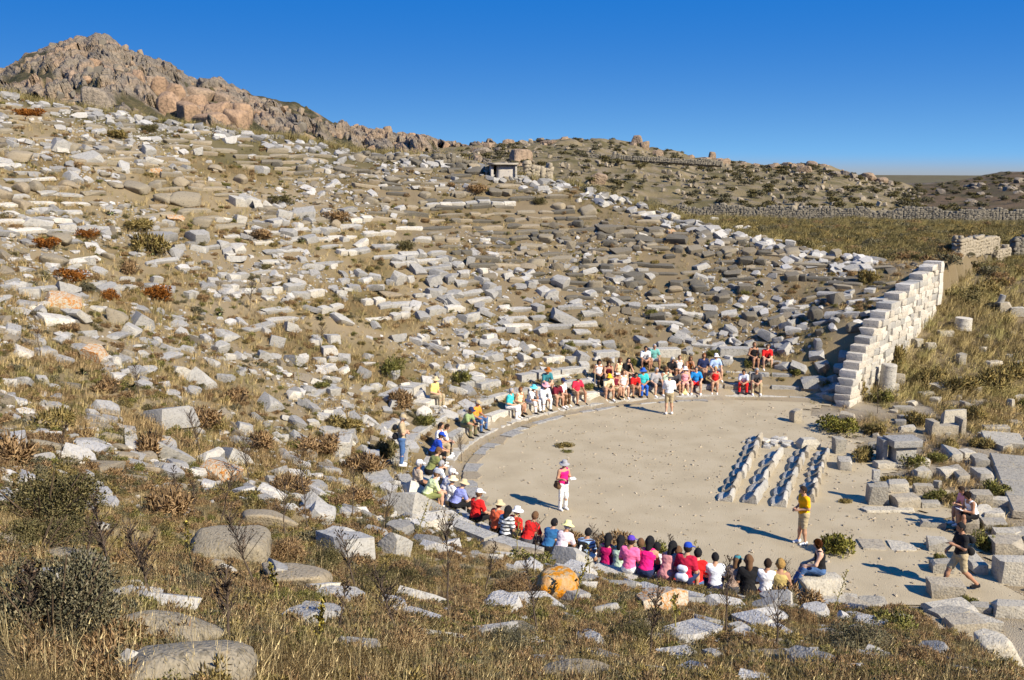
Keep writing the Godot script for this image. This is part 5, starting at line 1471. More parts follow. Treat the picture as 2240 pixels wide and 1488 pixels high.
	var side := Vector2(-along.y, along.x)
	if side.x < 0.0:
		side = -side
	for i in 9:
		for j in 4:
			if rng.randf() < 0.12 and i > 0:
				continue
			var c := p0 + along * (i * 1.72 + 0.8 + (j % 2) * 0.5) + side * (j * 1.5 + 0.75)
			var hw := 0.845
			var hd := 0.73
			var poly := PackedVector2Array()
			for e in [[-1, -1], [1, -1], [1, 1], [-1, 1]]:
				poly.append(along * (e[0] * hw + rng.randf_range(-0.03, 0.0) * e[0]) + side * (e[1] * hd))
			var o := put("paving_slab", prism(poly, 0.0, 0.24, 0.03), M["stage%d" % (rng.randi() % 4)], terrace)
			o.position = Vector3(c.x, -0.02 + rng.randf_range(-0.02, 0.02), c.y)
			o.rotation = Vector3(rng.randf_range(-0.015, 0.015), 0, rng.randf_range(-0.015, 0.015))
	# loose rubble of the stage building
	for i in 70:
		var x := rng.randf_range(14.0, 27.0)
		var z := rng.randf_range(-46.0, -20.0)
		if x > -z * 0.54 or rho(x, z) < 12.8 - 8.0 or x < 13.2 + (z + 34.0) * -0.1:
			continue
		var s := rng.randf_range(0.2, 0.55)
		var o := put("rubble_stone", stone(700 + i % 12, 5, 20.0, 4, 0.2), M["stage%d" % (i % 4)])
		o.transform = Transform3D(Basis(Vector3.UP, rng.randf() * TAU) * Basis(Vector3.RIGHT, rng.randf_range(-0.3, 0.3)) * Basis.from_scale(Vector3(s * 1.3, s * 0.6, s)), Vector3(x, ground_y(x, z) + s * 0.2, z))
		tag(o, "small grey rubble stone lying in the ruined stage area", "rubble stone", "rubble of the stage building")
	for i in 60:
		var x := rng.randf_range(18.0, 34.0)
		var z := rng.randf_range(-64.0, -44.0)
		if past_wall(x, z) < 0.8 or x > -z * 0.54:
			continue
		var s := rng.randf_range(0.2, 0.7)
		var o := put("rubble_stone", stone(700 + i % 12, 5, 20.0, 4, 0.2), M["stage%d" % (i % 4)])
		o.transform = Transform3D(Basis(Vector3.UP, rng.randf() * TAU) * Basis(Vector3.RIGHT, rng.randf_range(-0.3, 0.3)) * Basis.from_scale(Vector3(s * 1.3, s * 0.6, s)), Vector3(x, ground_y(x, z) + s * 0.15, z))
		tag(o, "pale rubble stone half sunk in the grass beyond the marble wall", "rubble stone", "rubble in the grass beyond the wall")

func trapezoid() -> ArrayMesh:
	var st := SurfaceTool.new()
	st.begin(Mesh.PRIMITIVE_TRIANGLES)
	st.set_smooth_group(-1)
	var r := [[0.5, 0.5, -0.5], [0.5, 0.5, 0.1], [0.36, 0.36, 0.46], [0.33, 0.33, 0.5]]
	for j in 3:
		for k in 4:
			var c := [[-1, -1], [1, -1], [1, 1], [-1, 1], [-1, -1]]
			var a := Vector3(c[k][0] * r[j][0], r[j][2], c[k][1] * r[j][1])
			var b := Vector3(c[k + 1][0] * r[j][0], r[j][2], c[k + 1][1] * r[j][1])
			var d := Vector3(c[k][0] * r[j + 1][0], r[j + 1][2], c[k][1] * r[j + 1][1])
			var e := Vector3(c[k + 1][0] * r[j + 1][0], r[j + 1][2], c[k + 1][1] * r[j + 1][1])
			for v in [a, b, e, a, e, d]:
				st.add_vertex(v)
	var t: Array = r[3]
	for v in [Vector3(-t[0], t[2], -t[1]), Vector3(t[0], t[2], -t[1]), Vector3(t[0], t[2], t[1]), Vector3(-t[0], t[2], -t[1]), Vector3(t[0], t[2], t[1]), Vector3(-t[0], t[2], t[1])]:
		st.add_vertex(v)
	st.generate_normals()
	return st.commit()

# ---------------------------------------------------------------- seat fragments laid out in four lines on the sand
func seat_fragment(sd: int) -> ArrayMesh:
	# a slab hollowed along its back and rising to a rounded front lip (the lip is on +x)
	var rg := RandomNumberGenerator.new()
	rg.seed = sd
	var prof := [Vector2(-0.27, 0.0), Vector2(-0.29, 0.1), Vector2(-0.24, 0.15), Vector2(-0.02, 0.135), Vector2(0.1, 0.17), Vector2(0.15, 0.34), Vector2(0.19, 0.42), Vector2(0.25, 0.42), Vector2(0.3, 0.34), Vector2(0.33, 0.0)]
	var st := SurfaceTool.new()
	st.begin(Mesh.PRIMITIVE_TRIANGLES)
	var n := 5
	var rows := []
	for j in n + 1:
		var row := []
		var u := float(j) / n * 2.0 - 1.0
		for k in prof.size():
			var p: Vector2 = prof[k]
			var back := 1.0 - 0.28 * u * u if p.x < 0.0 else 1.0
			row.append(Vector3(p.x * back + rg.randf_range(-0.012, 0.012), p.y * (1.0 - 0.12 * u * u) + rg.randf_range(-0.01, 0.01) * (1.0 if p.y > 0.0 else 0.0), u * 0.5 * (0.94 + 0.05 * sin(k * 2.0))))
		rows.append(row)
	for j in n:
		for k in prof.size() - 1:
			st.set_smooth_group(k / 3)
			for v in [rows[j][k], rows[j][k + 1], rows[j + 1][k], rows[j + 1][k], rows[j][k + 1], rows[j + 1][k + 1]]:
				st.add_vertex(v)
	st.set_smooth_group(-1)
	for e in [0, n]:
		for k in range(1, prof.size() - 1):
			for v in ([rows[e][0], rows[e][k], rows[e][k + 1]] if e == n else [rows[e][0], rows[e][k + 1], rows[e][k]]):
				st.add_vertex(v)
	st.generate_normals()
	return st.commit()

func make_seat_stone_rows() -> void:
	rng.seed = 606
	var shapes := []
	for k in 6:
		shapes.append(seat_fragment(40 + k))
	var lines := [[Vector2(7.0, -31.0), Vector2(9.9, -38.5), 9, "line of fragments facing the open floor"], [Vector2(7.75, -30.8), Vector2(10.2, -36.6), 6, "second line of fragments from the open floor"], [Vector2(8.6, -30.5), Vector2(11.3, -36.9), 7, "third line of fragments from the open floor"], [Vector2(9.7, -31.0), Vector2(11.95, -36.6), 9, "line of fragments nearest the standing blocks"]]
	for L in lines:
		var a: Vector2 = L[0]
		var b: Vector2 = L[1]
		var turn := atan2(b.x - a.x, b.y - a.y) + PI
		var step: float = a.distance_to(b) / L[2]
		for k in L[2]:
			var c := a.lerp(b, (k + 0.5) / L[2])
			var o := put("seat_fragment", shapes[rng.randi() % 6], M[["marble1", "stage1", "marble0"][rng.randi() % 3]])
			o.transform = Transform3D(Basis(Vector3.UP, turn + rng.randf_range(-0.07, 0.07)) * Basis(Vector3(0, 0, 1), rng.randf_range(-0.05, 0.03)) * Basis.from_scale(Vector3(rng.randf_range(0.78, 0.94), rng.randf_range(0.75, 1.0), step * rng.randf_range(0.9, 0.98))), Vector3(c.x + rng.randf_range(-0.05, 0.05), 0.0, c.y))
			tag(o, "hollowed marble seat fragment in the " + L[3], "seat fragment", L[3])
	for k in 26:
		var x := 10.15 + rng.randfn(0.0, 0.45)
		var z := -38.0 + rng.randfn(0.0, 0.35)
		var s := rng.randf_range(0.1, 0.32)
		var o := put("rubble_stone", stone(700 + k % 12, 4, 20.0, 4, 0.2), M["marble%d" % [1, 2, 0][k % 3]])
		o.transform = Transform3D(Basis(Vector3.UP, rng.randf() * TAU) * Basis.from_scale(Vector3(s * 1.4, s * 0.5, s)), Vector3(x, 0.02 + s * 0.2, z))
		tag(o, "small white stone in the pile at the end of the seat fragments", "rubble stone", "pile of small white stones")

# ---------------------------------------------------------------- upper tiers and fallen stones
func in_view(x: float, z: float, margin := 1.0) -> bool:
	return z < -4.0 and absf(x) < -z * 0.535 + margin

func lay(o: Node3D, x: float, z: float, turn: float, size: Vector3, tilt: Vector2, sink: float) -> void:
	var n := ground_normal(x, z).lerp(Vector3.UP, 0.35).normalized()
	var r := n.cross(Vector3(sin(turn), 0, cos(turn))).normalized()
	var b := Basis(r, n, r.cross(n))
	o.transform = Transform3D(b * Basis(Vector3.RIGHT, tilt.x) * Basis(Vector3.BACK, tilt.y) * Basis.from_scale(size), Vector3(x, ground_y(x, z), z) + n * size.y * (0.5 - sink))

func make_loose_stones() -> void:
	rng.seed = 707
	var ordinals := ["fifth", "sixth", "seventh", "eighth", "ninth", "tenth", "eleventh", "twelfth", "thirteenth", "fourteenth", "fifteenth", "sixteenth", "seventeenth", "eighteenth", "nineteenth", "twentieth"]
	for k in range(4, 40):
		var r := 13.5 + 0.93 * k
		var row: Node3D = null
		var a := deg_to_rad(-118.0)
		while a < deg_to_rad(30.0):
			var w := rng.randf_range(0.5, 1.9)
			var deg := rad_to_deg(a)
			var p := ring(r + rng.randf_range(-0.1, 0.1), a)
			a += (w * 1.02 + rng.randf_range(0.0, 0.1)) / r
			if not in_view(p.x, p.y) or r > rim(a) + 0.3 or past_wall(p.x, p.y) > -0.9 and p.y < -40.0:
				continue
			var patch := n3.get_noise_2d(p.x * 0.8 + 300.0, p.y * 0.8)
			var keep := 0.66
			if deg < -75.0: keep = 0.12
			elif deg < -35.0: keep = 0.14 if k < 15 else 0.42
			elif k < 11: keep = 0.42
			if rng.randf() > keep + patch * (0.95 if deg < -35.0 else 0.5):
				continue
			var dark := deg > -34.0 + k * 0.2 and k > 8 or k > 19 and deg > -62.0
			if row == null:
				row = base("seat_row", Vector3.ZERO)
				tag(row, ("%s tier of broken seat stones up from the orchestra floor" % ordinals[k - 4]) if k < 20 else ("%s tier of rough seat stones below the rim of the hillside" % [["upper", "topmost"][0], "%d%s" % [k + 1, "st" if k % 10 == 0 else "nd" if k % 10 == 1 else "rd" if k % 10 == 2 else "th"]][1]), "seat row", "curved tiers of seats")
			var name_ := "granite%d" % [3, 1, 0, 3, 2][rng.randi() % 5] if dark else "marble%d" % (rng.randi() % 5)
			if dark and deg < -30.0: name_ = "granite%d" % [0, 2, 4, 0, 1][rng.randi() % 5]
			var o := put("seat_stone", stone(800 + rng.randi() % 20, 5, 18.0 if not dark or rng.randf() < 0.5 else 10.0, 4, 0.14), M[name_], row)
			lay(o, p.x, p.y, -a, Vector3(w, rng.randf_range(0.18, 0.32), rng.randf_range(0.26, 0.45)), Vector2(rng.randf_range(-0.08, 0.08), rng.randf_range(-0.05, 0.05)), rng.randf_range(0.18, 0.44))
			if deg < -45.0 and not dark:
				o.scale.y *= 0.7
	# long pale ledge stones still in line, high on the slope
	for L in LEDGES:
		var ledge := base("stone_ledge", Vector3.ZERO)
		var many := maxi(2, int(L[2] / 0.8))
		tag(ledge, ("%s white ledge of joined marble blocks still in line" % ["short", "longer"][int(many > 3)]) + (" below the small hut" if many > 6 else (" just above the seated crowd" if rho(L[0], L[1]) < 17.0 else (" low on the slope" if rho(L[0], L[1]) < 22.5 else " high on the slope"))), "ledge", "white ledges on the slope")
		var r0 := rho(L[0], L[1])
		var a0 := bearing(L[0], L[1])
		for j in many:
			var aa: float = a0 + (j - many * 0.5) * L[2] / many / r0
			var p := ring(r0 + rng.randf_range(-0.06, 0.06), aa)
			var o := put("ledge_block", stone(860 + rng.randi() % 9, 5, 26.0, 3, 0.07), M[["marble2", "marble1", "marble0"][rng.randi() % 3]], ledge)
			lay(o, p.x, p.y, -aa, Vector3(L[2] / many * rng.randf_range(0.9, 1.02), rng.randf_range(0.26, 0.36), rng.randf_range(0.3, 0.45)), Vector2(rng.randf_range(-0.05, 0.05), rng.randf_range(-0.03, 0.03)), 0.15)
	stage("tiers")
	# single fallen stones, placed one by one
	var says := {"w": ["marble_block", "white marble block", "marble block"], "g": ["marble_slab", "grey weathered marble slab", "marble slab"], "b": ["granite_boulder", "rounded tan granite boulder", "boulder"], "d": ["granite_block", "dark grey-brown granite block", "granite block"], "o": ["lichened_rock", "pale rock with patches of orange lichen", "rock"], "O": ["lichened_boulder", "boulder wholly covered in orange lichen", "boulder"]}
	var marks := []
	for q in PLANTS:
		if q[0] == "B" and q[5] == "rust": marks.append([q[1], q[2], 2.2, "beside a rust red shrub"])
		if q[0] == "S" and q[5] == "dead" and -q[2] < 26.0: marks.append([q[1], q[2], 0.9, "under a dead stalk"])
		if q[0] == "S" and q[5] == "yellow": marks.append([q[1], q[2], 1.1, "beside a yellow flower stalk"])
		if q[0] == "R": marks.append([q[1], q[2], 1.2, "beside a pale leaf rosette"])
		if q[0] == "B" and q[5] == "olive": marks.append([q[1], q[2], 1.3, "beside a dark olive shrub"])
		if q[0] == "B" and q[5] == "green": marks.append([q[1], q[2], 1.2, "beside a dull green shrub"])
	for L in LEDGES:
		marks.append([L[0], L[1], 1.6, "near a white ledge"])
	var tell := func(x: float, z: float) -> String:
		var best := ""
		var least := 9.0
		for m in marks:
			var dd := Vector2(x - m[0], z - m[1]).length()
			if dd < m[2] and dd < least:
				least = dd
				best = m[3]
		if best:
			return best
		var r := rho(x, z)
		var a := rad_to_deg(bearing(x, z))
		if past_wall(x, z) > -3.5 and z < -40.0: return "close to the marble retaining wall"
		if Vector2(x + 0.8, z + 68.0).length() < 5.0: return "just below the small hut"
		if r > rim(deg_to_rad(a)) - 3.0: return "on the rim at the top of the slope"
		if r < 16.5 and a > -70.0: return "just above the seated crowd"
		if r < 18.0: return "just behind the seats of the crowded corner"
		if Vector2(x, z).length() < 15.0: return "among the tall foreground grass"
		if r < 23.0: return "low on the rubble slope"
		if r < 32.0: return "halfway up the rubble slope"
		return "high on the rubble slope"
	for kind in STONES:
		var list: Array = STONES[kind]
		for i in range(0, list.size(), 4):
			var x: float = list[i]
			var z: float = list[i + 1]
			var w: float = list[i + 2]
			var h: float = list[i + 3]
			var near := Vector2(x, z).length() < 26.0
			var mesh: ArrayMesh
			var m: Material
			match kind:
				"w": mesh = stone(1000 + i / 4 % 30, 9, 22.0, 6, 0.2); m = M["marble%d" % [1, 2, 0][rng.randi() % 3]]
				"g": mesh = stone(1030 + i / 4 % 30, 9, 26.0, 5, 0.16); m = M["marble%d" % [0, 3, 4, 4][rng.randi() % 4]]
				"b": mesh = stone(1040 + i / 4 % 20, 11 if near else 6, 7.5, 8, 0.35); m = M["granite%d" % [0, 2, 4, 0][rng.randi() % 4]]
				"d": mesh = stone(1060 + i / 4 % 18, 7, 12.0 if i % 8 == 0 else 18.0, 5, 0.18); m = M["granite%d" % [3, 1, 3, 0][rng.randi() % 4]]
				_: mesh = stone(1080 + i / 4 % 6, 8, 20.0 if kind == "o" else 7.0, 8, 0.3); m = M.orange_stone if kind == "o" else M.orange_boulder
			var o := put(says[kind][0], mesh, m)
			var build := "large " if w > 1.5 else ("long low " if w > h * 2.6 else ("tall " if h > w * 0.95 else ("small " if w < 0.7 else ""))) if kind != "o" else ""
			var text: String = build + says[kind][1] + " " + tell.call(x, z)
			tag(o, text, says[kind][2], text)
			var flat: bool = kind == "g" or kind == "w"
			lay(o, x, z, (rng.randf_range(-1.1, 1.1) if flat else rng.randf_range(-0.4, 0.4)) + PI, Vector3(w * 0.98, maxf(h * (0.85 if not near else 0.8), w * 0.28), maxf(w * rng.randf_range(0.6, 0.9), h)), Vector2(rng.randf_range(-0.1, 0.5) if flat else rng.randf_range(-0.1, 0.15), rng.randf_range(-0.35, 0.35) if flat else rng.randf_range(-0.1, 0.1)), (0.3 if flat else 0.2) if not near else 0.14)
	# the uncounted rest: rubble and chips
	scatter("marble_rubble", "loose pale marble rubble strewn over the slope", 3200, 0.07, 0.5, false)
	scatter("granite_rubble", "loose brown granite rubble strewn over the upper slope", 800, 0.12, 0.5, true)
	scatter("stone_chips", "small pale stone chips littering the earth between the seats", 15000, 0.03, 0.12, false)
	# rim of broken white stones along the skyline of the seating
	var mm := []
	for i in 620:
		var a := deg_to_rad(rng.randf_range(-66.0, 24.0))
		var p := ring(rim(a) + rng.randf_range(-1.9, 0.6), a)
		mm.append([p.x, p.y, lerpf(0.1, 0.62, pow(rng.randf(), 1.8))])
	strew("rim_stones", "broken pale stones heaped along the upper rim of the seating", mm, false)

func scatter(called: String, label: String, n: int, s0: float, s1: float, brown: bool) -> void:
	var mm := []
	var guard := 0
	while mm.size() < n and guard < n * 30:
		guard += 1
		var x := rng.randf_range(-42.0, 26.0)
		var z := rng.randf_range(-76.0, -6.0)
		if not in_view(x, z, 0.5):
			continue
		var r := rho(x, z)
		if r < 13.9 or (past_wall(x, z) > -0.5 and z < -40.0) or past_near_end(x, z) > 0.0 and z > -34.0:
			continue
		var a := bearing(x, z)
		if r > rim(a) + 0.5:
			continue
		var p := n3.get_noise_2d(x * 0.7 + 90.0, z * 0.7) + 0.1
		if -z < 20.0:
			p -= 0.25
		var deg := rad_to_deg(a)
		var brown_here := clampf((deg + 40.0) / 30.0, 0.0, 1.0) * clampf((r - 20.0) / 6.0, 0.0, 1.0)
		if brown:
			p += brown_here * 0.5 - 0.3
		elif s1 > 0.2:
			p += 0.15 - brown_here * 0.35
		if rng.randf() > 0.18 + p * 2.4:
			continue
		mm.append([x, z, lerpf(s0, s1, pow(rng.randf(), 3.0))])
	strew(called, label, mm, brown)

func strew(called: String, label: String, spots: Array, brown: bool) -> void:
	# eight shapes, each in one MultiMesh, under one object
	var root := base(called, Vector3.ZERO)
	tag(root, label, "rubble", "", "stuff")
	for v in 8:
		var mine := []
		for i in range(v, spots.size(), 8):
			mine.append(spots[i])
		var mul := MultiMesh.new()
		mul.transform_format = MultiMesh.TRANSFORM_3D
		mul.use_colors = true
		mul.mesh = stone(1200 + v + (10 if brown else 0), 3, 20.0, 6, 0.3)
		mul.instance_count = mine.size()
		for i in mine.size():
			var q: Array = mine[i]
			var s: float = q[2]
			var n := ground_normal(q[0], q[1]).lerp(Vector3.UP, 0.3).normalized()
			var r := n.cross(Vector3(rng.randf_range(-1, 1), 0, rng.randf_range(-1, 1)).normalized()).normalized()
			var b := Basis(r, n, r.cross(n)) * Basis(Vector3.RIGHT, rng.randf_range(-0.5, 0.5)) * Basis.from_scale(Vector3(s * rng.randf_range(1.0, 1.7), s * rng.randf_range(0.4, 0.8), s))
			mul.set_instance_transform(i, Transform3D(b, Vector3(q[0], ground_y(q[0], q[1]) + s * 0.12, q[1])))
			var g := rng.randf_range(0.24, 0.54)
			mul.set_instance_color(i, Color(g, g * 0.97, g * 0.92) if not brown else Color(0.23, 0.20, 0.155) * rng.randf_range(0.7, 1.25))
		var o := MultiMeshInstance3D.new()
		o.name = "stones"
		o.multimesh = mul
		o.material_override = M.stuff_granite if brown else M.stuff_marble
		root.add_child(o, true)

# ---------------------------------------------------------------- plants
func tuft_mesh(sd: int, blades: int, width: float, spread: float, droop: float) -> ArrayMesh:
	# a tuft one unit tall
	var rg := RandomNumberGenerator.new()
	rg.seed = sd
	var st := SurfaceTool.new()
	st.begin(Mesh.PRIMITIVE_TRIANGLES)
	for k in blades:
		var a := rg.randf() * TAU
		var root := Vector3(cos(a), 0, sin(a)) * rg.randf() * spread * 0.5
		var out := Vector3(cos(a + rg.randf_range(-0.8, 0.8)), 0, sin(a)).normalized()
		var h := rg.randf_range(0.5, 1.0)
		var lean := rg.randf_range(0.05, droop)
		var side := out.cross(Vector3.UP).rotated(Vector3.UP, rg.randf_range(-1.0, 1.0)) * width * 0.5
		var p1 := root + out * lean * 0.35 + Vector3.UP * h * 0.55
		var p2 := root + out * lean + Vector3.UP * h * rg.randf_range(0.85, 1.0)
		var g := rg.randf_range(0.65, 1.25)
		st.set_color(Color(g, g, g))
		st.set_normal((Vector3.UP * 0.6 + out).normalized())
		for v in [root - side, root + side, p1 + side * 0.8, root - side, p1 + side * 0.8, p1 - side * 0.8, p1 - side * 0.8, p1 + side * 0.8, p2]:
			st.add_vertex(v)
		if k % 3 == 0:     # a seed head
			var w := side * 2.2
			for v in [p2 - w, p2 + w, p2 + Vector3.UP * 0.09 + out * 0.04]:
				st.add_vertex(v)
	return st.commit()

const LOOKS := {
	"olive": [Color(0.105, 0.10, 0.045), Color(0.20, 0.165, 0.08)], "grey": [Color(0.12, 0.12, 0.075), Color(0.22, 0.19, 0.12)], "brown": [Color(0.22, 0.14, 0.075), Color(0.40, 0.275, 0.145)],
	"rust": [Color(0.20, 0.075, 0.02), Color(0.36, 0.15, 0.035)], "straw": [Color(0.36, 0.27, 0.11), Color(0.20, 0.17, 0.065)], "green": [Color(0.13, 0.14, 0.04), Color(0.27, 0.24, 0.08)], "caper": [Color(0.12, 0.13, 0.03), Color(0.30, 0.26, 0.07)]}

func bush_mesh(sd: int, look: String, leaves: int, leaf: float) -> ArrayMesh:
	# a low cushion one unit wide and about half as tall: leaf-sized faces through an uneven dome
	var rg := RandomNumberGenerator.new()
	rg.seed = sd
	var lobes := []
	for k in 9:
		var a := rg.randf() * TAU
		var d := sqrt(rg.randf()) * 0.33
		lobes.append([Vector3(cos(a) * d, rg.randf_range(0.08, 0.24), sin(a) * d), rg.randf_range(0.12, 0.24)])
	var c0: Color = LOOKS[look][0]
	var c1: Color = LOOKS[look][1]
	var st := SurfaceTool.new()
	st.begin(Mesh.PRIMITIVE_TRIANGLES)
	for k in leaves:
		var L: Array = lobes[rg.randi() % lobes.size()]
		var dir := Vector3(rg.randfn(), rg.randfn() * 0.8 + 0.35, rg.randfn()).normalized()
		var p: Vector3 = L[0] + dir * L[1] * pow(rg.randf(), 0.35) * Vector3(1, 0.95, 1)
		if p.y < 0.0:
			p.y = absf(p.y)
		var t := (dir + Vector3(rg.randfn(), rg.randfn() + 0.6, rg.randfn()) * 0.6).normalized()
		var s := t.cross(Vector3(rg.randfn(), rg.randfn(), rg.randfn()).normalized()).normalized()
		var size := leaf * rg.randf_range(0.6, 1.6)
		var long := 2.6 if look == "straw" or look == "brown" else 1.5
		st.set_color(c0.lerp(c1, rg.randf()) * rg.randf_range(0.8, 1.2))
		st.set_normal(t.cross(s).lerp(dir, 0.5).normalized())
		var q := p + t * size * long
		for v in [p - s * size * 0.35, p + s * size * 0.35, q, ]:
			st.add_vertex(v)
		if k % 2 == 0:
			st.set_normal(dir)
			for v in [p, q, p + (s + t) * size * 0.7]:
				st.add_vertex(v)
	return st.commit()

func twig_mesh(sd: int) -> ArrayMesh:
	var rg := RandomNumberGenerator.new()
	rg.seed = sd
	var st := SurfaceTool.new()
	st.begin(Mesh.PRIMITIVE_TRIANGLES)
	for k in 16:
		var a := rg.randf() * TAU
		var d := rg.randf_range(0.15, 0.45)
		var p := Vector3(cos(a) * d, rg.randf_range(0.2, 0.46) * (1.2 - d), sin(a) * d)
		tube(st, Vector3(cos(a), 0, sin(a)) * 0.04, p, 0.012, 0.004, 4, Color(0.13, 0.095, 0.065))
	return st.commit()

func stalk(at: Vector3, h: float, look: String, sd: int) -> void:
	var rg := RandomNumberGenerator.new()
	rg.seed = sd
	var root := base("dry_stalk" if look == "dead" else "flower_stalk", at)
	var spot := ("just behind the seated crowd" if rho(at.x, at.z) < 19.0 else ("among the foreground boulders" if Vector2(at.x, at.z).length() < 17.0 else "on the rubble slope"))
	var tall := "tall " if h > 1.0 else ("short " if h < 0.7 else "")
	tag(root, tall + ("dark dead stalk with upturned twigs " if look == "dead" else "pale yellow flowering stalk ") + spot, "stalk", tall + ("dead stalks " if look == "dead" else "yellow stalks ") + spot)
	var bark := Color(0.10, 0.075, 0.06) if look == "dead" else Color(0.30, 0.26, 0.10)
	var bud := Color(0.17, 0.12, 0.085) if look == "dead" else Color(0.46, 0.39, 0.10)
	var lean := Vector3(rg.randf_range(-0.32, 0.32), 0, rg.randf_range(-0.1, 0.1))
	var st := SurfaceTool.new()
	st.begin(Mesh.PRIMITIVE_TRIANGLES)
	var axis := []
	for j in 7:
		var t := j / 6.0
		axis.append(Vector3(lean.x * h * t, h * t, lean.z * h * t) + Vector3(rg.randf_range(-1, 1), 0, rg.randf_range(-1, 1)) * 0.012 * h)
	axis[0] = Vector3(0, -0.05, 0)
	for j in 6:
		tube(st, axis[j], axis[j + 1], 0.015 * (1.0 - j / 7.5), 0.015 * (1.0 - (j + 1) / 7.5), 5, bark)
	put("stem", st.commit(), M.veg, root)
	st = SurfaceTool.new()
	st.begin(Mesh.PRIMITIVE_TRIANGLES)
	var tips := []
	var bushy := rg.randf_range(0.7, 1.5)
	var n := rg.randi_range(18, 60) if look == "dead" else 30
	for k in n:
		var t := rg.randf_range(0.38, 1.0)
		var j := mini(int(t * 6.0), 5)
		var p: Vector3 = axis[j].lerp(axis[j + 1], t * 6.0 - j)
		var a := rg.randf() * TAU
		var reach := h * rg.randf_range(0.06, 0.3) * (1.3 - t * 0.85) * (bushy if look == "dead" else 0.55)
		var e := p + Vector3(cos(a), 0, sin(a)) * reach * 0.75 + Vector3.UP * reach * 1.0
		tube(st, p, e, 0.0055, 0.0025, 3, bark)
		tips.append(e)
		if look == "dead":
			var e2 := p.lerp(e, 0.55) + Vector3(cos(a + 0.9), 1.1, sin(a + 0.9)) * reach * 0.4
			tube(st, p.lerp(e, 0.55), e2, 0.004, 0.002, 3, bark)
			tips.append(e2)
	var twigs := put("branches", st.commit(), M.veg, root)
	st = SurfaceTool.new()
	st.begin(Mesh.PRIMITIVE_TRIANGLES)
	for e in tips:
		st.set_color(bud * rg.randf_range(0.7, 1.3))
		var s := rg.randf_range(0.005, 0.011) * (1.0 if look == "dead" else 1.9)
		for k in 4:
			var d := Vector3(rg.randfn(), rg.randfn(), rg.randfn()).normalized()
			var u := d.cross(Vector3.UP).normalized()
			st.set_normal(d)
			for v in [e - u * s, e + u * s, e + d * s * 2.2]:
				st.add_vertex(v)
	tag(put("seed_heads", st.commit(), M.veg, twigs), "", "", "", "stuff")

func rosette_mesh(sd: int) -> ArrayMesh:
	var rg := RandomNumberGenerator.new()
	rg.seed = sd
	var st := SurfaceTool.new()
	st.begin(Mesh.PRIMITIVE_TRIANGLES)
	for k in 16:
		var a := TAU * k / 16.0 + rg.randf_range(-0.2, 0.2)
		var out := Vector3(cos(a), 0, sin(a))
		var side := Vector3(-sin(a), 0, cos(a)) * 0.07
		var up := rg.randf_range(0.25, 0.8)
		var m := out * 0.28 + Vector3.UP * up * 0.35
		var e := out * 0.55 + Vector3.UP * up * 0.4
		var g := rg.randf_range(0.8, 1.2)
		st.set_color(Color(0.30, 0.35, 0.19) * g)
		st.set_normal((Vector3.UP + out * 0.3).normalized())
		for v in [out * 0.03 - side * 0.5, out * 0.03 + side * 0.5, m + side, out * 0.03 - side * 0.5, m + side, m - side, m - side, m + side, e]:
			st.add_vertex(v)
	return st.commit()

func make_bush(look: String, x: float, z: float, w: float, h: float, sd: int) -> void:
	var near := Vector2(x, z).length() < 16.0
	var key := "%s %d %s" % [look, sd % 3, near]
	if not stone_cache.has(key):
		stone_cache[key] = bush_mesh(sd, look, 9000 if near else 1700, 0.0125 if near else 0.036)
	if not stone_cache.has("twigs"):
		stone_cache["twigs"] = twig_mesh(3)
	var root := base("shrub", Vector3(x, ground_y(x, z) - 0.04, z), rng.randf() * TAU)
	var says := {"olive": "low dark olive cushion shrub", "grey": "low grey-green cushion shrub", "brown": "dry brown cushion shrub", "rust": "rust red dried shrub", "straw": "bleached straw coloured bushy tussock", "green": "small dull green shrub", "caper": "leafy yellow-green shrub"}
	var where := " on the stony slope"
	if rho(x, z) < 13.0 or x > 13.5: where = " among the ruins of the stage"
	elif -z > 62.0: where = " in the field behind the theatre"
	elif near: where = " among boulders and tall dry grass"
	if look == "caper": where = " spreading over the sand by a small block" if z < -36.0 else " beside the man in the yellow shirt"
	var size := "broad " if w > 1.3 else ("small " if w < 0.6 else "")
	if where == " on the stony slope":
		var rr := rho(x, z)
		where = " just above the seated crowd" if rr < 17.0 else (" low on the stony slope" if rr < 23.0 else (" halfway up the stony slope" if rr < 32.0 else " high on the stony slope"))
		if rr > rim(bearing(x, z)) - 3.5: where = " on the rim of the seating"
	tag(root, size + says[look].trim_prefix("small ") + where, "shrub", "" if look == "caper" else size + look + " shrubs" + where)
	var s := Vector3(w, maxf(h, w * 0.3) * 1.9, w * 0.9)
	var f := put("foliage", stone_cache[key], M.veg, root)
	f.scale = s
	var t := put("stems", stone_cache["twigs"], M.veg, root)
	t.scale = s

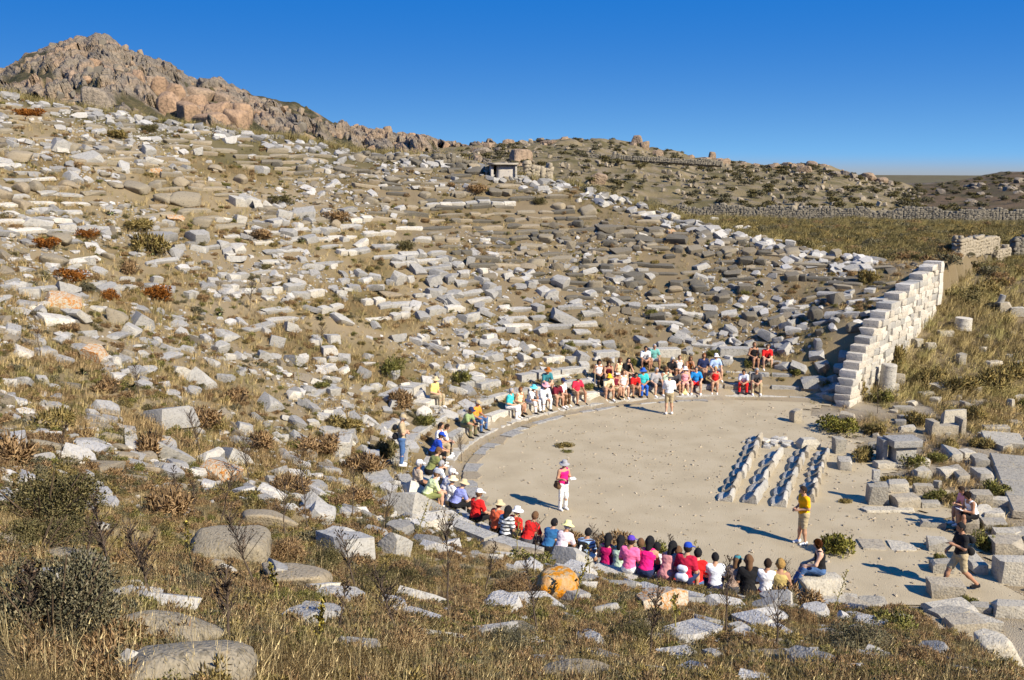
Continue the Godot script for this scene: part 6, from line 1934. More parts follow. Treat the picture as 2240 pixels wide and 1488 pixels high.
func make_plants() -> void:
	rng.seed = 808
	var k := 0
	for q in PLANTS:
		k += 1
		match q[0]:
			"B": make_bush(q[5], q[1], q[2], q[3], q[4], 20 + k)
			"S": stalk(Vector3(q[1], ground_y(q[1], q[2]), q[2]), q[3], q[5], k)
			"R":
				var o := put("squill_plant", rosette_mesh(k % 4), M.veg)
				tag(o, "pale green rosette of pointed leaves on the rubble slope", "leafy plant", "pale leaf rosettes")
				o.transform = Transform3D(Basis(Vector3.UP, k * 1.7).scaled(Vector3.ONE * maxf(q[3], 0.45)), Vector3(q[1], ground_y(q[1], q[2]), q[2]))
	# more shrubs over the slope and in the field behind
	var looks := ["brown", "olive", "straw", "brown", "green", "grey", "brown"]
	var made := 0
	while made < 230:
		var a := deg_to_rad(rng.randf_range(-28.5, 28.5))
		var d := exp(rng.randf_range(log(9.0), log(122.0)))
		var x := sin(a) * d
		var z := -cos(a) * d
		var r := rho(x, z)
		if r < 14.4 or (past_wall(x, z) < 1.2 and past_wall(x, z) > -1.0) or (past_near_end(x, z) > -1.0 and z > -34.0):
			continue
		if past_wall(x, z) > 0.0 and d < 62.0:
			continue
		made += 1
		var far := d > 62.0 and r > rim(bearing(x, z))
		var w := rng.randf_range(0.35, 0.9) if not far else rng.randf_range(1.0, 2.4)
		make_bush(looks[rng.randi() % 7] if not far else ["olive", "grey", "straw", "grey"][rng.randi() % 4], x, z, w, w * 0.42, 100 + made)
	stage("shrubs")
	weeds()
	grass()

func grass() -> void:
	var shapes := []
	for v in 4:
		shapes.append(tuft_mesh(60 + v, 18, 0.024, 0.6, 0.6))
	for v in 2:
		shapes.append(tuft_mesh(70 + v, 26, 0.022, 0.7, 0.9))
	for v in 3:
		shapes.append(tuft_mesh(80 + v, 34, 0.0085, 0.8, 0.7))
	var lists := [[], [], [], [], [], [], [], [], []]
	var tints := [[], [], [], [], [], [], [], [], []]
	var straw := Color(0.60, 0.47, 0.23)
	var tan := Color(0.50, 0.37, 0.18)
	var olive := Color(0.29, 0.26, 0.105)
	var brown := Color(0.38, 0.265, 0.14)
	for i in 170000:
		var a := deg_to_rad(rng.randf_range(-29.0, 29.0))
		var d := exp(rng.randf_range(log(4.6), log(128.0)))
		var x := sin(a) * d
		var z := -cos(a) * d
		var r := rho(x, z)
		if r < 12.1 and x < 14.0:
			continue
		var h := 0.0
		var keep := 0.0
		var p := n3.get_noise_2d(x, z)
		var gutter := r < 12.55 and x < 14.0
		var w := past_wall(x, z)
		var plain := (w > 0.0 and z < -20.0 and x > 13.0) or (past_near_end(x, z) > 0.3 and z > -34.0)
		if gutter:
			if bearing(x, z) > 0.3 or bearing(x, z) < -2.6:
				continue
			keep = 0.8
			h = rng.randf_range(0.05, 0.13)
		elif r < 13.9 and x < 14.0:
			keep = 0.1
			h = rng.randf_range(0.05, 0.15)
		elif plain:
			if -z > 45.0:
				keep = 0.9 + p
				h = rng.randf_range(0.3, 0.7)
			else:
				keep = clampf(n2.get_noise_2d(x * 0.7, z * 0.7) * 2.6 + 0.3, 0.0, 0.95) * smoothstep(13.0, 15.5, x)
				if -z < 27.0: keep *= 0.35
				h = rng.randf_range(0.12, 0.4)
				if -z > 39.0 and x > 19.0:
					keep += 0.5
					h += 0.15
		elif w > -0.7 and z < -40.0:
			continue
		elif -z > 62.0 and r > rim(bearing(x, z)):
			keep = 0.9
			h = rng.randf_range(0.3, 0.8)
		else:
			keep = 0.55 + p * 0.9
			if d < 26.0: keep = 0.04 + 1.0 * maxf(0.0, n2.get_noise_2d(x * 0.9 + 5.0, z * 0.9) + 0.04)
			h = rng.randf_range(0.12, 0.36) if d > 26.0 else rng.randf_range(0.06, 0.24)
			if bearing(x, z) > -0.75 and d > 30.0: keep -= 0.14
		if rng.randf() > keep:
			continue
		var v := rng.randi() % 4 if h < 0.35 or rng.randf() < 0.4 else 4 + rng.randi() % 2
		if d < 24.0: v = 6 + rng.randi() % 3
		var wide := h * rng.randf_range(0.8, 1.4) if v < 4 else h * rng.randf_range(1.0, 1.5)
		var b := Basis(Vector3.UP, rng.randf() * TAU) * Basis.from_scale(Vector3(wide, h, wide))
		lists[v].append(Transform3D(b, Vector3(x, ground_y(x, z) - 0.02, z)))
		var q := n2.get_noise_2d(x * 0.8 + 11.0, z * 0.8) + rng.randf_range(-0.35, 0.35)
		var c := straw.lerp(tan, clampf(0.5 + q * 1.4, 0.0, 1.0))
		if p - q > 0.28: c = c.lerp(brown, 0.8)
		elif q > 0.26: c = c.lerp(olive, 0.85)
		if d < 22.0: c = c.lerp(Color(0.62, 0.47, 0.25), 0.45)
		if plain and -z > 44.0: c = c.lerp(olive, 0.45)
		if -z > 62.0 and r > 30.0: c = c.lerp(Color(0.19, 0.165, 0.07), 0.8)
		tints[v].append(c * rng.randf_range(0.8, 1.2))
	# single tall pale stems standing above the rest
	shapes.append(tuft_mesh(90, 7, 0.006, 0.5, 0.5))
	lists.append([])
	tints.append([])
	for i in 5200:
		var a := deg_to_rad(rng.randf_range(-29.0, 29.0))
		var d := exp(rng.randf_range(log(5.5), log(40.0)))
		var x := sin(a) * d
		var z := -cos(a) * d
		if rho(x, z) < 14.0 or (past_near_end(x, z) > 0.0 and z > -34.0) or past_wall(x, z) > -0.7 and z < -40.0:
			continue
		var h := rng.randf_range(0.25, 0.6)
		lists[9].append(Transform3D(Basis(Vector3.UP, rng.randf() * TAU) * Basis.from_scale(Vector3(h, h, h)), Vector3(x, ground_y(x, z) - 0.02, z)))
		tints[9].append(Color(0.62, 0.50, 0.27) * rng.randf_range(0.6, 1.1))
	var root := base("dry_grass", Vector3.ZERO)
	tag(root, "dry straw coloured grass over the slope and field", "grass", "", "stuff")
	for v in 10:
		var mul := MultiMesh.new()
		mul.transform_format = MultiMesh.TRANSFORM_3D
		mul.use_colors = true
		mul.mesh = shapes[v]
		mul.instance_count = lists[v].size()
		for i in lists[v].size():
			mul.set_instance_transform(i, lists[v][i])
			mul.set_instance_color(i, tints[v][i])
		var o := MultiMeshInstance3D.new()
		o.name = "tufts"
		o.multimesh = mul
		o.material_override = M.veg
		root.add_child(o, true)

# low weeds between the stones, too many to count
func weeds() -> void:
	var root := base("low_weeds", Vector3.ZERO)
	tag(root, "low dry weeds growing between the fallen stones", "weeds", "", "stuff")
	var looks := ["olive", "brown", "green", "straw", "brown", "grey"]
	for v in 6:
		var mul := MultiMesh.new()
		mul.transform_format = MultiMesh.TRANSFORM_3D
		mul.mesh = bush_mesh(300 + v, looks[v], 620, 0.042)
		var list := []
		for i in 4300:
			var a := deg_to_rad(rng.randf_range(-29.0, 29.0))
			var d := exp(rng.randf_range(log(7.0), log(80.0)))
			var x := sin(a) * d
			var z := -cos(a) * d
			var r := rho(x, z)
			if r < 13.8 or r > rim(bearing(x, z)) + 1.0 or (past_wall(x, z) > -0.8 and z < -40.0) or (past_near_end(x, z) > 0.0 and z > -34.0):
				continue
			if rng.randf() > 0.5 + n3.get_noise_2d(x * 0.9 + v * 50.0, z * 0.9) * 1.2:
				continue
			var s := rng.randf_range(0.18, 0.55) * (1.0 if d > 20.0 else 0.75)
			list.append(Transform3D(Basis(Vector3.UP, rng.randf() * TAU) * Basis.from_scale(Vector3(s, s * rng.randf_range(0.6, 1.1), s)), Vector3(x, ground_y(x, z) - 0.02, z)))
		for i in (1500 if v in [1, 3, 4] else 350):
			var a := deg_to_rad(rng.randf_range(-29.0, 29.0))
			var d := exp(rng.randf_range(log(5.5), log(24.0)))
			var x := sin(a) * d
			var z := -cos(a) * d
			if rho(x, z) < 14.0 or (past_near_end(x, z) > 0.0 and z > -34.0) or rng.randf() > 0.45 - n2.get_noise_2d(x * 0.9 + 5.0, z * 0.9):
				continue
			var s := rng.randf_range(0.1, 0.36)
			list.append(Transform3D(Basis(Vector3.UP, rng.randf() * TAU) * Basis.from_scale(Vector3(s, s * rng.randf_range(0.7, 1.3), s)), Vector3(x, ground_y(x, z) - 0.01, z)))
		for i in 420:
			var a := deg_to_rad(rng.randf_range(-6.0, 29.0))
			var d := rng.randf_range(62.0, 121.0)
			var x := sin(a) * d
			var z := -cos(a) * d
			if v == 2 or v == 1 or v == 4 and i % 2 == 0 or rho(x, z) < rim(bearing(x, z)) + 4.0 and past_wall(x, z) < 0.0:
				continue
			var s := rng.randf_range(0.7, 1.9)
			list.append(Transform3D(Basis(Vector3.UP, rng.randf() * TAU) * Basis.from_scale(Vector3(s, s * 0.8, s)), Vector3(x, ground_y(x, z) - 0.05, z)))
		mul.instance_count = list.size()
		for i in list.size():
			mul.set_instance_transform(i, list[i])
		var o := MultiMeshInstance3D.new()
		o.name = "weeds"
		o.multimesh = mul
		o.material_override = M.veg
		root.add_child(o, true)

# ---------------------------------------------------------------- people
# A body is a set of tapered bones whose distances are joined smoothly and meshed as one surface.
const DYE := {"yellow2": Color(0.80, 0.62, 0.20), "sage": Color(0.27, 0.36, 0.16), "orange": Color(0.86, 0.30, 0.04), "turquoise": Color(0.05, 0.50, 0.52), "cream": Color(0.78, 0.66, 0.42), "white": Color(0.80, 0.80, 0.80), "teal": Color(0.04, 0.20, 0.24), "maroon": Color(0.17, 0.015, 0.03), "red2": Color(0.62, 0.03, 0.07), "red": Color(0.70, 0.02, 0.02), "black": Color(0.012, 0.012, 0.014), "seagreen": Color(0.16, 0.42, 0.38), "rustc": Color(0.38, 0.13, 0.03), "navy": Color(0.02, 0.03, 0.09), "lightblue": Color(0.38, 0.52, 0.78), "yellow": Color(0.85, 0.50, 0.02), "grey": Color(0.34, 0.34, 0.36), "greyd": Color(0.07, 0.07, 0.08), "mint": Color(0.52, 0.66, 0.52), "pink": Color(0.78, 0.36, 0.42), "azure": Color(0.02, 0.26, 0.68), "whiteb": Color(0.60, 0.66, 0.80), "royal": Color(0.015, 0.06, 0.42), "oliveg": Color(0.20, 0.22, 0.08), "lime": Color(0.66, 0.76, 0.42), "lilac": Color(0.26, 0.30, 0.66), "coral": Color(0.74, 0.14, 0.06), "steel": Color(0.03, 0.13, 0.30), "palepink": Color(0.78, 0.66, 0.70), "magenta": Color(0.48, 0.01, 0.12), "candy": Color(0.85, 0.16, 0.36), "green": Color(0.20, 0.70, 0.12), "hotpink": Color(0.80, 0.015, 0.20), "pinkdress": Color(0.60, 0.26, 0.26), "crimson": Color(0.48, 0.015, 0.05), "palegrey": Color(0.62, 0.66, 0.76), "floral": Color(0.48, 0.36, 0.28), "gold": Color(0.50, 0.38, 0.14), "striped": Color(0.62, 0.62, 0.68), "stripes": Color(0.30, 0.44, 0.66), "bands": Color(0.70, 0.72, 0.72), "leopard": Color(0.72, 0.60, 0.46), "khaki": Color(0.42, 0.34, 0.21), "olive": Color(0.17, 0.16, 0.09), "jeans": Color(0.07, 0.14, 0.30), "brown": Color(0.13, 0.07, 0.035), "tan": Color(0.45, 0.30, 0.17), "blue": Color(0.03, 0.12, 0.50), "straw": Color(0.55, 0.45, 0.27), "aqua": Color(0.14, 0.66, 0.72), "oliveh": Color(0.15, 0.13, 0.06), "purple": Color(0.10, 0.05, 0.42), "lemon": Color(0.86, 0.82, 0.34), "greyb": Color(0.30, 0.32, 0.36), "dark": Color(0.025, 0.015, 0.01), "auburn": Color(0.17, 0.06, 0.02), "greyl": Color(0.42, 0.42, 0.41), "blond": Color(0.48, 0.30, 0.10), "yellowshirt": Color(0.85, 0.42, 0.005)}
var mesh_cache := {}

func dyed(name_: String) -> StandardMaterial3D:
	var key := "dye_" + name_
	if not M.has(key):
		var m := mat(DYE[name_].linear_to_srgb(), 0.9, T.cloth, 3.0)
		if name_ == "leopard" or name_ == "floral":
			m = mat(DYE[name_].linear_to_srgb(), 0.9, T.spots, 4.0 if name_ == "leopard" else 2.5)
		if name_ == "bands" or name_ == "stripes" or name_ == "striped":
			var im := Image.create(8, 64, false, Image.FORMAT_RGB8)
			for y in 64:
				var dark := y % 32 < 12 if name_ != "striped" else y % 8 < 2
				im.fill_rect(Rect2i(0, y, 8, 1), Color(0.15, 0.14, 0.15) if dark and name_ == "bands" else (Color(0.45, 0.30, 0.25) if dark and name_ == "stripes" else (Color(0.7, 0.72, 0.8) if dark else Color.WHITE)))
			m = mat(DYE[name_].linear_to_srgb(), 0.9, ImageTexture.create_from_image(im), 5.0)
		m.rim_enabled = true
		m.rim = 0.25
		M[key] = m
	return M[key]

func skin(k: int) -> StandardMaterial3D:
	var key := "skin%d" % (k % 4)
	if not M.has(key):
		var m := StandardMaterial3D.new()
		m.albedo_color = [lin(0.55, 0.33, 0.22), lin(0.46, 0.26, 0.165), lin(0.38, 0.20, 0.12), lin(0.60, 0.38, 0.27)][k % 4]
		m.vertex_color_use_as_albedo = true
		m.roughness = 0.6
		m.metallic_specular = 0.35
		M[key] = m
	return M[key]

func nets(bones: Array, cell: float, k := 48.0) -> Array:
	# [vertices, normals, indices]
	var lo := Vector3.INF
	var hi := -Vector3.INF
	for b in bones:
		for e in [[b[0], b[2]], [b[1], b[3]]]:
			lo = lo.min(e[0] - Vector3.ONE * (e[1] + 0.06))
			hi = hi.max(e[0] + Vector3.ONE * (e[1] + 0.06))
	var nx := int((hi.x - lo.x) / cell) + 2
	var ny := int((hi.y - lo.y) / cell) + 2
	var nz := int((hi.z - lo.z) / cell) + 2
	var acc := PackedFloat32Array()
	acc.resize(nx * ny * nz)
	for b in bones:
		var a: Vector3 = b[0]
		var ra: float = b[2]
		var rb: float = b[3]
		var ab: Vector3 = b[1] - a
		var inv := 1.0 / maxf(ab.length_squared(), 1e-8)
		var pad := maxf(ra, rb) + 0.055
		var l: Vector3 = (a.min(b[1]) - Vector3.ONE * pad - lo) / cell
		var h: Vector3 = (a.max(b[1]) + Vector3.ONE * pad - lo) / cell
		for z in range(maxi(0, int(l.z)), mini(nz, int(h.z) + 2)):
			for y in range(maxi(0, int(l.y)), mini(ny, int(h.y) + 2)):
				var at := (z * ny + y) * nx
				for x in range(maxi(0, int(l.x)), mini(nx, int(h.x) + 2)):
					var p := lo + Vector3(x, y, z) * cell - a
					var t := clampf(p.dot(ab) * inv, 0.0, 1.0)
					var d := (p - ab * t).length() - lerpf(ra, rb, t)
					if d < 0.1:
						acc[at + x] += exp(-k * d)
	var which := PackedInt32Array()
	which.resize(acc.size())
	which.fill(-1)
	var v := PackedVector3Array()
	var idx := PackedInt32Array()
	var sx := 1
	var sy := nx
	var sz := nx * ny
	var corners := [0, sx, sy, sx + sy, sz, sx + sz, sy + sz, sx + sy + sz]
	var offs := [Vector3(0, 0, 0), Vector3(1, 0, 0), Vector3(0, 1, 0), Vector3(1, 1, 0), Vector3(0, 0, 1), Vector3(1, 0, 1), Vector3(0, 1, 1), Vector3(1, 1, 1)]
	var edges := [[0, 1], [2, 3], [4, 5], [6, 7], [0, 2], [1, 3], [4, 6], [5, 7], [0, 4], [1, 5], [2, 6], [3, 7]]
	for z in nz - 1:
		for y in ny - 1:
			var at := (z * ny + y) * nx
			for x in nx - 1:
				var i := at + x
				if acc[i] == 0.0 and acc[i + sx + sy + sz] == 0.0:
					continue
				var inside := 0
				for c in corners:
					if acc[i + c] > 1.0:
						inside += 1
				if inside == 0 or inside == 8:
					continue
				var sum := Vector3.ZERO
				var n := 0
				for e in edges:
					var fa := acc[i + corners[e[0]]]
					var fb := acc[i + corners[e[1]]]
					if (fa > 1.0) != (fb > 1.0):
						var la := log(maxf(fa, 1e-4))
						var lb := log(maxf(fb, 1e-4))
						sum += offs[e[0]].lerp(offs[e[1]], la / (la - lb))
						n += 1
				which[i] = v.size()
				v.append(lo + (Vector3(x, y, z) + sum / n) * cell)
	for z in range(1, nz - 1):
		for y in range(1, ny - 1):
			var at := (z * ny + y) * nx
			for x in range(1, nx - 1):
				var i := at + x
				if acc[i] == 0.0:
					continue
				var here := acc[i] > 1.0
				for ax in 3:
					var step: int = [sx, sy, sz][ax]
					var there := acc[i + step] > 1.0
					if here == there:
						continue
					var u: int = [sy, sz, sx][ax]
					var w: int = [sz, sx, sy][ax]
					var a := which[i]
					var b := which[i - u]
					var c := which[i - u - w]
					var d := which[i - w]
					if a < 0 or b < 0 or c < 0 or d < 0:
						continue
					if here:
						idx.append_array([a, b, c, a, c, d])
					else:
						idx.append_array([a, c, b, a, d, c])
	var nn := PackedVector3Array()
	nn.resize(v.size())
	for t in range(0, idx.size(), 3):
		var f := (v[idx[t + 2]] - v[idx[t]]).cross(v[idx[t + 1]] - v[idx[t]])
		for j in 3:
			nn[idx[t + j]] += f
	for i in nn.size():
		nn[i] = nn[i].normalized()
	return [v, nn, idx]

# joints of a pose; the figure looks along +z. Seated: y = 0 is the seat. Standing: y = 0 is the ground.
func joints(pose: String) -> Dictionary:
	var j := {}
	var lean := 0.12
	var sit := true
	var head_tilt := 0.1
	match pose:
		"lean": lean = 0.55; head_tilt = 0.25
		"knees": lean = 0.22
		"chin": lean = 0.42
		"lap": lean = 0.14
		"cross": lean = 0.18
		"side": lean = 0.1
		"write": lean = 0.4; head_tilt = 0.45
		_: sit = false; lean = 0.04
	var hip_y := 0.11 if sit else 0.92
	var up := func(h: float, x: float, f := 0.0) -> Vector3:
		return Vector3(x, hip_y + h * cos(lean) - f * sin(lean), h * sin(lean) + f * cos(lean))
	j.pelvis = Vector3(0, hip_y, 0)
	j.waist = up.call(0.19, 0.0)
	j.chest = up.call(0.37, 0.0, -0.01)
	j.neck = up.call(0.53, 0.0, 0.0)
	j.head = j.neck + Vector3(0, 0.155, 0.035 + head_tilt * 0.1)
	j.tilt = head_tilt
	for s in [-1, 1]:
		var q := "l" if s < 0 else "r"
		j["sh" + q] = up.call(0.46, s * 0.175)
		j["hip" + q] = Vector3(s * 0.085, hip_y - 0.02, 0.0)
		if sit:
			var open: float = {"lean": 0.17, "knees": 0.2, "chin": 0.16, "lap": 0.11, "cross": 0.1, "side": 0.09, "write": 0.1}[pose]
			j["knee" + q] = Vector3(s * open, 0.12, 0.43)
			j["ankle" + q] = Vector3(s * (open + 0.01), -0.30, 0.42 if pose != "chin" else 0.5)
			if pose == "cross" and s > 0:
				j["knee" + q] = Vector3(0.02, 0.17, 0.44)
				j["ankle" + q] = Vector3(-0.09, -0.16, 0.58)
			if pose == "side":
				j["knee" + q] = Vector3(s * 0.09, 0.13, 0.42)
				j["ankle" + q] = Vector3(s * 0.1, -0.26, 0.62)
		else:
			j["knee" + q] = Vector3(s * 0.1, 0.5, 0.03)
			j["ankle" + q] = Vector3(s * 0.11, 0.09, -0.02)
		match pose:
			"lean": j["el" + q] = Vector3(s * 0.2, 0.24, 0.34); j["hand" + q] = Vector3(s * 0.04, 0.15, 0.53)
			"knees": j["el" + q] = Vector3(s * 0.27, 0.30, 0.15); j["hand" + q] = Vector3(s * 0.2, 0.20, 0.38)
			"chin": j["el" + q] = Vector3(s * 0.2, 0.25, 0.33); j["hand" + q] = Vector3(0.06, 0.55, 0.36) if s > 0 else Vector3(-0.05, 0.2, 0.44)
			"lap", "cross": j["el" + q] = Vector3(s * 0.25, 0.29, 0.06); j["hand" + q] = Vector3(s * 0.06, 0.2, 0.3)
			"side": j["el" + q] = Vector3(s * 0.24, 0.31, 0.16) if s > 0 else Vector3(-0.22, 0.3, 0.1); j["hand" + q] = Vector3(s * 0.1, 0.22, 0.40)
			"write": j["el" + q] = Vector3(s * 0.22, 0.26, 0.22); j["hand" + q] = Vector3(s * 0.09, 0.30, 0.42)
			"read": j["el" + q] = Vector3(s * 0.24, 1.12, 0.02); j["hand" + q] = Vector3(s * 0.16, 1.14, 0.27)
			"guide": j["el" + q] = Vector3(s * 0.22, 1.13, 0.05); j["hand" + q] = Vector3(s * 0.1, 1.08, 0.28)
			"folded": j["el" + q] = Vector3(s * 0.25, 1.13, 0.08); j["hand" + q] = Vector3(-s * 0.08, 1.14, 0.2 + s * 0.02)
			"hold": j["el" + q] = Vector3(s * 0.23, 1.12, 0.0); j["hand" + q] = Vector3(s * 0.07, 1.06, 0.25)
			"walk": j["el" + q] = Vector3(s * 0.23, 1.14, 0.06); j["hand" + q] = Vector3(s * 0.08, 1.22, 0.3) if s > 0 else Vector3(-0.16, 1.0, 0.26)
	if pose == "walk":
		j.kneel = Vector3(-0.09, 0.52, 0.22); j.anklel = Vector3(-0.1, 0.10, 0.36)
		j.kneer = Vector3(0.1, 0.5, -0.06); j.ankler = Vector3(0.1, 0.16, -0.42)
	if pose == "hold" or pose == "guide":
		j.anklel = Vector3(-0.13, 0.09, 0.06)
	return j

func flesh(j: Dictionary) -> Array:
	var b := [[j.pelvis + Vector3(-0.06, 0, 0), j.pelvis + Vector3(0.06, 0, 0), 0.115, 0.115], [j.pelvis, j.waist, 0.12, 0.105], [j.waist + Vector3(-0.045, 0, 0), j.waist + Vector3(0.045, 0, 0), 0.095, 0.095], [j.waist, j.chest, 0.105, 0.115], [j.chest + Vector3(-0.075, 0, 0), j.chest + Vector3(0.075, 0, 0), 0.105, 0.105], [j.shl.lerp(j.shr, 0.2), j.shl.lerp(j.shr, 0.8), 0.07, 0.07], [j.neck - (j.neck - j.chest) * 0.3, j.neck + Vector3(0, 0.06, 0.012), 0.062, 0.052]]
	for q in ["l", "r"]:
		b.append([j["hip" + q], j["knee" + q], 0.088, 0.058])
		b.append([j["knee" + q], j["knee" + q].lerp(j["ankle" + q], 0.35), 0.057, 0.056])
		b.append([j["knee" + q].lerp(j["ankle" + q], 0.35), j["ankle" + q], 0.056, 0.036])
		b.append([j["ankle" + q] + Vector3(0, -0.045, -0.03), j["ankle" + q] + Vector3(0, -0.065, 0.14), 0.038, 0.03])
		b.append([j["sh" + q], j["el" + q], 0.056, 0.041])
		b.append([j["el" + q], j["hand" + q], 0.041, 0.028])
		b.append([j["hand" + q], j["hand" + q] + (j["hand" + q] - j["el" + q]).normalized() * 0.06, 0.03, 0.032])
	return b

func add_fingers(v: PackedVector3Array, nn: PackedVector3Array, idx: PackedInt32Array, j: Dictionary) -> void:
	for q in ["l", "r"]:
		var s := -1.0 if q == "l" else 1.0
		var fore: Vector3 = (j["hand" + q] - j["el" + q]).normalized()
		var side := fore.cross(Vector3.UP).normalized()
		var down := side.cross(fore).normalized()
		if down.y > 0.0:
			down = -down
		var palm: Vector3 = j["hand" + q] + fore * 0.065
		for k in 5:
			var root: Vector3 = palm + side * (k - 1.5) * 0.019
			var long: float = [0.065, 0.075, 0.072, 0.055, 0.05][k]
			var mid := root + fore * long * 0.55 + down * 0.012
			var tip := mid + fore * long * 0.35 + down * long * 0.4
			if k == 4:
				root = j["hand" + q] + fore * 0.02 - side * s * 0.03
				mid = root + (fore * 0.7 - side * s * 0.7).normalized() * 0.035
				tip = mid + fore * 0.03
			for seg in [[root, mid, 0.0095, 0.0085], [mid, tip, 0.0085, 0.006]]:
				var ax: Vector3 = (seg[1] - seg[0]).normalized()
				var u := ax.cross(side if k < 4 else down).normalized()
				var w := ax.cross(u)
				var first := v.size()
				for e in 4:
					var d := u * cos(TAU * e / 4) + w * sin(TAU * e / 4)
					v.append(seg[0] + d * seg[2]); nn.append(d)
					v.append(seg[1] + d * seg[3]); nn.append((d + ax * 0.5).normalized())
				for e in 4:
					var a := first + e * 2
					var b := first + (e + 1) % 4 * 2
					idx.append_array([a, a + 1, b, b, a + 1, b + 1])
				idx.append_array([first + 1, first + 3, first + 5, first + 1, first + 5, first + 7])

func head_point(lat: float, lon: float) -> Vector3:
	# lon 0 looks along +z; lat from -90 (under the jaw) to 90 (crown)
	var d := Vector3(sin(lon) * cos(lat), sin(lat), cos(lon) * cos(lat))
	var front := maxf(0.0, d.z)
	var p := d * Vector3(0.076, 0.118, 0.096)
	if d.y < 0.0:
		p.x *= 1.0 - 0.32 * -d.y
		p.z += 0.014 * -d.y * front
		if d.z < 0.0:
			p.z *= 1.0 - 0.35 * -d.y
	var nose := exp(-pow(lon / 0.17, 2.0)) * (exp(-pow((lat + 0.22) / 0.17, 2.0)) + 0.5 * exp(-pow((lat + 0.03) / 0.16, 2.0)))
	p += Vector3(0, -0.004, 0.022) * nose
	var eye := exp(-pow((absf(lon) - 0.36) / 0.15, 2.0)) * exp(-pow((lat - 0.04) / 0.10, 2.0))
	p -= d * 0.007 * eye
	p += Vector3(0, 0, 0.005) * exp(-pow(lon / 0.3, 2.0)) * exp(-pow((lat + 0.62) / 0.12, 2.0))
	var ear := exp(-pow((absf(lon) - 1.6) / 0.13, 2.0)) * exp(-pow((lat + 0.05) / 0.24, 2.0))
	p += Vector3(signf(d.x) * 0.02, 0, -0.008) * ear
	return p

func body_mesh(pose: String) -> ArrayMesh:
	var key := "body " + pose
	if mesh_cache.has(key):
		return mesh_cache[key]
	var j := joints(pose)
	var r := nets(flesh(j), 0.018)
	var v: PackedVector3Array = r[0]
	var nn: PackedVector3Array = r[1]
	var idx: PackedInt32Array = r[2]
	add_fingers(v, nn, idx, j)
	var cs := PackedColorArray()
	cs.resize(v.size())
	cs.fill(Color.WHITE)
	# head
	var first := v.size()
	var turn := Basis(Vector3.RIGHT, j.tilt)
	var cols := 28
	var rows := 20
	for y in rows + 1:
		var lat := -PI / 2 + PI * y / rows
		for x in cols:
			var lon := TAU * x / cols
			if lon > PI:
				lon -= TAU
			var p := head_point(lat, lon)
			v.append(j.head + turn * p)
			var e := 0.01
			var du := head_point(lat, lon + e) - head_point(lat, lon - e)
			var dv := head_point(lat + e, lon) - head_point(lat - e, lon)
			var n := dv.cross(du)
			if n.length() < 1e-9 or n.dot(p) < 0.0:
				n = -n if n.length() > 1e-9 else p
			nn.append((turn * n).normalized())
			var c := Color.WHITE
			if absf(absf(lon) - 0.36) < 0.13 and absf(lat - 0.04) < 0.09: c = Color(0.22, 0.16, 0.13)
			elif absf(absf(lon) - 0.36) < 0.2 and absf(lat - 0.2) < 0.07: c = Color(0.4, 0.3, 0.25)
			elif absf(lon) < 0.22 and absf(lat + 0.5) < 0.08: c = Color(0.85, 0.5, 0.48)
			cs.append(c)
	for y in rows:
		for x in cols:
			var a := first + y * cols + x
			var b := first + y * cols + (x + 1) % cols
			idx.append_array([a, a + cols, b, b, a + cols, b + cols])
	mesh_cache[key] = arrays_mesh(v, nn, idx, cs)
	return mesh_cache[key]

func garment(pose: String, style: String) -> ArrayMesh:
	var key := style + " " + pose
	if mesh_cache.has(key):
		return mesh_cache[key]
	var j := joints(pose)
	var o := 0.014
	var b := []
	if style in ["tee", "long", "tank", "vest"]:
		b = [[j.pelvis.lerp(j.waist, 0.1) + Vector3(-0.055, 0, 0), j.pelvis.lerp(j.waist, 0.1) + Vector3(0.055, 0, 0), 0.118 + o, 0.118 + o], [j.pelvis.lerp(j.waist, 0.2), j.waist, 0.12 + o, 0.108 + o], [j.waist + Vector3(-0.045, 0, 0), j.waist + Vector3(0.045, 0, 0), 0.098 + o, 0.098 + o], [j.waist, j.chest, 0.107 + o, 0.115 + o], [j.chest + Vector3(-0.075, 0, 0), j.chest + Vector3(0.075, 0, 0), 0.106 + o, 0.106 + o]]
		if style != "tank":
			b.append([j.shl.lerp(j.shr, 0.12), j.shl.lerp(j.shr, 0.88), 0.07 + o, 0.07 + o])
			for q in ["l", "r"]:
				b.append([j["sh" + q], j["sh" + q].lerp(j["el" + q], 0.72 if style == "tee" else 1.0), 0.06 + o, 0.056 + o])
				if style == "long":
					b.append([j["el" + q], j["el" + q].lerp(j["hand" + q], 0.85), 0.042 + o, 0.034 + o])
		else:
			for q in ["l", "r"]:
				b.append([j.chest.lerp(j["sh" + q], 0.45), j["sh" + q].lerp(j.neck, 0.42) + Vector3(0, 0.0, 0), 0.06 + o, 0.05 + o])
	else:
		b = [[j.pelvis + Vector3(-0.06, 0, 0), j.pelvis + Vector3(0.06, 0, 0), 0.118 + o, 0.118 + o], [j.pelvis, j.pelvis.lerp(j.waist, 0.45), 0.118 + o, 0.106 + o]]
		for q in ["l", "r"]:
			b.append([j["hip" + q], j["knee" + q].lerp(j["hip" + q], 0.0 if style == "trousers" else 0.1), 0.09 + o, (0.06 if style == "trousers" else 0.07) + o])
			if style == "trousers":
				b.append([j["knee" + q], j["ankle" + q].lerp(j["knee" + q], 0.08), 0.06 + o, 0.048 + o])
		if style == "skirt":
			b.append([j.kneel, j.kneer, 0.09, 0.09])
	var r := nets(b, 0.02, 60.0)
	mesh_cache[key] = folded(r)
	return mesh_cache[key]

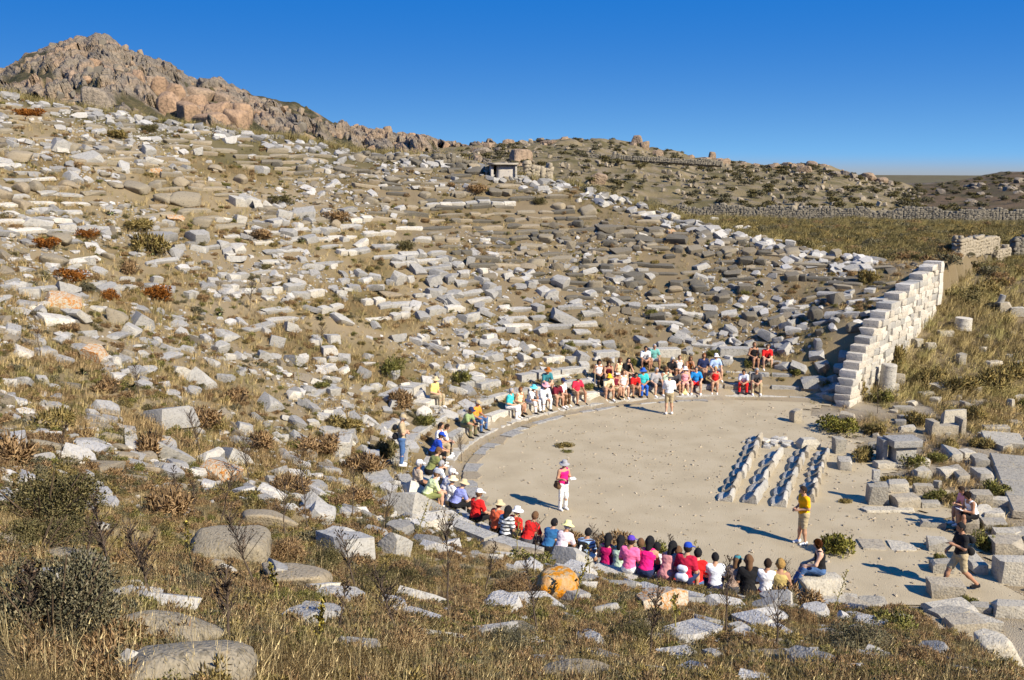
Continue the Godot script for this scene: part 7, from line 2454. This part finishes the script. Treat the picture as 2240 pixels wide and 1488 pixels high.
func shoe(pose: String, q: String) -> ArrayMesh:
	var key := "shoe " + q + pose
	if not mesh_cache.has(key):
		var j := joints(pose)
		var a: Vector3 = j["ankle" + q]
		var r := nets([[a + Vector3(0, -0.05, -0.035), a + Vector3(0, -0.068, 0.15), 0.046, 0.037], [a + Vector3(0, -0.02, -0.02), a + Vector3(0, -0.05, 0.04), 0.042, 0.042]], 0.014, 60.0)
		mesh_cache[key] = arrays_mesh(r[0], r[1], r[2])
	return mesh_cache[key]

# hair and hats are grown from the skull; `keep` says which directions they cover and how thick
func shell(called: String, cover: Callable, cols := 28, rows := 18) -> ArrayMesh:
	if mesh_cache.has(called):
		return mesh_cache[called]
	var v := PackedVector3Array()
	var idx := PackedInt32Array()
	var ok := []
	for y in rows + 1:
		var lat := -PI / 2 + PI * y / rows
		for x in cols:
			var lon := TAU * x / cols
			if lon > PI:
				lon -= TAU
			var t: float = cover.call(lat, lon)
			var p := head_point(lat, lon)
			v.append(p * (1.0 + maxf(t, -0.1) / p.length()))
			ok.append(t > 0.0)
	for y in rows:
		for x in cols:
			var a := y * cols + x
			var b := y * cols + (x + 1) % cols
			if int(ok[a]) + int(ok[b]) + int(ok[a + cols]) + int(ok[b + cols]) >= 2:
				idx.append_array([a, b, a + cols, b, b + cols, a + cols])
	var st := SurfaceTool.new()
	st.begin(Mesh.PRIMITIVE_TRIANGLES)
	st.set_smooth_group(0)
	for i in idx:
		st.add_vertex(v[i])
	st.generate_normals()
	mesh_cache[called] = st.commit()
	return mesh_cache[called]

func hair_mesh(style: String) -> ArrayMesh:
	var n := n2
	return shell("hair " + style, func(lat: float, lon: float) -> float:
		var edge := 0.62 - 1.25 * smoothstep(0.5, 1.5, absf(lon)) - (0.25 if style != "short" else 0.0)
		if absf(lon) > 1.35 and absf(lon) < 1.75 and lat < 0.1 and style == "short": return -0.1
		return (0.02 + 0.012 * n.get_noise_2d(lat * 9.0, lon * 9.0) + (0.012 if style != "short" else 0.0)) if lat > edge else -0.1)

func long_hair_mesh() -> ArrayMesh:
	if not mesh_cache.has("hair lock"):
		var r := nets([[Vector3(0, 0.02, -0.08), Vector3(0, -0.16, -0.105), 0.062, 0.05], [Vector3(-0.055, -0.02, -0.045), Vector3(-0.05, -0.16, -0.06), 0.034, 0.03], [Vector3(0.055, -0.02, -0.045), Vector3(0.05, -0.16, -0.06), 0.034, 0.03], [Vector3(0, -0.14, -0.1), Vector3(0.01, -0.27, -0.11), 0.055, 0.025]], 0.014, 60.0)
		mesh_cache["hair lock"] = arrays_mesh(r[0], r[1], r[2])
	return mesh_cache["hair lock"]

func bun_mesh() -> ArrayMesh:
	if not mesh_cache.has("hair bun"):
		var r := nets([[Vector3(0, 0.03, -0.12), Vector3(0.01, 0.06, -0.135), 0.045, 0.03], [Vector3(0.02, 0.0, -0.12), Vector3(0.03, -0.04, -0.13), 0.03, 0.015]], 0.012, 60.0)
		mesh_cache["hair bun"] = arrays_mesh(r[0], r[1], r[2])
	return mesh_cache["hair bun"]

func hat_mesh(style: String) -> ArrayMesh:
	if mesh_cache.has("hat " + style):
		return mesh_cache["hat " + style]
	var st := SurfaceTool.new()
	st.begin(Mesh.PRIMITIVE_TRIANGLES)
	st.set_smooth_group(0)
	var cols := 24
	var rings := []
	if style != "visor":
		for q in [[0.0, 0.142], [0.045, 0.139], [0.08, 0.122], [0.1, 0.085], [0.106, 0.045]]:
			rings.append(q)
	else:
		rings = [[0.104, 0.075], [0.107, 0.045]]
	var pt := func(r: float, h: float, k: int) -> Vector3:
		var a := TAU * k / cols
		return Vector3(sin(a) * r * 0.92, h, cos(a) * r * 1.04)
	if style == "brim":
		rings = [[0.0, 0.150], [0.05, 0.149], [0.082, 0.138], [0.098, 0.09], [0.104, 0.05], [0.15, 0.035], [0.185, 0.016], [0.187, 0.010], [0.15, 0.028], [0.103, 0.042]]
	for i in rings.size() - 1:
		for k in cols:
			var dip := func(r: float, kk: int) -> float: return 0.014 * sin(TAU * kk / cols * 2.0 + 0.6) if r > 0.14 else 0.0
			var a: Vector3 = pt.call(rings[i][0], rings[i][1] + dip.call(rings[i][0], k), k)
			var b: Vector3 = pt.call(rings[i][0], rings[i][1] + dip.call(rings[i][0], k + 1), k + 1)
			var c: Vector3 = pt.call(rings[i + 1][0], rings[i + 1][1] + dip.call(rings[i + 1][0], k), k)
			var d: Vector3 = pt.call(rings[i + 1][0], rings[i + 1][1] + dip.call(rings[i + 1][0], k + 1), k + 1)
			for p in [a, b, c, b, d, c]:
				st.add_vertex(p)
	if style == "cap" or style == "visor":
		st.set_smooth_group(1)
		for k in 8:
			var p := func(t: float, r: float) -> Vector3:
				var a := lerpf(-1.0, 1.0, t)
				return Vector3(sin(a) * r * 0.92, 0.046 - (r - 0.1) * 0.25 - a * a * 0.004, cos(a) * 0.108 + (r - 0.106) * (1.0 - 0.25 * a * a) * 1.1)
			for e in [[0.104, 0.185, 0.0], [0.185, 0.104, -0.006]]:
				var a: Vector3 = p.call(k / 8.0, e[0]) + Vector3(0, e[2], 0)
				var b: Vector3 = p.call((k + 1) / 8.0, e[0]) + Vector3(0, e[2], 0)
				var c: Vector3 = p.call(k / 8.0, e[1]) + Vector3(0, e[2], 0)
				var d: Vector3 = p.call((k + 1) / 8.0, e[1]) + Vector3(0, e[2], 0)
				for q in [a, b, c, b, d, c]:
					st.add_vertex(q)
	st.generate_normals()
	mesh_cache["hat " + style] = st.commit()
	return mesh_cache["hat " + style]

func blob(bones: Array, cell := 0.02) -> ArrayMesh:
	var r := nets(bones, cell, 60.0)
	return arrays_mesh(r[0], r[1], r[2])

func person(where: Vector3, yaw: float, pose: String, top: String, bottom: String, hair: String, hat: String, carried: String, label: String, size: float, tone: int) -> Node3D:
	var o := base("person", where, yaw)
	o.scale = Vector3.ONE * size
	tag(o, label, "person")
	var j := joints(pose)
	put("body", body_mesh(pose), skin(tone), o)
	var t := top.split(":")
	put("shirt" if t[0] != "tank" else "sleeveless_top", garment(pose, t[0]), dyed(t[1]), o)
	var b := bottom.split(":")
	put(b[0], garment(pose, b[0]), dyed(b[1]), o)
	var at := Transform3D(Basis(Vector3.RIGHT, j.tilt), j.head)
	var h := hair.split(":")
	var hm := put("hair", hair_mesh(h[0]), dyed(h[1]), o)
	hm.transform = at
	if h[0] == "long":
		put("hair_lock", long_hair_mesh(), dyed(h[1]), hm)
	if h[0] == "bun":
		put("hair_bun", bun_mesh(), dyed(h[1]), hm)
	if hat != "-":
		var w := hat.split(":")
		put("cap" if w[0] == "cap" else ("visor" if w[0] == "visor" else "hat"), hat_mesh(w[0]), dyed(w[1]), o).transform = at
	var shoe_color: String = ["white", "white", "black", "brown", "grey"][tone % 5]
	if top.contains("pinktop"): shoe_color = "red"
	for q in ["l", "r"]:
		put("shoe", shoe(pose, q), dyed(shoe_color), o)
	# things carried are objects of their own
	var carry := func(called: String, mesh: Mesh, m: Material, says: String, local: Transform3D) -> void:
		var c := put(called, mesh, m)
		c.transform = o.transform * local
		tag(c, says, called.replace("_", " "))
	match carried:
		"camera": carry.call("camera_body", blob([[Vector3(-0.05, 0, 0), Vector3(0.05, 0, 0), 0.04, 0.04], [Vector3(0, 0, 0.02), Vector3(0, 0, 0.09), 0.035, 0.03]], 0.012), dyed("black"), "black camera held by the person in sage green", Transform3D(Basis.IDENTITY, Vector3(0, 0.19, 0.58)))
		"stick":
			var st := SurfaceTool.new()
			st.begin(Mesh.PRIMITIVE_TRIANGLES)
			tube(st, Vector3(0, -0.42, 0), Vector3(0.02, 0.5, -0.04), 0.014, 0.016, 6)
			st.generate_normals()
			carry.call("walking_stick", st.commit(), dyed("straw"), "pale wooden stick held by the woman with long dark hair", Transform3D(Basis.IDENTITY, Vector3(-0.3, 0.02, 0.42)))
		"yellowbag": carry.call("shoulder_bag", blob([[Vector3(-0.05, -0.3, 0), Vector3(0.05, -0.3, 0), 0.09, 0.09], [Vector3(0, -0.25, 0), Vector3(0, -0.1, 0), 0.07, 0.03]]), dyed("lemon"), "pale yellow bag between the feet of the person in pink", Transform3D(Basis.IDENTITY, Vector3(0, 0.0, 0.42)))
		"backpack":
			carry.call("backpack", blob([[Vector3(-0.07, 0.12, 0), Vector3(0.07, 0.12, 0), 0.1, 0.1], [Vector3(-0.08, 0.36, 0), Vector3(0.08, 0.36, 0), 0.085, 0.085], [Vector3(0, 0.12, -0.05), Vector3(0, 0.26, -0.06), 0.09, 0.07]]), dyed("black"), "black backpack on the back of the person in striped shirt", Transform3D(Basis(Vector3.RIGHT, 0.55), Vector3(0, 0.17, -0.17)))
			put("pocket", blob([[Vector3(0, 0.14, -0.1), Vector3(0, 0.3, -0.08), 0.06, 0.045]]), dyed("white"), get_child(get_child_count() - 1))
		"rucksack": carry.call("rucksack", blob([[Vector3(-0.06, 0.14, 0), Vector3(0.06, 0.14, 0), 0.1, 0.1], [Vector3(-0.05, 0.34, 0), Vector3(0.05, 0.34, 0), 0.08, 0.08]]), dyed("palegrey"), "silver and blue rucksack on the person in crimson", Transform3D(Basis(Vector3.RIGHT, 0.14), Vector3(0, 0.05, -0.2)))
		"standpack": carry.call("backpack", blob([[Vector3(-0.07, 1.0, 0), Vector3(0.07, 1.0, 0), 0.1, 0.1], [Vector3(-0.08, 1.3, 0), Vector3(0.08, 1.3, 0), 0.085, 0.085]]), dyed("black"), "dark backpack worn by the standing man with folded arms" if pose == "folded" else "dark green backpack worn by the walking man", Transform3D(Basis.IDENTITY, Vector3(0, 0, -0.2)))
		"handbag":
			carry.call("shoulder_bag", blob([[Vector3(0, 0.86, -0.08), Vector3(0, 0.86, 0.1), 0.085, 0.085], [Vector3(0, 0.98, -0.06), Vector3(0, 0.98, 0.08), 0.06, 0.06]]), dyed("brown"), "brown leather shoulder bag of the woman in the pink top", Transform3D(Basis.IDENTITY, Vector3(-0.24, 0, 0)))
			carry.call("booklet", prism(PackedVector2Array([Vector2(-0.1, -0.07), Vector2(0.1, -0.07), Vector2(0.1, 0.07), Vector2(-0.1, 0.07)]), 0.0, 0.012, 0.0), dyed("white"), "white booklet held open by the woman in pink", Transform3D(Basis(Vector3.RIGHT, 0.3), Vector3(0.15, 1.16, 0.36)))
		"paper": carry.call("writing_pad", prism(PackedVector2Array([Vector2(-0.11, -0.15), Vector2(0.11, -0.15), Vector2(0.11, 0.15), Vector2(-0.11, 0.15)]), 0.0, 0.014, 0.0), dyed("white"), "white writing pad on the lap of the seated woman", Transform3D(Basis(Vector3.RIGHT, -0.35), Vector3(0, 0.3, 0.46)))
		"strap": pass
	return o

func make_people() -> void:
	rng.seed = 909
	var k := 0
	for q in SEATED:
		k += 1
		var a := deg_to_rad(q[0])
		var tier: int = q[1]
		var p := ring(13.12 + 0.93 * tier + 0.2, a)
		var aim := Vector2(CX - 1.0, CZ) if k < 38 or k > 48 else Vector2(CX + 2.0, CZ - 3.0)
		var f := aim - p
		var size := rng.randf_range(0.96, 1.07)
		person(Vector3(p.x, 0.5 + 0.43 * tier + 0.005, p.y), atan2(f.x, f.y) + rng.randf_range(-0.3, 0.3), q[3], q[4], q[5], q[6], q[7], q[8], "person " + q[9], size, rng.randi() % 3 if not (q[9] as String).contains("tanned") else 2)
	# those on their own
	person(Vector3(1.65, 0.02, -30.3), 0.5, "read", "tank:hotpink", "trousers:white", "short:brown", "brim:grey", "handbag", "person standing in a hot pink top, white trousers and grey hat, reading", 0.96, 1)
	person(Vector3(8.55, 0.02, -27.4), -1.35, "hold", "tee:yellowshirt", "shorts:khaki", "short:dark", "-", "", "person standing in a bright yellow shirt and beige shorts beside the seat fragments", 1.02, 1)
	person(Vector3(7.0, 0.02, -42.6), PI - 0.15, "guide", "long:white", "shorts:khaki", "short:grey", "brim:straw", "", "person standing with back turned in a white shirt and straw hat, addressing the far group", 1.06, 0)
	person(Vector3(11.75, 0.0, -24.3), -1.5, "walk", "tee:black", "shorts:khaki", "short:black", "-", "standpack", "person striding past in a black shirt, pale shorts and backpack", 1.06, 2)
	var g := ring(14.25, deg_to_rad(-98.5))
	person(Vector3(g.x, 0.95, g.y), 1.6, "folded", "tee:khaki", "trousers:jeans", "short:grey", "cap:khaki", "standpack", "person standing with folded arms in a beige shirt, khaki cap and jeans", 1.03, 0)
	var seat: Array = RUINS.filter(func(r): return (r[7] as String).contains("used as a seat"))[0]
	person(Vector3(seat[0], 0.54, seat[1]), -1.7, "side", "tank:black", "trousers:jeans", "bun:auburn", "-", "", "person with pinned reddish hair and black strapless top sitting sideways on a boulder", 1.0, 3)
	var bench: Array = RUINS.filter(func(r): return (r[7] as String).contains("two women sit"))[0]
	person(Vector3(bench[0] - 0.05, 0.44, bench[1] + 0.2), -1.3, "write", "tank:white", "shorts:black", "bun:dark", "-", "paper", "person in a white top and black shorts writing on a block", 0.97, 2)
	person(Vector3(bench[0] + 0.02, 0.44, bench[1] - 0.3), -1.4, "write", "tee:pink", "shorts:grey", "short:dark", "-", "", "person in a pink shirt reading beside the writing woman", 0.97, 1)

# creases of cloth: the surface pushed in and out, normals taken anew
func folded(r: Array) -> ArrayMesh:
	var v: PackedVector3Array = r[0]
	var nn: PackedVector3Array = r[1]
	for i in v.size():
		var p := v[i]
		v[i] = p + nn[i] * (n2.get_noise_3d(p.x * 14.0, p.y * 26.0, p.z * 14.0) * 0.016)
	var idx: PackedInt32Array = r[2]
	var out := PackedVector3Array()
	out.resize(v.size())
	for t in range(0, idx.size(), 3):
		var f := (v[idx[t + 2]] - v[idx[t]]).cross(v[idx[t + 1]] - v[idx[t]])
		for j in 3:
			out[idx[t + j]] += f
	for i in out.size():
		out[i] = out[i].normalized()
	return arrays_mesh(v, out, idx)
